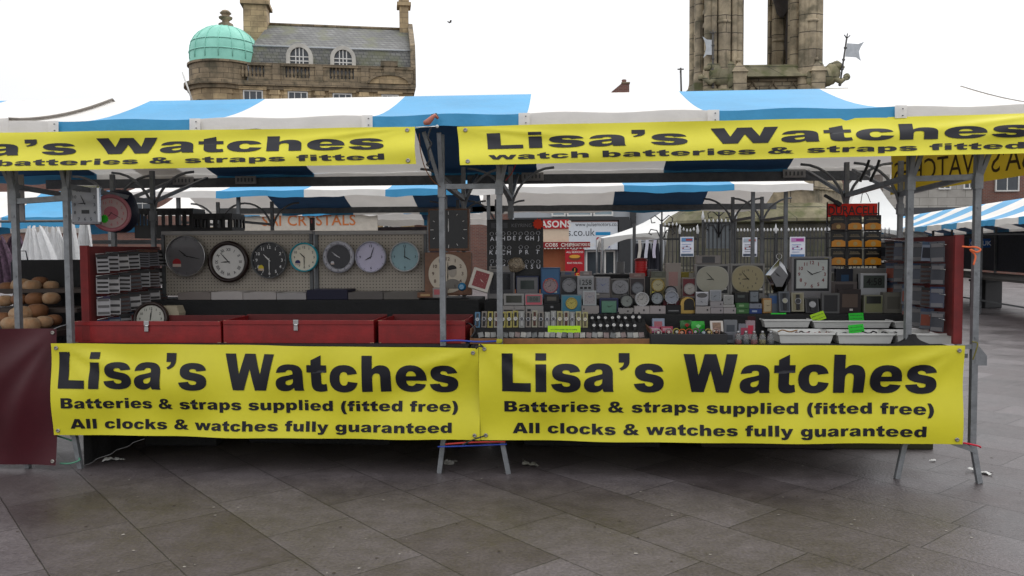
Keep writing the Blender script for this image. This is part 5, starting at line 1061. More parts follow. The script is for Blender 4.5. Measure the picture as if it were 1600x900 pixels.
# ---- domed building
class Plane:
    def __init__(s, px, Y, ang): s.o = at(px, 390, Y); s.o.z = 0; s.a = ang; s.d = Vector((math.cos(ang), math.sin(ang), 0)); s.n = Vector((-math.sin(ang), math.cos(ang), 0))
    def __call__(s, px, py, off=0.):
        r = ray(px, py); c = Vector((0, 0, CAMH)); t = ((s.o + s.n * off - c).dot(s.n)) / r.dot(s.n); p = c + r * t - s.o; return p.dot(s.d), p.z
PL = Plane(300, 45, R_(13)); t = thing('domed_building', 'sandstone corner building with a green copper dome and slate roof', 'building', PL.o, (0, 0, PL.a), HG)
xr, zc = PL(645, 135); xl = PL(300, 125)[0]; zc0 = PL(300, 124)[1]; zc = (zc + zc0) / 2; ZP = PL(480, 101)[1]; D = 12.
b = MB(); b.bx(1.6, xr, 0, D, 0, zc - .25); b.lathe([(1.95, 0), (1.95, zc - .25)], (1.72, 1.75, 0), 32, 0, None, 'Z'); b.build('wall', sand, t)
b = MB(); b.bx(1.6, xr + .15, -.30, .2, zc - .25, zc); b.bx(1.6, xr + .08, -.16, .2, zc - .45, zc - .25); b.lathe([(1.97, zc - .45), (2.10, zc - .43), (2.12, zc - .25), (2.3, zc - .22), (2.3, zc), (1.9, zc)], (1.72, 1.75, 0), 40, 0, None, 'Z', False); b.build('cornice', sand_d, t)
# parapet with balusters
b = MB(); b.bx(3.3, xr, -.05, .25, zc, zc + .28); b.bx(3.3, xr + .04, -.10, .30, ZP - .14, ZP + .02); b.lathe([(2.0, zc), (2.0, ZP), (2.1, ZP), (2.1, ZP + .12), (1.8, ZP + .12)], (1.72, 1.75, 0), 40, 0, None, 'Z', False)
for p0, p1 in ((413, 446), (484, 515), (553, 645)): x0, x1 = PL(p0, 115)[0], PL(p1, 115)[0]; b.bx(x0, x1, -.04, .24, zc + .28, ZP - .14)
b.build('parapet', sand_d, t)
for p0, p1 in ((376, 412), (447, 483), (516, 552)):
    x0, x1 = PL(p0, 115)[0], PL(p1, 115)[0]; b = MB(); n = 6
    for i in range(n):
        x = x0 + (x1 - x0) * (i + .5) / n; h = ZP - .14 - zc - .28; b.lathe([(.06, 0), (.09, h * .25), (.10, h * .4), (.05, h * .7), (.08, h)], (x, .1, zc + .28), 8)
    b.build('balustrade', sand_d, t)
for p in (338, 357, 432, 499, 570): x = PL(p, 115)[0]; MB().bx(x - .22, x + .22, -.14, -.06, zc + .05, ZP - .02).build('parapet_pier', sand_d, t)
for p in (338, 356, 430, 500, 569):
    x = PL(p, 150)[0]; b = MB(); b.bx(x - .24, x + .24, -.12, -.002, 0, zc - .75); b.bx(x - .32, x + .32, -.16, -.004, zc - .75, zc - .62); b.bx(x - .28, x + .28, -.14, -.004, zc - .62, zc - .47); b.build('pilaster', sand, t)
def win(parent, x, z0, w_, h_, y=-.002, arched=False, sur=None, bars=(2, 2), gl=None, fr=None, dp=.10):
    f = MB(); k = .07
    f.bx(x - w_ / 2, x + w_ / 2, y - dp, y - .002, z0, z0 + k); f.bx(x - w_ / 2, x - w_ / 2 + k, y - dp, y - .002, z0 + k, z0 + h_); f.bx(x + w_ / 2 - k, x + w_ / 2, y - dp, y - .002, z0 + k, z0 + h_); f.bx(x - w_ / 2 + k, x + w_ / 2 - k, y - dp, y - .002, z0 + h_ - k, z0 + h_)
    for i in range(1, bars[0]): xx = x - w_ / 2 + w_ * i / bars[0]; f.bx(xx - .025, xx + .025, y - dp * .8, y - .002, z0 + k, z0 + h_ - k)
    for i in range(1, bars[1]): zz = z0 + h_ * i / bars[1]; f.bx(x - w_ / 2 + k, x + w_ / 2 - k, y - dp * .7, y - .002, zz - .025, zz + .025)
    o = f.build('window', fr or frame_w, parent); MB().bx(x - w_ / 2 + k * .5, x + w_ / 2 - k * .5, y - dp * .5, y - .004, z0 + k * .5, z0 + h_ - k * .5).build('pane', gl or glass, o); return o
for p0, p1, tp in ((380, 411, 141), (450, 481, 143), (520, 550, 146), (596, 623, 148)):
    x0, zt = PL(p0, tp); x1 = PL(p1, tp)[0]; x = (x0 + x1) / 2; win(t, x, zt - 2.1, x1 - x0, 2.1, bars=(3, 2))
    b = MB(); b.bx(x0 - .22, x1 + .22, -.18, -.004, zt + .02, zt + .2); b.bx(x0 - .2, x0 - .02, -.10, -.004, zt - 2.1, zt + .02); b.bx(x1 + .02, x1 + .2, -.10, -.004, zt - 2.1, zt + .02); b.build('window_surround', sand, t)
    win(t, x, zt - 5.6, x1 - x0, 2.2, bars=(3, 2)); win(t, x, zt - 8.6, x1 - x0, 1.8, bars=(3, 2))
x0 = PL(306, 150)[0]; b = MB(); b.lathe([(.26, -.03), (.34, -.03), (.34, .06), (.26, .06)], (0, 0, 0), 20, 0, Matrix.Translation((.55, .18, zc - 1.35)) @ Matrix.Rotation(R_(-35), 4, 'Z'), 'Y', False); b.build('oval_window', sand_d, t)
MB().bx(3.2, xr - 1, .34, .40, zc, ZP + .1).build('lead_gutter', mat('pale_lead', (.50, .52, .54), .5, 0, .2, 2), t)
# pediment
xa, xb = PL(574, 137)[0], PL(642, 137)[0]; xm = (xa + xb) / 2; hw = (xb - xa) / 2; b = MB()
arc = [(xm + hw * math.cos(a), zc + .02 + .62 * math.sin(a)) for a in [math.pi * i / 16 for i in range(17)]]; arc2 = [(xm + (hw - .16) * math.cos(a), zc + .02 + .47 * math.sin(a)) for a in [math.pi * i / 16 for i in range(17)]]
b.prism(arc2, -.36, -.10, 1)
for i in range(16): b.prism([arc[i], arc[i + 1], arc2[i + 1], arc2[i]], -.46, -.12, 0)
b.build('pediment', [sand_d, sand], t)
x = PL(608, 97)[0]; MB().bx(x - .5, x + .5, -.2, .3, ZP + .03, ZP + .32).bx(x - .32, x + .32, -.16, .26, ZP - .7, ZP + .03).build('parapet_pedestal', sand_d, t)
# roof
zb_ = PL(520, 78)[1]; zr0 = PL(400, 36)[1] + 1.; b = MB(); xe = xr - .1; x2 = 3.4
zbk = PL(520, 76, 1.0)[1]; zrd = PL(520, 41, 4.)[1]
V = [(x2 - .4, .45, ZP - .6), (xe, .45, ZP - .6), (xe, .95, zbk), (x2, .95, zbk), (xe, 4.2, zrd), (x2 + .6, 4.2, zrd), (xe, 7.4, zbk), (x2, 7.4, zbk), (xe, 7.9, ZP - .6), (x2 - .4, 7.9, ZP - .6)]
b.add(V, [(0, 1, 2, 3), (3, 2, 4, 5), (5, 4, 6, 7), (7, 6, 8, 9), (0, 3, 7, 9), (3, 5, 7), (1, 8, 6, 2), (2, 6, 4)]); b.build('slate_roof', slate, t)
b = MB(); b.path([(x2, .93, zbk), (xe, .93, zbk)], .06, 6); b.build('roof_flashing', mat('lead_flashing', (.34, .36, .38), .5), t)
b = MB(); b.path([(x2 + .6, 4.2, zrd + .03), (xe, 4.2, zrd + .03)], .10, 6); b.build('ridge', sand_d, t)
b = MB(); b.add([(xe, y, z) for y, z in ((.2, zc), (.2, ZP + .1), (.8, zbk + .35), (4.2, zrd + .4), (7.6, zbk + .35), (8, zc))] + [(xe + .3, y, z) for y, z in ((.2, zc), (.2, ZP + .1), (.8, zbk + .35), (4.2, zrd + .4), (7.6, zbk + .35), (8, zc))], [(0, 1, 2, 3, 4, 5), (11, 10, 9, 8, 7, 6)] + [(i, i + 6, (i + 1) % 6 + 6, (i + 1) % 6) for i in range(6)]); b.build('gable_parapet', sand_d, t)
for p0, p1, yt, yb in ((447, 489, 68, 103), (516, 556, 72, 105)):
    x0, z1 = PL(p0, yt, .3); x1, z0 = PL(p1, yb, .3); x = (x0 + x1) / 2; hw = (x1 - x0) / 2; zs = z1 - hw
    pts = lambda r: [(x - r, z0)] + [(x + r * math.cos(a), zs + r * math.sin(a)) for a in [math.pi - math.pi * i / 14 for i in range(15)]] + [(x + r, z0)]
    o_, i_ = pts(hw), pts(hw * .70); b = MB()
    for i in range(len(o_) - 1): b.prism([o_[i], o_[i + 1], i_[i + 1], i_[i]], .12, .9)
    dm = b.build('dormer', mat('white_stone', (.50, .48, .43), .7, 0, .25, 1.5), t)
    f = MB(); r = hw * .70
    for xx in (-.4, 0, .4): f.bx(x + xx * r - .03, x + xx * r + .03, .2, .26, z0, zs + r * math.sqrt(1 - xx * xx) * .98)
    f.bx(x - r, x + r, .21, .25, (z0 + zs) / 2 - .03, (z0 + zs) / 2 + .03); f.bx(x - r, x + r, .21, .25, zs - .03, zs + .03); f.build('glazing_bar', frame_w, dm)
    MB().prism(i_, .28, .32).build('pane', glass, dm)
# chimneys
for p0, p1, yb, off in ((381, 421, 52, 4.2), (622, 640, 50, 4.2)):
    x0, z0 = PL(p0, yb, off); x1, zt = PL(p1, -8, off); zm = PL(p0, 12, off)[1]; b = MB(); d = (x1 - x0) if p0 < 400 else .9
    b.bx(x0 + .1, x1 - .1, off - d / 2, off + d / 2, z0 - 1.2, zm); b.bx(x0 - .06, x1 + .06, off - d / 2 - .14, off + d / 2 + .14, zm, zm + .22); b.bx(x0 + .06, x1 - .06, off - d / 2, off + d / 2, zm + .22, zt + .6); b.bx(x0, x1, off - d / 2 - .1, off + d / 2 + .1, zt + .6, zt + .8)
    b.build('chimney', sand, t)
# dome
x0, z0 = PL(297, 97, 1.75); x1, _ = PL(405, 97, 1.75); zt = PL(351, 42, 1.75)[1]; R = (x1 - x0) / 2; xc = (x0 + x1) / 2; H = zt - z0; b = MB()
b.lathe([(R, z0 - .2), (R, z0 + H * .22)] + [(R * math.cos(a) ** .9, z0 + H * .22 + H * .78 * math.sin(a)) for a in [i * math.pi / 24 for i in range(1, 12)]] + [(.3, zt)], (xc, 1.75, 0), 48); dm = b.build('dome', verd, t)
b = MB()
for k in range(16):
    a = 2 * math.pi * k / 16; b.path([(xc + (R + .02) * math.cos(a), 1.75 + (R + .02) * math.sin(a), z0), (xc + (R + .02) * math.cos(a), 1.75 + (R + .02) * math.sin(a), z0 + H * .22)] + [(xc + (R * math.cos(e) ** .9 + .02) * math.cos(a), 1.75 + (R * math.cos(e) ** .9 + .02) * math.sin(a), z0 + H * .22 + H * .78 * math.sin(e)) for e in [i * math.pi / 16 for i in range(1, 8)]], .03, 5)
for q in (.22, .5): e = math.asin(max(0, (q - .22) / .78)); r_ = R * math.cos(e) ** .9 + .02; b.path([(xc + r_ * math.cos(a), 1.75 + r_ * math.sin(a), z0 + H * q) for a in [2 * math.pi * i / 36 for i in range(36)]], .035, 5, 0, False, True)
b.build('standing_seam', mat('verdigris_seam', (.27, .61, .50), .6, 0, .2, 2), dm)
zt2 = PL(351, 14, 1.75)[1]; h = zt2 - zt; b = MB(); b.lathe([(.45, 0), (.42, h * .2), (.22, h * .3), (.2, h * .38), (.38, h * .5), (.40, h * .58), (.2, h * .66), (.26, h * .74), (.34, h * .8), (.2, h * .95), (.05, h)], (xc + .1, 1.75, zt - .05), 14); b.build('finial', sand_d, t)
tag(MB().rod(at(302, 162, 43), at(285, 113, 43), .045, 6).build('flagpole', frame_w), 'bare white flagpole leaning out from the domed building', 'flagpole')
# ---- low roof behind, brick chimney, gull
p0 = at(640, 141, 60); p1 = at(751, 146, 60); t = thing('roofed_house', 'low dark-roofed house behind, beside the domed building', 'building', (p0.x, 60, 0), (0, 0, 0), HG)
MB().bx(0, p1.x - p0.x, 0, 6, 0, p0.z - 1.2).build('wall', brick, t); W = p1.x - p0.x; b = MB(); b.add([(0, -.3, p0.z - 1.3), (W, -.3, p1.z - 1.1), (W, 3, p1.z), (0, 3, p0.z), (W, 6.3, p1.z - 1.1), (0, 6.3, p0.z - 1.3)], [(0, 1, 2, 3), (3, 2, 4, 5), (0, 3, 5), (1, 4, 2)]); b.build('roof', slate, t)
t = thing('brick_chimney', 'red brick chimney stump with sloping shoulder against the white sky', 'chimney', at(970, 146, 40)); k = 40 / F
MB().prism([(-15 * k, -8), (13 * k, -8), (13 * k, 15 * k), (2 * k, 16 * k), (-14 * k, 3 * k)], 0, .9).build('brickwork', brick, t); MB().bx(1 * k, 14 * k, -.05, .95, 15 * k, 17 * k).build('coping', sand_d, t); MB().lathe([(.09, 0), (.12, .2), (.08, .22)], (6 * k, .45, 17 * k), 10).build('chimney_pot', brick, t)
tag(MB().bx(-10, 10, 0, 8, 0, 8.4).build('brick_building', brick, None, (at(1010, 390, 41).x, 41.2, 0)), 'plain brick building under the chimney stump, behind the market', 'building', HG)
c = at(703, 35, 26); b = MB(); b.lathe([(.001, -.12), (.03, -.08), (.04, 0), (.02, .08), (.001, .13)], (0, 0, 0), 10, 0, Matrix.Rotation(R_(90), 4, 'X') @ Matrix.Rotation(R_(60), 4, 'Y')); b.add([(-.02, 0, .01), (.05, 0, .01), (-.12, .1, .10), (-.2, .15, .06), (.02, -.1, .1), (.14, -.16, .05)], [(0, 1, 2), (0, 2, 3), (0, 1, 4), (1, 5, 4)])
tag(b.build('gull', cmat((90, 84, 80), .7), None, c), 'small gull flying in the white sky', 'bird').scale = (.62, .62, .62)
# ---- monument
MY = 20.; mc = at(1188, 390, MY + 1.6); t = thing('stone_monument', 'tall gothic stone monument with open clustered piers and a mossy stepped base', 'monument', (mc.x, MY + 1.6, 0), (0, 0, R_(2)))
def mz(py, Y=MY): return at(1188, py, Y).z
def mxx(px, Y=MY): return at(px, 390, Y).x - mc.x
def octo(r, z): return [(r * math.cos(R_(22.5 + 45 * i)), r * math.sin(R_(22.5 + 45 * i)), z) for i in range(8)]
def oct_stack(b, prof, mi=0):
    vs = [p for r, z in prof for p in octo(r, z)]; fs = [(i * 8 + j, i * 8 + (j + 1) % 8, (i + 1) * 8 + (j + 1) % 8, (i + 1) * 8 + j) for i in range(len(prof) - 1) for j in range(8)]; fs.append([(len(prof) - 1) * 8 + j for j in range(8)]); b.add(vs, fs, mi)
z1, z2, z3 = mz(345, 18.6), mz(322, 18.8), mz(262, 19.6)
b = MB(); oct_stack(b, [(4.0, 0), (4.0, .5), (3.4, .52), (3.4, 1.0), (2.6, 1.02), (2.45, z1 - .04)]); b.build('plinth', brickmat('dark_plinth_stone', (.085, .078, .055), (.06, .055, .04), (.03, .03, .02), .9, .35, .012, nz=(.5, 1.4), sc=2.2, moss=(.05, .055, .025)), t)  # lowest tier in a darker stone than the drum above
b = MB(); oct_stack(b, [(2.4, z1 - .04), (2.62, z1), (2.62, z1 + .08), (2.45, z2 - .1), (2.05, z2 + .12)]); b.build('weathered_ledge', mossy, t)
b = MB(); oct_stack(b, [(2.0, z2 + .12), (2.0, z3 - .3), (1.85, z3)]); b.build('base_drum', monst, t)
b = MB()
for i in range(8):
    a0 = R_(22.5 + 45 * i); a1 = a0 + R_(45)
    for k in range(7):
        q = (k + .5) / 7; p = Vector((2.01 * (math.cos(a0) * (1 - q) + math.cos(a1) * q), 2.01 * (math.sin(a0) * (1 - q) + math.sin(a1) * q), z2 + .45)); b.lathe([(.02, -.03), (.09, -.02), (.10, .02), (.02, .03)], tuple(p), 8)
b.build('carved_frieze', monst, t)
zf0, zf1, zs0 = mz(146), mz(118), mz(94)
b = MB(); b.bx(-1.35, 1.35, -1.35, 1.35, z3 - .05, zf0); b.bx(mxx(1158), mxx(1258), -1.25, 1.25, zf0, zf1); b.build('shaft', monst, t)
b = MB(); b.add([(mxx(1152), -1.5, zf1), (mxx(1262), -1.5, zf1), (mxx(1258), -1.1, zs0), (mxx(1158), -1.1, zs0), (mxx(1152), 1.5, zf1), (mxx(1262), 1.5, zf1), (mxx(1258), 1.1, zs0), (mxx(1158), 1.1, zs0)], [(0, 1, 2, 3), (4, 7, 6, 5), (3, 2, 6, 7), (0, 4, 5, 1), (0, 3, 7, 4), (1, 5, 6, 2)]); b.build('sloping_sill', mossy, t)
b = MB(); n = 3; xa, xb = mxx(1160), mxx(1256)
for i in range(n):
    q0 = xa + (xb - xa) * i / n; q1 = xa + (xb - xa) * (i + 1) / n; qm = (q0 + q1) / 2; b.path([(q0, -1.27, zf0 - .05), (qm, -1.27, zf1 - .1), (q1, -1.27, zf0 - .05)], .035, 5)
b.path([(xa, -1.27, zf1 - .05), (xb, -1.27, zf1 - .05)], .05, 5); b.build('gabled_tracery', sand_d, t)
def pier(x0, x1, y0, y1, nm='clustered_pier', zt=10.2, rk=.6):
    b = MB(); b.bx(x0 + .12, x1 - .12, y0 + .12, y1 - .12, z3 - .1, zt); w_ = x1 - x0; d_ = y1 - y0
    for (fx, fy, r) in ((.12, .05, .17), (.5, .0, .22), (.88, .05, .17), (0, .5, .2), (1, .5, .2), (.12, .95, .15), (.88, .95, .15)): r *= rk; b.lathe([(r * 1.25, z3), (r * 1.25, zs0 - .2), (r * 1.05, zs0 - .1), (r, zs0), (r, zt - .1)], (x0 + w_ * fx, y0 + d_ * fy, 0), 12)
    for q in range(4): b.lathe([(.075, z3), (.075, zt - .1)], (x0 + w_ * (.25 + .17 * q), y0 - .02, 0), 8)
    for zz in (mz(30),): b.lathe([(.02, -.04), (.17, -.03), (.17, .03), (.02, .04)], (x0 + w_ * .5, y0, zz), 12)
    for zz in (mz(30), mz(8)): b.bx(x0 + .04, x1 - .04, y0 + .04, y1 - .04, zz - .05, zz + .05)
    return b.build(nm, monst, t)
pier(mxx(1097), mxx(1160), -1.35, -.35); pier(mxx(1250), mxx(1283), -1.35, -.35); pier(mxx(1204, 22.2), mxx(1222, 22.2), .5, 1.0, rk=.3); pier(mxx(1240, 21.5), mxx(1256, 21.5), .3, .9, rk=.3); pier(mxx(1097, 21), mxx(1118, 21), .4, 1.2)
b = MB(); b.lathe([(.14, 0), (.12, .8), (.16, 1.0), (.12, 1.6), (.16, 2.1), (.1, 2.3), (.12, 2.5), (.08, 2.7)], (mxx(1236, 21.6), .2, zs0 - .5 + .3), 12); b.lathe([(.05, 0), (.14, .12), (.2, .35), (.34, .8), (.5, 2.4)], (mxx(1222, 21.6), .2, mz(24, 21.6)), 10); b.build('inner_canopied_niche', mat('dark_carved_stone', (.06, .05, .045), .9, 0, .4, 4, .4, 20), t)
for s, px in ((0, 1150), (1, 1273)):
    b = MB(); x = mxx(px); b.bx(x - .16, x + .16, -1.62, -1.3, zf0 - 1, mz(112)); b.add([(x - .2, -1.66, mz(112)), (x + .2, -1.66, mz(112)), (x + .2, -1.26, mz(112)), (x - .2, -1.26, mz(112)), (x, -1.46, mz(93))], [(0, 1, 4), (1, 2, 4), (2, 3, 4), (3, 0, 4), (0, 3, 2, 1)]); b.lathe([(.03, -.04), (.07, 0), (.03, .05)], (x, -1.46, mz(92)), 8); b.build('pinnacle', monst, t)
b = MB(); hw = (mxx(1250) - mxx(1160)) / 2; xm = (mxx(1250) + mxx(1160)) / 2
for s in (-1, 1): b.path([(xm + s * hw, -.85, 8.2), (xm + s * hw * .8, -.85, 9.0), (xm + s * hw * .4, -.85, 9.7), (xm, -.85, 10.1)], .2, 6)
b.bx(mxx(1097), mxx(1283), -1.35, 1.2, 10.2, 10.9); b.add([(mxx(1097), -1.35, 10.9), (mxx(1283), -1.35, 10.9), (mxx(1283), 1.2, 10.9), (mxx(1097), 1.2, 10.9), (xm, 0, 14)], [(0, 1, 4), (1, 2, 4), (2, 3, 4), (3, 0, 4)]); b.build('spire', monst, t)
# stepped shoulder at the foot of the tower
b = MB(); b.bx(mxx(1083), mxx(1097), -1.3, .8, z3 - .4, mz(124)); b.bx(mxx(1074), mxx(1083), -1.3, .8, z3 - .4, mz(139)); b.build('stepped_buttress', mossy, t)
def beast(px, py, s, flip):
    """a crouching, weathered carved animal: haunch, back, shoulders, raised head, foreleg"""
    x, z = mxx(px), mz(py); f = -1 if flip else 1; b = MB()
    def lump(cx, cz, rx_, rz__, ry_=.2, ph=0):
        b.grid(lambda u, v: (x + f * s * (cx + rx_ * math.cos(2 * math.pi * u) * math.sin(math.pi * v) * (1 + .14 * math.sin(u * 25 + ph))), -1.4 + s * ry_ * math.sin(2 * math.pi * u) * math.sin(math.pi * v), z + s * (cz + rz__ * math.cos(math.pi * v) * (1 + .12 * math.sin(u * 19 + v * 9 + ph)))), 14, 8)
    lump(-.30, -.05, .26, .36, .24, 1); lump(-.05, .0, .3, .26, .22, 2); lump(.14, .10, .2, .26, .2, 3); lump(.26, .28, .15, .14, .14, 4); lump(.38, .25, .10, .07, .09, 5); lump(-.22, .25, .16, .18, .1, 6)
    b.path([(x + f * .15 * s, -1.45, z), (x + f * .34 * s, -1.5, z - .16 * s), (x + f * .50 * s, -1.5, z - .02 * s)], [.10 * s, .075 * s, .06 * s], 8); lump(.54, .0, .09, .09, .09, 7); b.bx(x - .5 * s, x + .5 * s, -1.6, -1.1, z - .55 * s, z - .34 * s)
    return b.build('stone_beast', mossy, t)
beast(1290, 119, .9, False); beast(1124, 118, .9, True)
def vane(lb, base, top, fw_, flip):
    t = thing('weather_vane', lb, 'weather vane', base, (0, 0, 0), 'flag-shaped vanes on the monument'); d = top - base; h = d.length; ang = math.atan2(d.x, d.z); T = Matrix.Rotation(ang, 4, 'Y')
    b = MB(); b.rod((0, 0, 0), (0, 0, h), .022, 8, 0, False, T)
    for zz in (.02, .35, .55, .8): b.lathe([(.02, h * zz - .03), (.045, h * zz), (.02, h * zz + .03)], (0, 0, 0), 8, 0, T)
    for s in (-1, 0, 1): b.rod((0, 0, h), (s * .07, 0, h + .12 - abs(s) * .04), .014, 6, 0, False, T)
    b.build('pole', mat('old_iron', (.10, .095, .09), .6, .4, .3), t); f = -1 if flip else 1
    pl = [(f * .03, h * .62), (f * fw_ * .85, h * .63), (f * (fw_ + .07), h * .57), (f * (fw_ + .02), h * .66), (f * fw_ * .97, h * .76), (f * (fw_ + .02), h * .86), (f * (fw_ + .08), h * .97), (f * fw_ * .85, h * .91), (f * .03, h * .9)]
    b = MB(); b.prism(pl if not flip else pl[::-1], -.008, .008, 0, T); b.build('flag_plate', mat('pale_painted_metal', (.46, .48, .50), .5), t)
    return t
vane('pale metal flag vane leaning out on a pole from the stone beast', at(1312, 134, MY + .15), at(1323, 60, MY + .15), .34, False)
vane('pale metal flag vane on an upright pole against the clustered pier', at(1114, 138, MY + .05), at(1114, 54, MY + .05), .17, True)
b = MB(); p = at(1065, 165, 24); q = at(1063.5, 106, 24); b.rod(p, q, .028, 6); b.rod(q + Vector((-.09, 0, -.04)), q + Vector((.09, 0, -.04)), .02, 6); b.rod(q + Vector((0, -.09, -.10)), q + Vector((0, .09, -.10)), .02, 6); b.rod(Vector((q.x, 24, 0)), p, .04, 6)
tag(b.build('mast', mat('old_iron', (.10, .095, .09), .6, .4, .3)), 'thin mast with a small crosspiece standing before the monument', 'mast')
# ---- iron railing with posters
RY = 16.4; iron = mat('black_iron', (.012, .012, .013), .5, .3, .2); tips = mat('silver_finial', (.55, .55, .55), .4, .3)
def rz_(py): return at(1150, py, RY).z
def rx_(px): return at(px, 390, RY).x
t = thing('iron_railing', 'black iron railing with silver spear tips round the monument', 'railing', (rx_(1150), RY, 0), (0, 0, 0)); ox = rx_(1150)
def panel(p0, p1, zt, zr, n, bow=0):
    x0, x1 = rx_(p0) - ox, rx_(p1) - ox; b = MB()
    for z in (zr, .45): b.box(((x0 + x1) / 2, 0, z), (x1 - x0, .02, .035))
    for i in range(n):
        x = x0 + (x1 - x0) * (i + .5) / n; z = zt + bow * abs((i + .5) / n * 2 - 1) ** 2; b.rod((x, 0, .1), (x, 0, z), .011, 5); b.lathe([(.012, 0), (.024, .025), (.003, .07)], (x, 0, z), 6, 1)
    b.build('railing_panel', [iron, tips], t)
panel(1036, 1060, rz_(352), rz_(373), 4); panel(1060, 1092, rz_(362), rz_(373), 6, .10); panel(1098, 1150, rz_(347), rz_(348), 8); panel(1150, 1212, rz_(362), rz_(373), 12); panel(1212, 1292, rz_(362), rz_(373), 14); panel(1292, 1392, rz_(362), rz_(373), 16)
for p in (1062, 1090, 1098, 1149, 1212, 1292):
    b = MB(); x = rx_(p) - ox; z = rz_(343 if p in (1098, 1149) else 365); b.rod((x, 0, 0), (x, 0, z), .024, 6); b.lathe([(.02, 0), (.034, .06), (.004, .19)], (x, 0, z), 8, 1); b.build('railing_post', [iron, tips], t)
def scroll(px, py, s):
    x, z = rx_(px) - ox, rz_(py); b = MB(); b.rod((x, 0, z - .42), (x, 0, z + .3), .018, 6); b.lathe([(.02, 0), (.045, .05), (.003, .16)], (x, 0, z + .3), 8)
    for f in (-1, 1):
        b.path([(x + f * .02, 0, z - .35), (x + f * .10, 0, z - .18), (x + f * .22, 0, z - .16), (x + f * .26, 0, z - .24), (x + f * .2, 0, z - .27)], .012, 5); b.path([(x, 0, z), (x + f * .14, 0, z + .12), (x + f * .22, 0, z + .06), (x + f * .2, 0, z - .03), (x + f * .13, 0, z - .02)], .012, 5)
    b.build('scrollwork', iron, t)
scroll(1123, 338, 1); scroll(1034, 345, 1)
X0, X1 = rx_(1104) - ox, rx_(1142) - ox; MB().bx(X0, X1, .03, .06, rz_(388), rz_(349)).build('notice_panel', mat('grey_glazed_panel', (.11, .125, .135), .2), t)
def poster(lb, x0, y0, x1, y1, Y, cols, rz=0):
    X, Z, W, H = rect(x0, y0, x1, y1, Y); b = MB(); b.grid(lambda u, v: ((u - .5) * W, -.012 * math.sin(u * 3.1), v * H), 6, 4, 0)
    b.f = [f for f in b.f]; yy = -.016
    b.bx(-W * .42, W * .42, yy, yy + .001, H * .76, H * .95, 1); b.bx(-W * .1, W * .38, yy - .001, yy - .0005, H * .8, H * .9, 2)
    for k in range(4): b.bx(-W * .36, W * (.1 + .24 * rnd.random()), yy, yy + .001, H * (.24 + .12 * k), H * (.28 + .12 * k), 3)
    for k in range(3): b.disc((W * (-.3 + .28 * k), yy, H * (.42 + .1 * (k % 2))), W * .06, 8, 2)
    b.bx(-W * .45, W * .45, yy, yy + .001, H * .03, H * .15, 4)
    o = b.build('poster', [cmat((204, 206, 214), .5)] + [cmat(c, .5) for c in cols], None, (X, Y, Z)); tag(o, lb, 'poster', 'posters tied to the railing')
PC = [(90, 130, 170), (150, 60, 60), (150, 160, 190), (70, 84, 100)]
poster('pale blue-topped poster on the railing above the boxed red clock', 1063, 370, 1084, 401, RY - .06, PC); poster('pale poster on the railing above the numbered cushion clock', 1160, 371, 1183, 401, RY - .06, [(150, 160, 170), (160, 70, 60), (120, 120, 130), (60, 66, 80)]); poster('pale pink-lettered poster on the railing above the square white clock', 1234, 370, 1258, 402, RY - .06, [(170, 120, 170), (150, 40, 120), (150, 160, 190), (80, 110, 150)])
# dark garments with pale ties
gx = lambda p: at(p, 400, 14.6).x
t = thing('clothes_rail', 'rail of dark garments beside the iron railing', 'clothes rail', (gx(1010), 14.6, 0)); ox2 = gx(1010)
for p in (991, 1033): MB().rod((gx(p) - ox2, 0, 0), (gx(p) - ox2, 0, at(p, 350, 14.6).z), .03, 8).build('post', iron, t)
MB().rod((gx(990) - ox2, 0, at(1010, 378, 14.6).z), (gx(1034) - ox2, 0, at(1010, 373, 14.6).z), .014, 6).build('rail', steel, t)
for i, (p, l) in enumerate(((998, 'beside the tent'), (1011, 'in the middle of the rail'), (1024, 'beside the railing'))):
    c = Vector((gx(p), 14.6, .45)); zt = at(p, 375, 14.6).z - .06; b = MB(); b.grid(lambda u, v: ((u - .5) * .17 * (1 - .3 * v ** 4), -.03 * math.sin(u * 9 + i) - .04, v * (zt - .45)), 10, 6); b.grid(lambda u, v: ((.5 - u) * .17 * (1 - .3 * v ** 4), .05 + .02 * math.sin(u * 9), v * (zt - .45)), 10, 6); tag(b.build('dark_garment', mat('navy_cloth', (.012, .012, .02), .9, 0, .3), None, c), 'dark hanging garment on the rail, ' + l, 'garment', 'dark garments on the rail')
for i, (p, l) in enumerate(((998, 'cream'), (1009, 'white speckled'), (1021.5, 'lilac-white'))):
    zt = at(p, 375, 14.5).z; zb = at(p, 403, 14.5).z; b = MB(); b.grid(lambda u, v: ((u - .5) * .055 + .012 * math.sin(v * 4 + i), -.004 * math.sin(u * 3), (zb - zt) * v), 3, 8); tag(b.build('neck_tie', cmat([(190, 184, 176), (196, 196, 206), (186, 180, 196)][i], .6), None, (gx(p), 14.48, zt)), '%s tie hanging in front of the dark garments' % l, 'tie', 'pale ties on the rail')
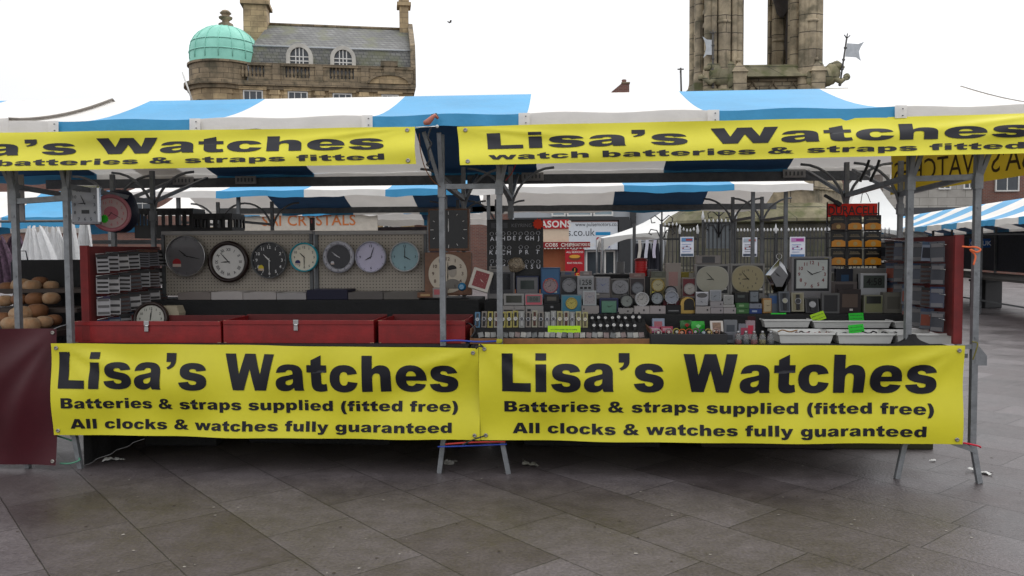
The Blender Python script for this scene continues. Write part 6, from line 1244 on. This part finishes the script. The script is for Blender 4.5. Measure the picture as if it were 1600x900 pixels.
# ---- white marquees
tentm = mat('white_marquee', (.78, .78, .76), .6, 0, .06, 1.5, .1, 8, transl=.12)
def marquee(lb, apex, L_, R__, Y, zv=.3, legs=True, arch_l=0):
    """apex, eave corners given in the picture at distance Y"""
    A, B, C_ = at(*apex, Y + 2), at(*L_, Y), at(*R__, Y); W = C_.x - B.x; t = thing('marquee', lb, 'tent', ((B.x + C_.x) / 2, Y, 0), (0, 0, 0), 'white marquees in the square'); o = t.location
    cor = [Vector((B.x, Y, B.z)), Vector((C_.x, Y, C_.z)), Vector((C_.x, Y + 4, C_.z)), Vector((B.x, Y + 4, B.z))]; b = MB()
    for i in range(4):
        p, q = cor[i], cor[(i + 1) % 4]
        def fn(u, v, p=p, q=q):
            e = p.lerp(q, u); e.z += .10 * math.sin(math.pi * u) * (W / 6); r = e.lerp(A, v); r.z -= .16 * (A.z - e.z) * math.sin(math.pi * v); return r - o
        b.grid(fn, 8, 8)
        def fv(u, v, p=p, q=q):
            e = p.lerp(q, u); e.z += .10 * math.sin(math.pi * u) * (W / 6) - zv * v * (1 - .75 * math.sin(math.pi * u) ** .7); return e - o
        b.grid(fv, 10, 2)
    b.build('roof', tentm, t)
    for p in cor: MB().rod((p.x - o.x, p.y - o.y, 0), (p.x - o.x, p.y - o.y, p.z), .04, 6).build('leg', steel, t)
marquee('white peaked marquee with a drooping arched eave before the car showroom', (1078, 300), (941, 372), (1052, 362), 25, .42)
marquee('white peaked marquee behind the battery stand', (1352, 255), (1305, 352), (1452, 368), 23, .4)
# ---- showroom
SY = 36.; sx = lambda p: at(p, 390, SY).x; sz = lambda q: at(915, q, SY).z
t = thing('showroom', 'grey car showroom with a white web-address sign above its doors', 'building', (sx(915), SY, 0), (0, 0, 0), HG); o = sx(915)
MB().bx(sx(800) - o, sx(1052) - o, 0, 8, 0, sz(300)).build('wall', mat('grey_render', (.36, .38, .40), .7, 0, .1, .5), t)
b = MB(); b.bx(sx(805) - o, sx(982) - o, -.5, -.002, sz(345), sz(340)); b.bx(sx(966) - o, sx(984) - o, -.5, -.004, 0, sz(345)); b.build('dark_surround', mat('dark_cladding', (.03, .032, .035), .5), t)
b = MB(); b.bx(sx(805) - o, sx(964) - o, -.42, -.05, sz(390), sz(346)); f = sx(920) - o
b.text('www.pulsemotors.co.uk', .165, (sx(935) - o, sz(351)), -.425, 1, .006, None, .86); b.text('pulsemotors.co.uk', .32, (sx(873) - o, sz(363)), -.425, 1, .0, None, .92); b.bx(sx(805) - o, sx(964) - o, -.424, -.422, sz(347.6), sz(346), 2); b.build('fascia_sign', [cmat((205, 210, 216), .4), cmat((60, 64, 70), .5), cmat((150, 120, 116), .5)], t)
b = MB(); b.bx(sx(930) - o, sx(953) - o, -.435, -.425, sz(388), sz(363), 0); b.bx(sx(930) - o, sx(953) - o, -.44, -.436, sz(368), sz(363), 1); b.bx(sx(931) - o, sx(952) - o, -.44, -.436, sz(387), sz(382), 2); b.disc((sx(934) - o, -.44, sz(374)), .09, 10, 3); b.build('dealer_sign', [cmat((205, 208, 214)), cmat((30, 130, 180)), cmat((40, 60, 130)), cmat((160, 50, 60))], t)
for p0, p1, q0, q1 in ((862, 884, 316, 338), (886, 925, 316, 338), (927, 958, 316, 338)):
    win(t, (sx(p0) + sx(p1)) / 2 - o, sz(q1), sx(p1) - sx(p0), sz(q0) - sz(q1), bars=(1, 1), gl=glass_b, dp=.12)
for p0, p1 in ((915, 941), (944, 961)): win(t, (sx(p0) + sx(p1)) / 2 - o, .05, sx(p1) - sx(p0), sz(393), bars=(1, 1), dp=.12, gl=glass)
win(t, (sx(805) + sx(880)) / 2 - o, .05, sx(880) - sx(805), sz(393), bars=(4, 1), dp=.12, gl=glass)
b = MB(); b.bx(sx(984) - o, sx(993) - o, -.3, -.002, sz(355), sz(327)); b.build('wall_speaker', mat('dark_cladding', (.03, .032, .035), .5), t)
# ---- hot food stall
HY = 24.; hx = lambda p: at(p, 390, HY).x; hz = lambda q: at(880, q, HY).z; redp = cmat((176, 30, 40), .5)
t = thing('food_kiosk', 'hot food kiosk with red and cream signs behind the keyring board', 'kiosk', (hx(865), HY, 0)); o = hx(865)
MB().bx(hx(790) - o, hx(888) - o, .3, 2.5, 0, hz(343)).build('body', cmat((150, 90, 60), .7), t); MB().bx(hx(790) - o, hx(886) - o, .05, .28, hz(440), hz(424)).build('counter', wood_l, t)
b = MB(); b.bx(hx(800) - o, hx(889) - o, -.02, .02, hz(357), hz(343)); b.text('ALL SEASONS', .19, (hx(846.5) - o, hz(350)), -.024, 1, .03); b.build('name_sign', [redp, cmat((220, 216, 210))], t)
MB().bx(hx(800) - o, hx(889) - o, .03, .08, hz(378), hz(357.5)).build('cream_board', cmat((220, 200, 176), .6), t)
b = MB(); b.bx(hx(800) - o, hx(922) - o, -.1, -.02, hz(387), hz(378)); b.text('CORN COBS  CHIPS', .10, (hx(862) - o, hz(382.5)), -.105, 1, .02); b.text('HOT ROAST PORK ROLLS', .08, (hx(908) - o, hz(382.5)), -.105, 1, .02, None, .55)
for k in range(24): b.box((hx(802 + 5 * k) - o, -.06, hz(388)), (.06, .07, .03), 2)
b.build('awning_strip', [cmat((140, 30, 36), .5), cmat((225, 215, 205)), cmat((210, 205, 200))], t)
b = MB(); X0, X1, q0, q1 = hx(883) - o, hx(913) - o, hz(440), hz(387); b.bx(X0, X1, -.06, -.03, q0, q1); xm = (X0 + X1) / 2; hh = q1 - q0
b.text('FOR', .05, (xm, q1 - hh * .05), -.063, 1, .02); b.text('ALL SEASONS', .055, (xm, q1 - hh * .13), -.063, 1, .02); b.disc((xm, -.063, q1 - hh * .29), .19, 20, 2, None, .09); b.disc((xm, -.064, q1 - hh * .26), .16, 20, 3, None, .05); b.text('ROAST PORK ROLL', .05, (xm, q1 - hh * .45), -.063, 1, .02, None, .7); b.text('1', .11, (xm, q1 - hh * .66), -.066, 3, .02); b.disc((xm, -.064, q1 - hh * .66), .09, 16, 4); b.text('\u00a32.50', .14, (xm, q1 - hh * .82), -.064, 3, .03)
b.build('menu_banner', [redp, cmat((225, 215, 210)), cmat((120, 60, 40)), cmat((220, 160, 60)), cmat(K_)], t)
# ---- market rows behind
def far_frame(lb, xs, yf, yr, z):
    t = thing('market_stall', lb, 'market stall', (0, 0, 0), (0, 0, 0), 'stall frames in the rows behind')
    for x in xs:
        for y in (yf, yr): MB().rod((x, y, 0), (x, y, z), .021, sq=True).build('post', steel_d, t)
        MB().rod((x, yf, 1.85), (x, yr, 1.85), .016, sq=True).build('side_rail', steel_d, t)
        for s in (-1, 1): b = MB(); arch(b, x, yr, 1.72, s * .4, z - 1.74, .015); b.build('arched_brace', steel_d, t)
    b = MB(); b.box(((xs[0] + xs[-1]) / 2, yr + 1.0, z - .08), (xs[-1] - xs[0] + .9, .04, .09)); b.build('eave_beam', steel_d, t)
    MB().box(((xs[0] + xs[-1]) / 2, (yf + yr) / 2, .8), (xs[-1] - xs[0], yr - yf, .04)).build('counter', ply, t)
    return t
canopy('stall_canopy', 'striped canopy in the row behind the pegboards', [-5.7, -4.45, -3.3, -2.25, -1.25], 'wbwb', 10.1, 12.5, 2.24, 2.12, 2.62, seed=7, pat=False)
canopy('stall_canopy', 'striped canopy in the row behind the keyring board, next to the railing', [-1.2, .75, 2.1, 3.05], 'wbw', 10.1, 12.5, 2.25, 2.12, 2.62, seed=8, pat=False)
far_frame('stall frame in the row behind the pegboards', (-5.0, -4.2, -1.5), 10.2, 11.4, 2.18); far_frame('stall frame in the row behind the keyring board', (-.95, 2.35, 2.75), 10.2, 11.4, 2.18)
canopy('stall_canopy', 'long striped canopy over the crystals stall', [-8.6, -7.3, -6.3, -5.4, -4.4, -3.28, -2.4, -1.7], 'wbwbwbw', 16.4, 18.8, 2.36, 2.2, 2.8, .15, seed=9, pat=False)
t = thing('crystals_stall', 'far stall with a cream sign lettered in orange', 'market stall', (-6, 16.6, 0)); X, Z, W, H = rect(362, 333, 590, 361, 16.5)
b = MB(); b.box((X + 6, -.1, Z + H / 2), (W, .03, H)); xa, xb = at(400, 344, 16.4).x + 6, at(551, 344, 16.4).x + 6
b.text('SAI', .215, (xa + .30, at(470, 344, 16.4).z), -.12, 1, .012); b.text('CRYSTALS', .215, ((xa + .78 + xb) / 2 - .05, at(470, 344, 16.4).z), -.12, 1, .012); b.build('sign', [mat('cream_board', (.52, .47, .40), .6), cmat((190, 110, 60), .6)], t)
MB().box((.8, 1.4, 1.35), (5.2, .05, 1.3)).build('back_panel', mat('dark_backcloth', (.05, .035, .045), .8, 0, .6, 3), t); MB().box((.6, .5, .8), (5, 1.0, .05)).build('counter', ply, t)
for x in (-1.7, .8, 3.2): MB().rod((x, -.02, 0), (x, -.02, 2.3), .025, sq=True).build('post', steel_d, t)
canopy('stall_canopy', 'blue and white canopy beyond the white dresses', [-17, -14.5, -12.6, -10.9, -9.2], 'wbwb', 15.0, 17.6, 2.15, 2.1, 2.75, .2, seed=3, pat=False)
# terrace closing the square
def terrace(lb, px0, px1, Y, py, m, nw, rows, rz=0, fr=None):
    a, c = at(px0, 390, Y), at(px1, 390, Y); H = at((px0 + px1) / 2, py, Y).z; W = c.x - a.x; t = thing('terrace_building', lb, 'building', (a.x, Y, 0), (0, 0, rz), HG)
    MB().bx(0, W, 0, 9, 0, H).build('wall', m, t); MB().bx(-.1, W + .1, -.2, 9.1, H, H + .3).build('cornice', palest, t)
    b = MB(); b.bx(0, W, -.12, -.003, 3.1, 3.5); b.build('shop_fascia', mat('dark_fascia', (.05, .05, .055), .5), t)
    for r in range(rows):
        for i in range(nw): win(t, W * (i + .5) / nw, 4.4 + r * 3.2, min(1.5, W / nw * .5), 1.9, bars=(2, 2), fr=frame_w, gl=glass_b if r % 2 else glass)
    return t
terrace('red brick terrace beyond the bread stall', -380, 262, 62, 232, brick, 9, 2); terrace('pale stone terrace beyond the crystals stall', 652, 822, 62, 216, palest, 4, 2)
terrace('pale stone shop building with tall windows behind the yellow side banner', 1378, 1531, 42, 226, palest, 4, 1); terrace('red brick building at the edge behind the striped stall', 1533, 1990, 44, 232, brick, 6, 1)
# ---- striped stall and counter on the open square
tray_dk = mat('dark_table', (.03, .026, .024), .7); RZ = R_(-98.3); cx_ = at(1600, 345, 14.8).x + 1.3; M = TR((cx_, 14.8, 0), RZ)
canopy('stall_canopy', 'long striped canopy of the stalls on the open square beside the brick building', [-15.4, -14.3, -13.2, -12.1, -11.0, -9.9, -8.8, -7.7, -6.6, -5.5, -4.4, -3.3, -2.2, -1.1, 0, 1.1, 2.2], 'bwbwbwbwbwbwbwbw', -1.3, 1.3, 2.0, 1.95, 2.52, .12, seed=4, pat=False, M=M)
t = thing('market_stall', 'long stall frame with dark cloths on the open square, beyond the black bin', 'market stall', (cx_, 14.8, 0), (0, 0, RZ))
for x in (-14, -10.5, -7, -3.5, 0):
    for y in (-.75, .75): MB().rod((x, y, 0), (x, y, 2.1), .025, sq=True).build('post', steel_d, t)
    MB().rod((x, -.75, 1.75), (x, .75, 1.75), .016, sq=True).build('side_rail', steel_d, t)
MB().box((-7.5, 0, .78), (13, 1.4, .05)).build('counter', tray_dk, t); MB().box((-9, .8, 1.35), (10, .04, 1.0)).build('back_cloth', mat('navy_backcloth', (.02, .022, .035), .8, 0, .4), t); MB().box((-7, -.75, .3), (14, .03, .03)).build('foot_rail', steel_d, t)
b = MB(); b.box((0, 0, 0), (.5, .03, .22)); b.text('.CO.UK', .11, (0, 0), -.018, 1, .02); tag(b.build('blue_sign', [cmat((30, 80, 150)), cmat((210, 216, 225))], None, at(1531, 380, 21)), 'small blue web-address sign above the far counter on the open square', 'sign')
X, Z, W, H = rect(1537, 440, 1569, 472, 20.); t = thing('litter_bin', 'black square litter bin standing on the open square', 'bin', (X, 20, 0), (0, 0, R_(15)))
h = at(1552, 440, 20).z; MB().box((0, .25, h / 2), (W, .5, h), 0, None, .02).build('body', black_pl, t); MB().box((0, .25, h + .02), (W + .04, .54, .05), 0, None, .01).build('lid', black_pl, t)
# ---- yellow banner on the stall end, seen from behind
A = Vector((at(1391, 280, 6.5).x, 6.5, 0)); B = Vector((at(1665, 260, 5.15).x, 5.15, 0)); d = B - A; t = MB(); Wd = d.length; zt0, zb0 = at(1392, 250, 6.5).z, at(1396, 304, 6.45).z; zb1 = at(1600, 270, 5.35).z
t.grid(lambda u, v: (u * Wd, .012 * math.sin(u * 8 + v * 3), (zt0 + .06) * (1 - v) + (zb0 * (1 - u) + zb1 * u) * v), 20, 6); t.f = [f[::-1] for f in t.f]; t.text("LISA'S WATCHES", .155, (Wd * .49, zb0 + .165), -.02, 1, .0, None, .78, 0, True)
o = t.build('side_banner', [mat('ochre_vinyl', (.52, .36, .02), .5, 0, .1, 3, transl=.3), cmat((62, 46, 20), .6)], None, (A.x, A.y, 0)); o.rotation_euler = (0, 0, math.atan2(d.y, d.x)); tag(o, 'yellow banner at the stall end seen from behind, its lettering reversed', 'banner')
# ---- bread stall
breadm = mat('floury_crust', (.30, .15, .06), .7, 0, .45, 9, .4, 40, dirt=(.40, .31, .21)); bread2 = mat('brown_crust', (.20, .085, .032), .7, 0, .4, 6, .3, 40)
tray_m = mat('dark_bread_tray', (.05, .035, .028), .7)
t = thing('bread_rack', 'dark tiered rack of loaves behind the maroon cloth', 'rack', (-4.1, 5.7, 0)); MB().box((0, .1, .87), (.86, .75, .04)).build('counter', tray_m, t)
for zz, yy in ((1.02, .3), (1.16, .48)): MB().box((0, yy, zz), (.86, .34, .03)).build('shelf', tray_m, t)
MB().box((0, .68, .95), (.9, .03, .9)).build('back_board', black_cloth, t)
LV = [(19, 506, 17, 5.55, .91, 0), (47, 508, 18, 5.55, .91, 0), (69, 503, 14, 5.62, .91, 0), (84, 500, 13, 5.7, .91, 1), (34, 491, 19, 5.68, .93, 0), (58, 486, 17, 5.75, .93, 1), (5, 498, 15, 5.7, .91, 1), (30, 468, 13, 5.98, 1.04, 1), (55, 467, 15, 5.98, 1.04, 1), (80, 466, 14, 5.98, 1.04, 0), (8, 470, 13, 5.98, 1.04, 0), (33, 446, 16, 6.15, 1.18, 0), (50, 447, 14, 6.1, 1.18, 0), (62, 441, 13, 6.22, 1.20, 1), (80, 447, 12, 6.18, 1.18, 0), (12, 450, 14, 6.15, 1.18, 1)]
LN = ['front of the counter beside the cloth edge, first', 'front of the counter, broad floury', 'front of the counter, small floury', 'end of the counter beside the red rack', 'second row of the counter, biggest floury', 'second row of the counter, brown', 'counter at the picture edge', 'middle shelf, brown one', 'middle shelf, broad brown one', 'middle shelf end, floury one', 'middle shelf at the picture edge', 'top shelf, broad floury one', 'top shelf, cut one', 'top shelf, raised brown one', 'top shelf end, floury one', 'top shelf at the picture edge']
for i, (px, py, r, Y, z, k) in enumerate(LV):
    c = at(px, py, Y); rr = r * Y / F; o = blob('bread_loaf', 'round loaf on the bread rack: ' + LN[i], 'loaf', (c.x, Y, c.z), (rr * 2.0, rr * 1.9, rr * 1.4), bread2 if k else breadm, .05, i, 'round loaves on the bread rack', 20, 12)
bpy.context.view_layer.update()
# ---- white dresses, dark clothes, bag, hanging board
whitef = mat('white_net_fabric', (.78, .78, .78), .9, 0, .1, 14, .6, 60, transl=.25)
def gown(lb, px0, px1, py0, py1, Y, m, nm='white_gown'):
    X, Z, W, H = rect(px0, py0, px1, py1, Y); b = MB()
    for (yy, f) in ((0, 1), (.35, -1)):
        b.grid(lambda u, v: ((u - .5) * W * f * (1 - .75 * v ** 1.6), yy - f * .06 * math.sin(u * 42) * (1 - v * .6) - f * .12 * math.sin(u * 3.14), v * H * (1 - .06 * math.sin(u * 25))), 40, 10)
    tag(b.build(nm, m, None, (X, Y, Z)), lb, 'gown', 'gowns hanging behind the bread stall')
gown('full white net gown hanging behind the bread stall', 18, 98, 358, 456, 11.2, whitef); gown('narrow white gown hanging behind the silver clock', 96, 126, 340, 450, 11.6, whitef); gown('dusky pink and dark gown at the picture edge', -30, 28, 372, 452, 11.4, mat('dusky_print', (.09, .05, .08), .9, 0, .8, 20), 'dark_gown')
t = thing('clothes_rail', 'steel clothes rail carrying the white gowns', 'clothes rail', (at(40, 390, 11.4).x, 11.4, 0)); MB().rod((-1.5, .15, at(40, 345, 11.4).z), (1.2, .15, at(40, 345, 11.4).z), .02).build('rail', steel_d, t)
for x in (-1.5, 1.2): MB().rod((x, .15, 0), (x, .15, at(40, 345, 11.4).z), .02).build('post', steel_d, t)
X, Z, W, H = rect(16, 408, 46, 440, 7.6); b = MB(); b.box((0, .04, H / 2), (W, .08, H), 0, None, .015); b.text('AJ', .035, (.02, H * .45), -.003, 1, .012); b.path([(-W * .3, .04, H), (-W * .2, .04, H + .1), (W * .2, .04, H + .1), (W * .3, .04, H)], .006, 6)
tag(b.build('dark_bag', [mat('navy_bag', (.015, .016, .03), .7), cmat((160, 160, 168))], None, (X, 7.6, Z)), 'dark navy bag with two pale letters above the loaves', 'bag')
X, Z, W, H = rect(12, 273, 38, 345, 5.25); tag(MB().box((0, .01, H / 2), (W, .012, H), 0, None, .004).build('hanging_board', cmat((150, 146, 146), .6), None, (X, 5.24, Z)), 'blank pale board hanging from the bread stall frame', 'board')
# ------------------------------------------------------------------ small things
def cord(name, lb, pts, r, m, cat='cord', group=None, n=6, sub=6):
    P_ = [Vector(p) for p in pts]; out = []
    for i in range(len(P_) - 1):      # Catmull-Rom
        a, b_, c, d = P_[max(0, i - 1)], P_[i], P_[i + 1], P_[min(len(P_) - 1, i + 2)]
        for k in range(sub):
            t = k / sub; out.append(.5 * ((2 * b_) + (c - a) * t + (2 * a - 5 * b_ + 4 * c - d) * t * t + (3 * b_ - a - 3 * c + d) * t ** 3))
    out.append(P_[-1]); o0 = out[0].copy(); b = MB(); b.path([p - o0 for p in out], r, n); return tag(b.build(name, m, None, o0), lb, cat, group)
def P3(px, py, Y): return at(px, py, Y)
c = P3(672, 192, 4.96); t = thing('clamp', 'pink-ended clamp with a white ball hooked over the eave between the banners', 'clamp', c)
b = MB(); b.path([(-.035, 0, 0), (-.01, -.01, .004), (.012, 0, .03), (.03, 0, .045), (.045, .02, .03)], [.014, .02, .015, .012, .008], 10); b.build('pink_end', cmat((176, 110, 96), .5), t)
b = MB(); b.path([(.0, .02, .02), (.01, .02, .052), (.035, .02, .058), (.048, .02, .03)], .007, 6); b.build('strap_loop', cmat((60, 80, 84), .6), t)
b = MB(); b.lathe([(.001, -.011), (.009, -.006), (.011, 0), (.009, .006), (.001, .011)], (.045, -.01, -.024), 12); b.build('ball', cmat((200, 200, 198), .4), t)
b = MB(); b.rod((-.09, -.01, -.028), (.04, -.01, -.024), .004, 6); b.build('cross_rod', chrome, t)
cord('bungee_cord', 'black hooked bungee cord dangling between the two narrow banners', [P3(673, 200, 4.98), P3(669, 215, 4.98), P3(674, 225, 4.99), P3(669, 235, 4.99), P3(671, 250, 4.99), P3(667, 257, 4.99), P3(671, 260, 4.99)], .006, ink2, 'cord')
cord('brown_cord', 'thin brown cord hanging down to the post between the banners', [P3(655, 208, 5.05), P3(657, 235, 5.06), P3(664, 262, 5.08), P3(676, 282, 5.12), P3(688, 292, 5.14)], .003, cmat((120, 74, 40), .7))
cord('red_string', 'thin red string slanting beside the watch stall post', [P3(806, 256, 5.2), P3(800, 270, 5.25), P3(790, 282, 5.3)], .003, rope_red)
cord('blue_rope', 'blue rope tied between the two posts at counter height', [P3(688, 533, 5.13), P3(715, 532, 5.14), P3(745, 534, 5.16), P3(778, 533, 5.13)], .006, rope_blue)
cord('blue_rope', 'blue rope stretched between the two feet below the banner join', [P3(684, 698, 5.12), P3(720, 697, 5.11), P3(792, 694, 5.13)], .005, rope_blue)
cord('red_strap', 'orange-red strap stretched between the two feet below the banner join', [P3(696, 694, 5.11), P3(740, 691, 5.1), P3(790, 690, 5.12)], .006, rope_red)
cord('black_tie', 'black cord knotting the two big banners together at the bottom', [P3(722, 695, 5.06), P3(742, 686, 5.05), P3(748, 684, 5.05), P3(757, 681, 5.05)], .005, ink2)
cord('black_tie', 'black cord knotting the two big banners together at the top', [P3(744, 545, 5.06), P3(748, 541, 5.05), P3(755, 542, 5.05), P3(750, 538, 5.06)], .005, ink2)
cord('orange_ribbon', 'orange ribbon bow tied round the post beside the red rack board', [P3(1503, 385, 5.08), P3(1512, 386, 5.07), P3(1524, 386, 5.06), P3(1532, 390, 5.05), P3(1526, 394, 5.05), P3(1516, 390, 5.06), P3(1524, 400, 5.06), P3(1521, 414, 5.06)], .006, rope_org)
cord('red_tie', 'red cord wound round the last foot of the white tray stall', [P3(1505, 692, 5.04), P3(1516, 694, 5.02), P3(1529, 697, 5.03), P3(1532, 699, 5.06)], .006, cmat((190, 40, 60), .7))
cord('olive_cord', 'olive cord hanging from the bracket on the last post', [P3(1519, 534, 5.08), P3(1527, 536, 5.08), P3(1526, 545, 5.07), P3(1520, 562, 5.07)], .004, cmat((110, 104, 40), .8))
cord('green_tie', 'green cord wound round the foot beside the maroon cloth', [P3(94, 724, 5.14), P3(110, 724, 5.13), P3(124, 719, 5.14), P3(122, 714, 5.17)], .006, rope_grn)
cord('steel_cord', 'grey cord between the maroon cloth eyelet and the red rack board', [P3(84, 514, 5.1), P3(97, 509, 5.12), P3(112, 506, 5.2)], .003, steel)
c = P3(780, 533, 5.125); tag(MB().box((0, 0, 0), (.035, .05, .028), 0, None, .008).box((.012, -.012, .004), (.02, .03, .02), 0, None, .006).build('yellow_tie', cmat((160, 160, 40), .6), None, c), 'yellow tape knotted round the post foot above the banner join', 'tape')
c = P3(1424, 541, 5.16); b = MB(); b.grid(lambda u, v: ((.025 + .12 * (1 - v) ** 2.2) * math.cos(2 * math.pi * u) * (1 + .16 * math.sin(u * 44)), .04 * (1 - .4 * v) * math.sin(2 * math.pi * u), .075 * v), 36, 8); tag(b.build('cloth_bundle', black_cloth, None, c), 'bunched black cloth tied round the post base at the end of the white trays', 'cloth')
for i, (px, l) in enumerate(((1352, 'beside the battery stand'), (1368, 'nearer the yellow side banner'))):
    cord('hook', 'black hanging hook under the canopy end, ' + l, [P3(px + 6, 250, 5.9), P3(px + 2, 262, 5.9), P3(px - 4, 274, 5.9), P3(px - 8, 284, 5.9)], .010, black_pl, 'hook', 'black hooks under the canopy')
c = P3(1300, 312, 6.05); o = MB().box((0, 0, 0), (.13, .03, .022), 0, None, .008).box((.05, 0, -.002), (.05, .04, .034), 0, None, .008).build('torch', black_pl, None, c); o.rotation_euler = (0, R_(32), 0); tag(o, 'black torch lying tilted on top of the red battery sign', 'torch')
c = P3(488, 350, 6.16); tag(MB().box((0, 0, 0), (.035, .03, .10), 0, None, .005).box((0, -.016, .02), (.012, .004, .03), 1).build('bulldog_clip', [cmat((30, 26, 26), .5), cmat((120, 50, 46))], None, c), 'dark clip standing on top of the gap between the pegboards', 'clip')
cord('fallen_strap', 'dark strap looped over the red box edge near the watch tray', [P3(724, 512, 5.35), P3(732, 505, 5.3), P3(742, 515, 5.28), P3(736, 527, 5.25)], .006, black_pl, 'strap')
# under the stall
for lb, x0, x1, Y, h, m in (('black storage crate pushed under the counter beside the maroon cloth', -3.15, -2.6, 5.8, .5, black_cloth), ('dark storage box under the counter below the middle red box', -2.4, -1.3, 5.9, .6, black_cloth), ('dark storage box under the counter beside the paired feet', -.3, .7, 5.9, .62, black_cloth), ('dark carton under the counter below the white trays', 1.0, 1.95, 5.9, .5, mat('dark_carton', (.022, .016, .012), .8))):
    t = thing('storage_box', lb, 'box', ((x0 + x1) / 2, Y, 0), (0, 0, rnd.uniform(-.04, .04)), 'boxes stored under the counters'); MB().box((0, .25, h / 2 + .002), (x1 - x0, .5, h), 0, None, .012).build('body', m, t); MB().box((0, .25, h + .012), (x1 - x0 + .02, .52, .03), 0, None, .008).build('lid', m, t)
c = onz(1375, 702, 0); tag(MB().box((0, .1, .03), (.75, .2, .06), 0, None, .006).build('low_plank', cmat((52, 50, 28), .7), None, (c.x, c.y, .001)), 'dark olive plank lying on the paving behind the last feet', 'plank')
# litter
def scrap(lb, px, py, w_, d_, seed, m=paper):
    c = onz(px, py, .0); rr = random.Random(seed); b = MB(); ph = rr.uniform(0, 6)
    b.grid(lambda u, v: ((u - .5) * w_ * (1 + .25 * math.sin(v * 5 + ph)), (v - .5) * d_ * (1 + .3 * math.sin(u * 7 + ph)), .004 + .012 * (math.sin(u * 9 + ph) * math.sin(v * 8 + ph)) ** 2 + .02 * max(0, math.sin(u * 3.1 + ph) - .4)), 8, 8, 0)
    o = b.build('paper_scrap', m, None, (c.x, c.y, .002)); o.rotation_euler = (0, 0, rr.uniform(-1, 1)); tag(o, lb, 'litter', 'paper scraps on the paving')
scrap('torn white paper lying at the dark edge under the first red box', 176, 720, .12, .07, 1); scrap('crumpled grey scrap beside the paired feet, under the join', 703, 725, .08, .08, 2, grey_p); scrap('crumpled pale plastic scrap right of the paired feet', 828, 727, .10, .10, 3, cmat((160, 158, 150), .4)); scrap('long white paper strip under the last foot', 1532, 739, .13, .05, 4); scrap('thin white scrap on the paving before the last foot', 1458, 721, .05, .02, 5)
b = MB(); rr = random.Random(5)
for i in range(150):
    px, py = rr.uniform(0, 1600), 715 + 185 * rr.random() ** 1.3; c = onz(px, py, 0); r = rr.uniform(.003, .009); k = rr.randint(4, 6)
    b.add([(c.x + r * math.cos(a) * rr.uniform(.6, 1.5), c.y + r * math.sin(a) * rr.uniform(.6, 1.4), .0035) for a in [2 * math.pi * q / k for q in range(k)]], [list(range(k))], 0 if rr.random() < .5 else 1)
o = b.build('litter', [cmat((150, 145, 138), .7), cmat((70, 62, 55), .8)]); tag(o, 'tiny pale specks and gum spots scattered over the paving', 'litter', None, 'stuff')
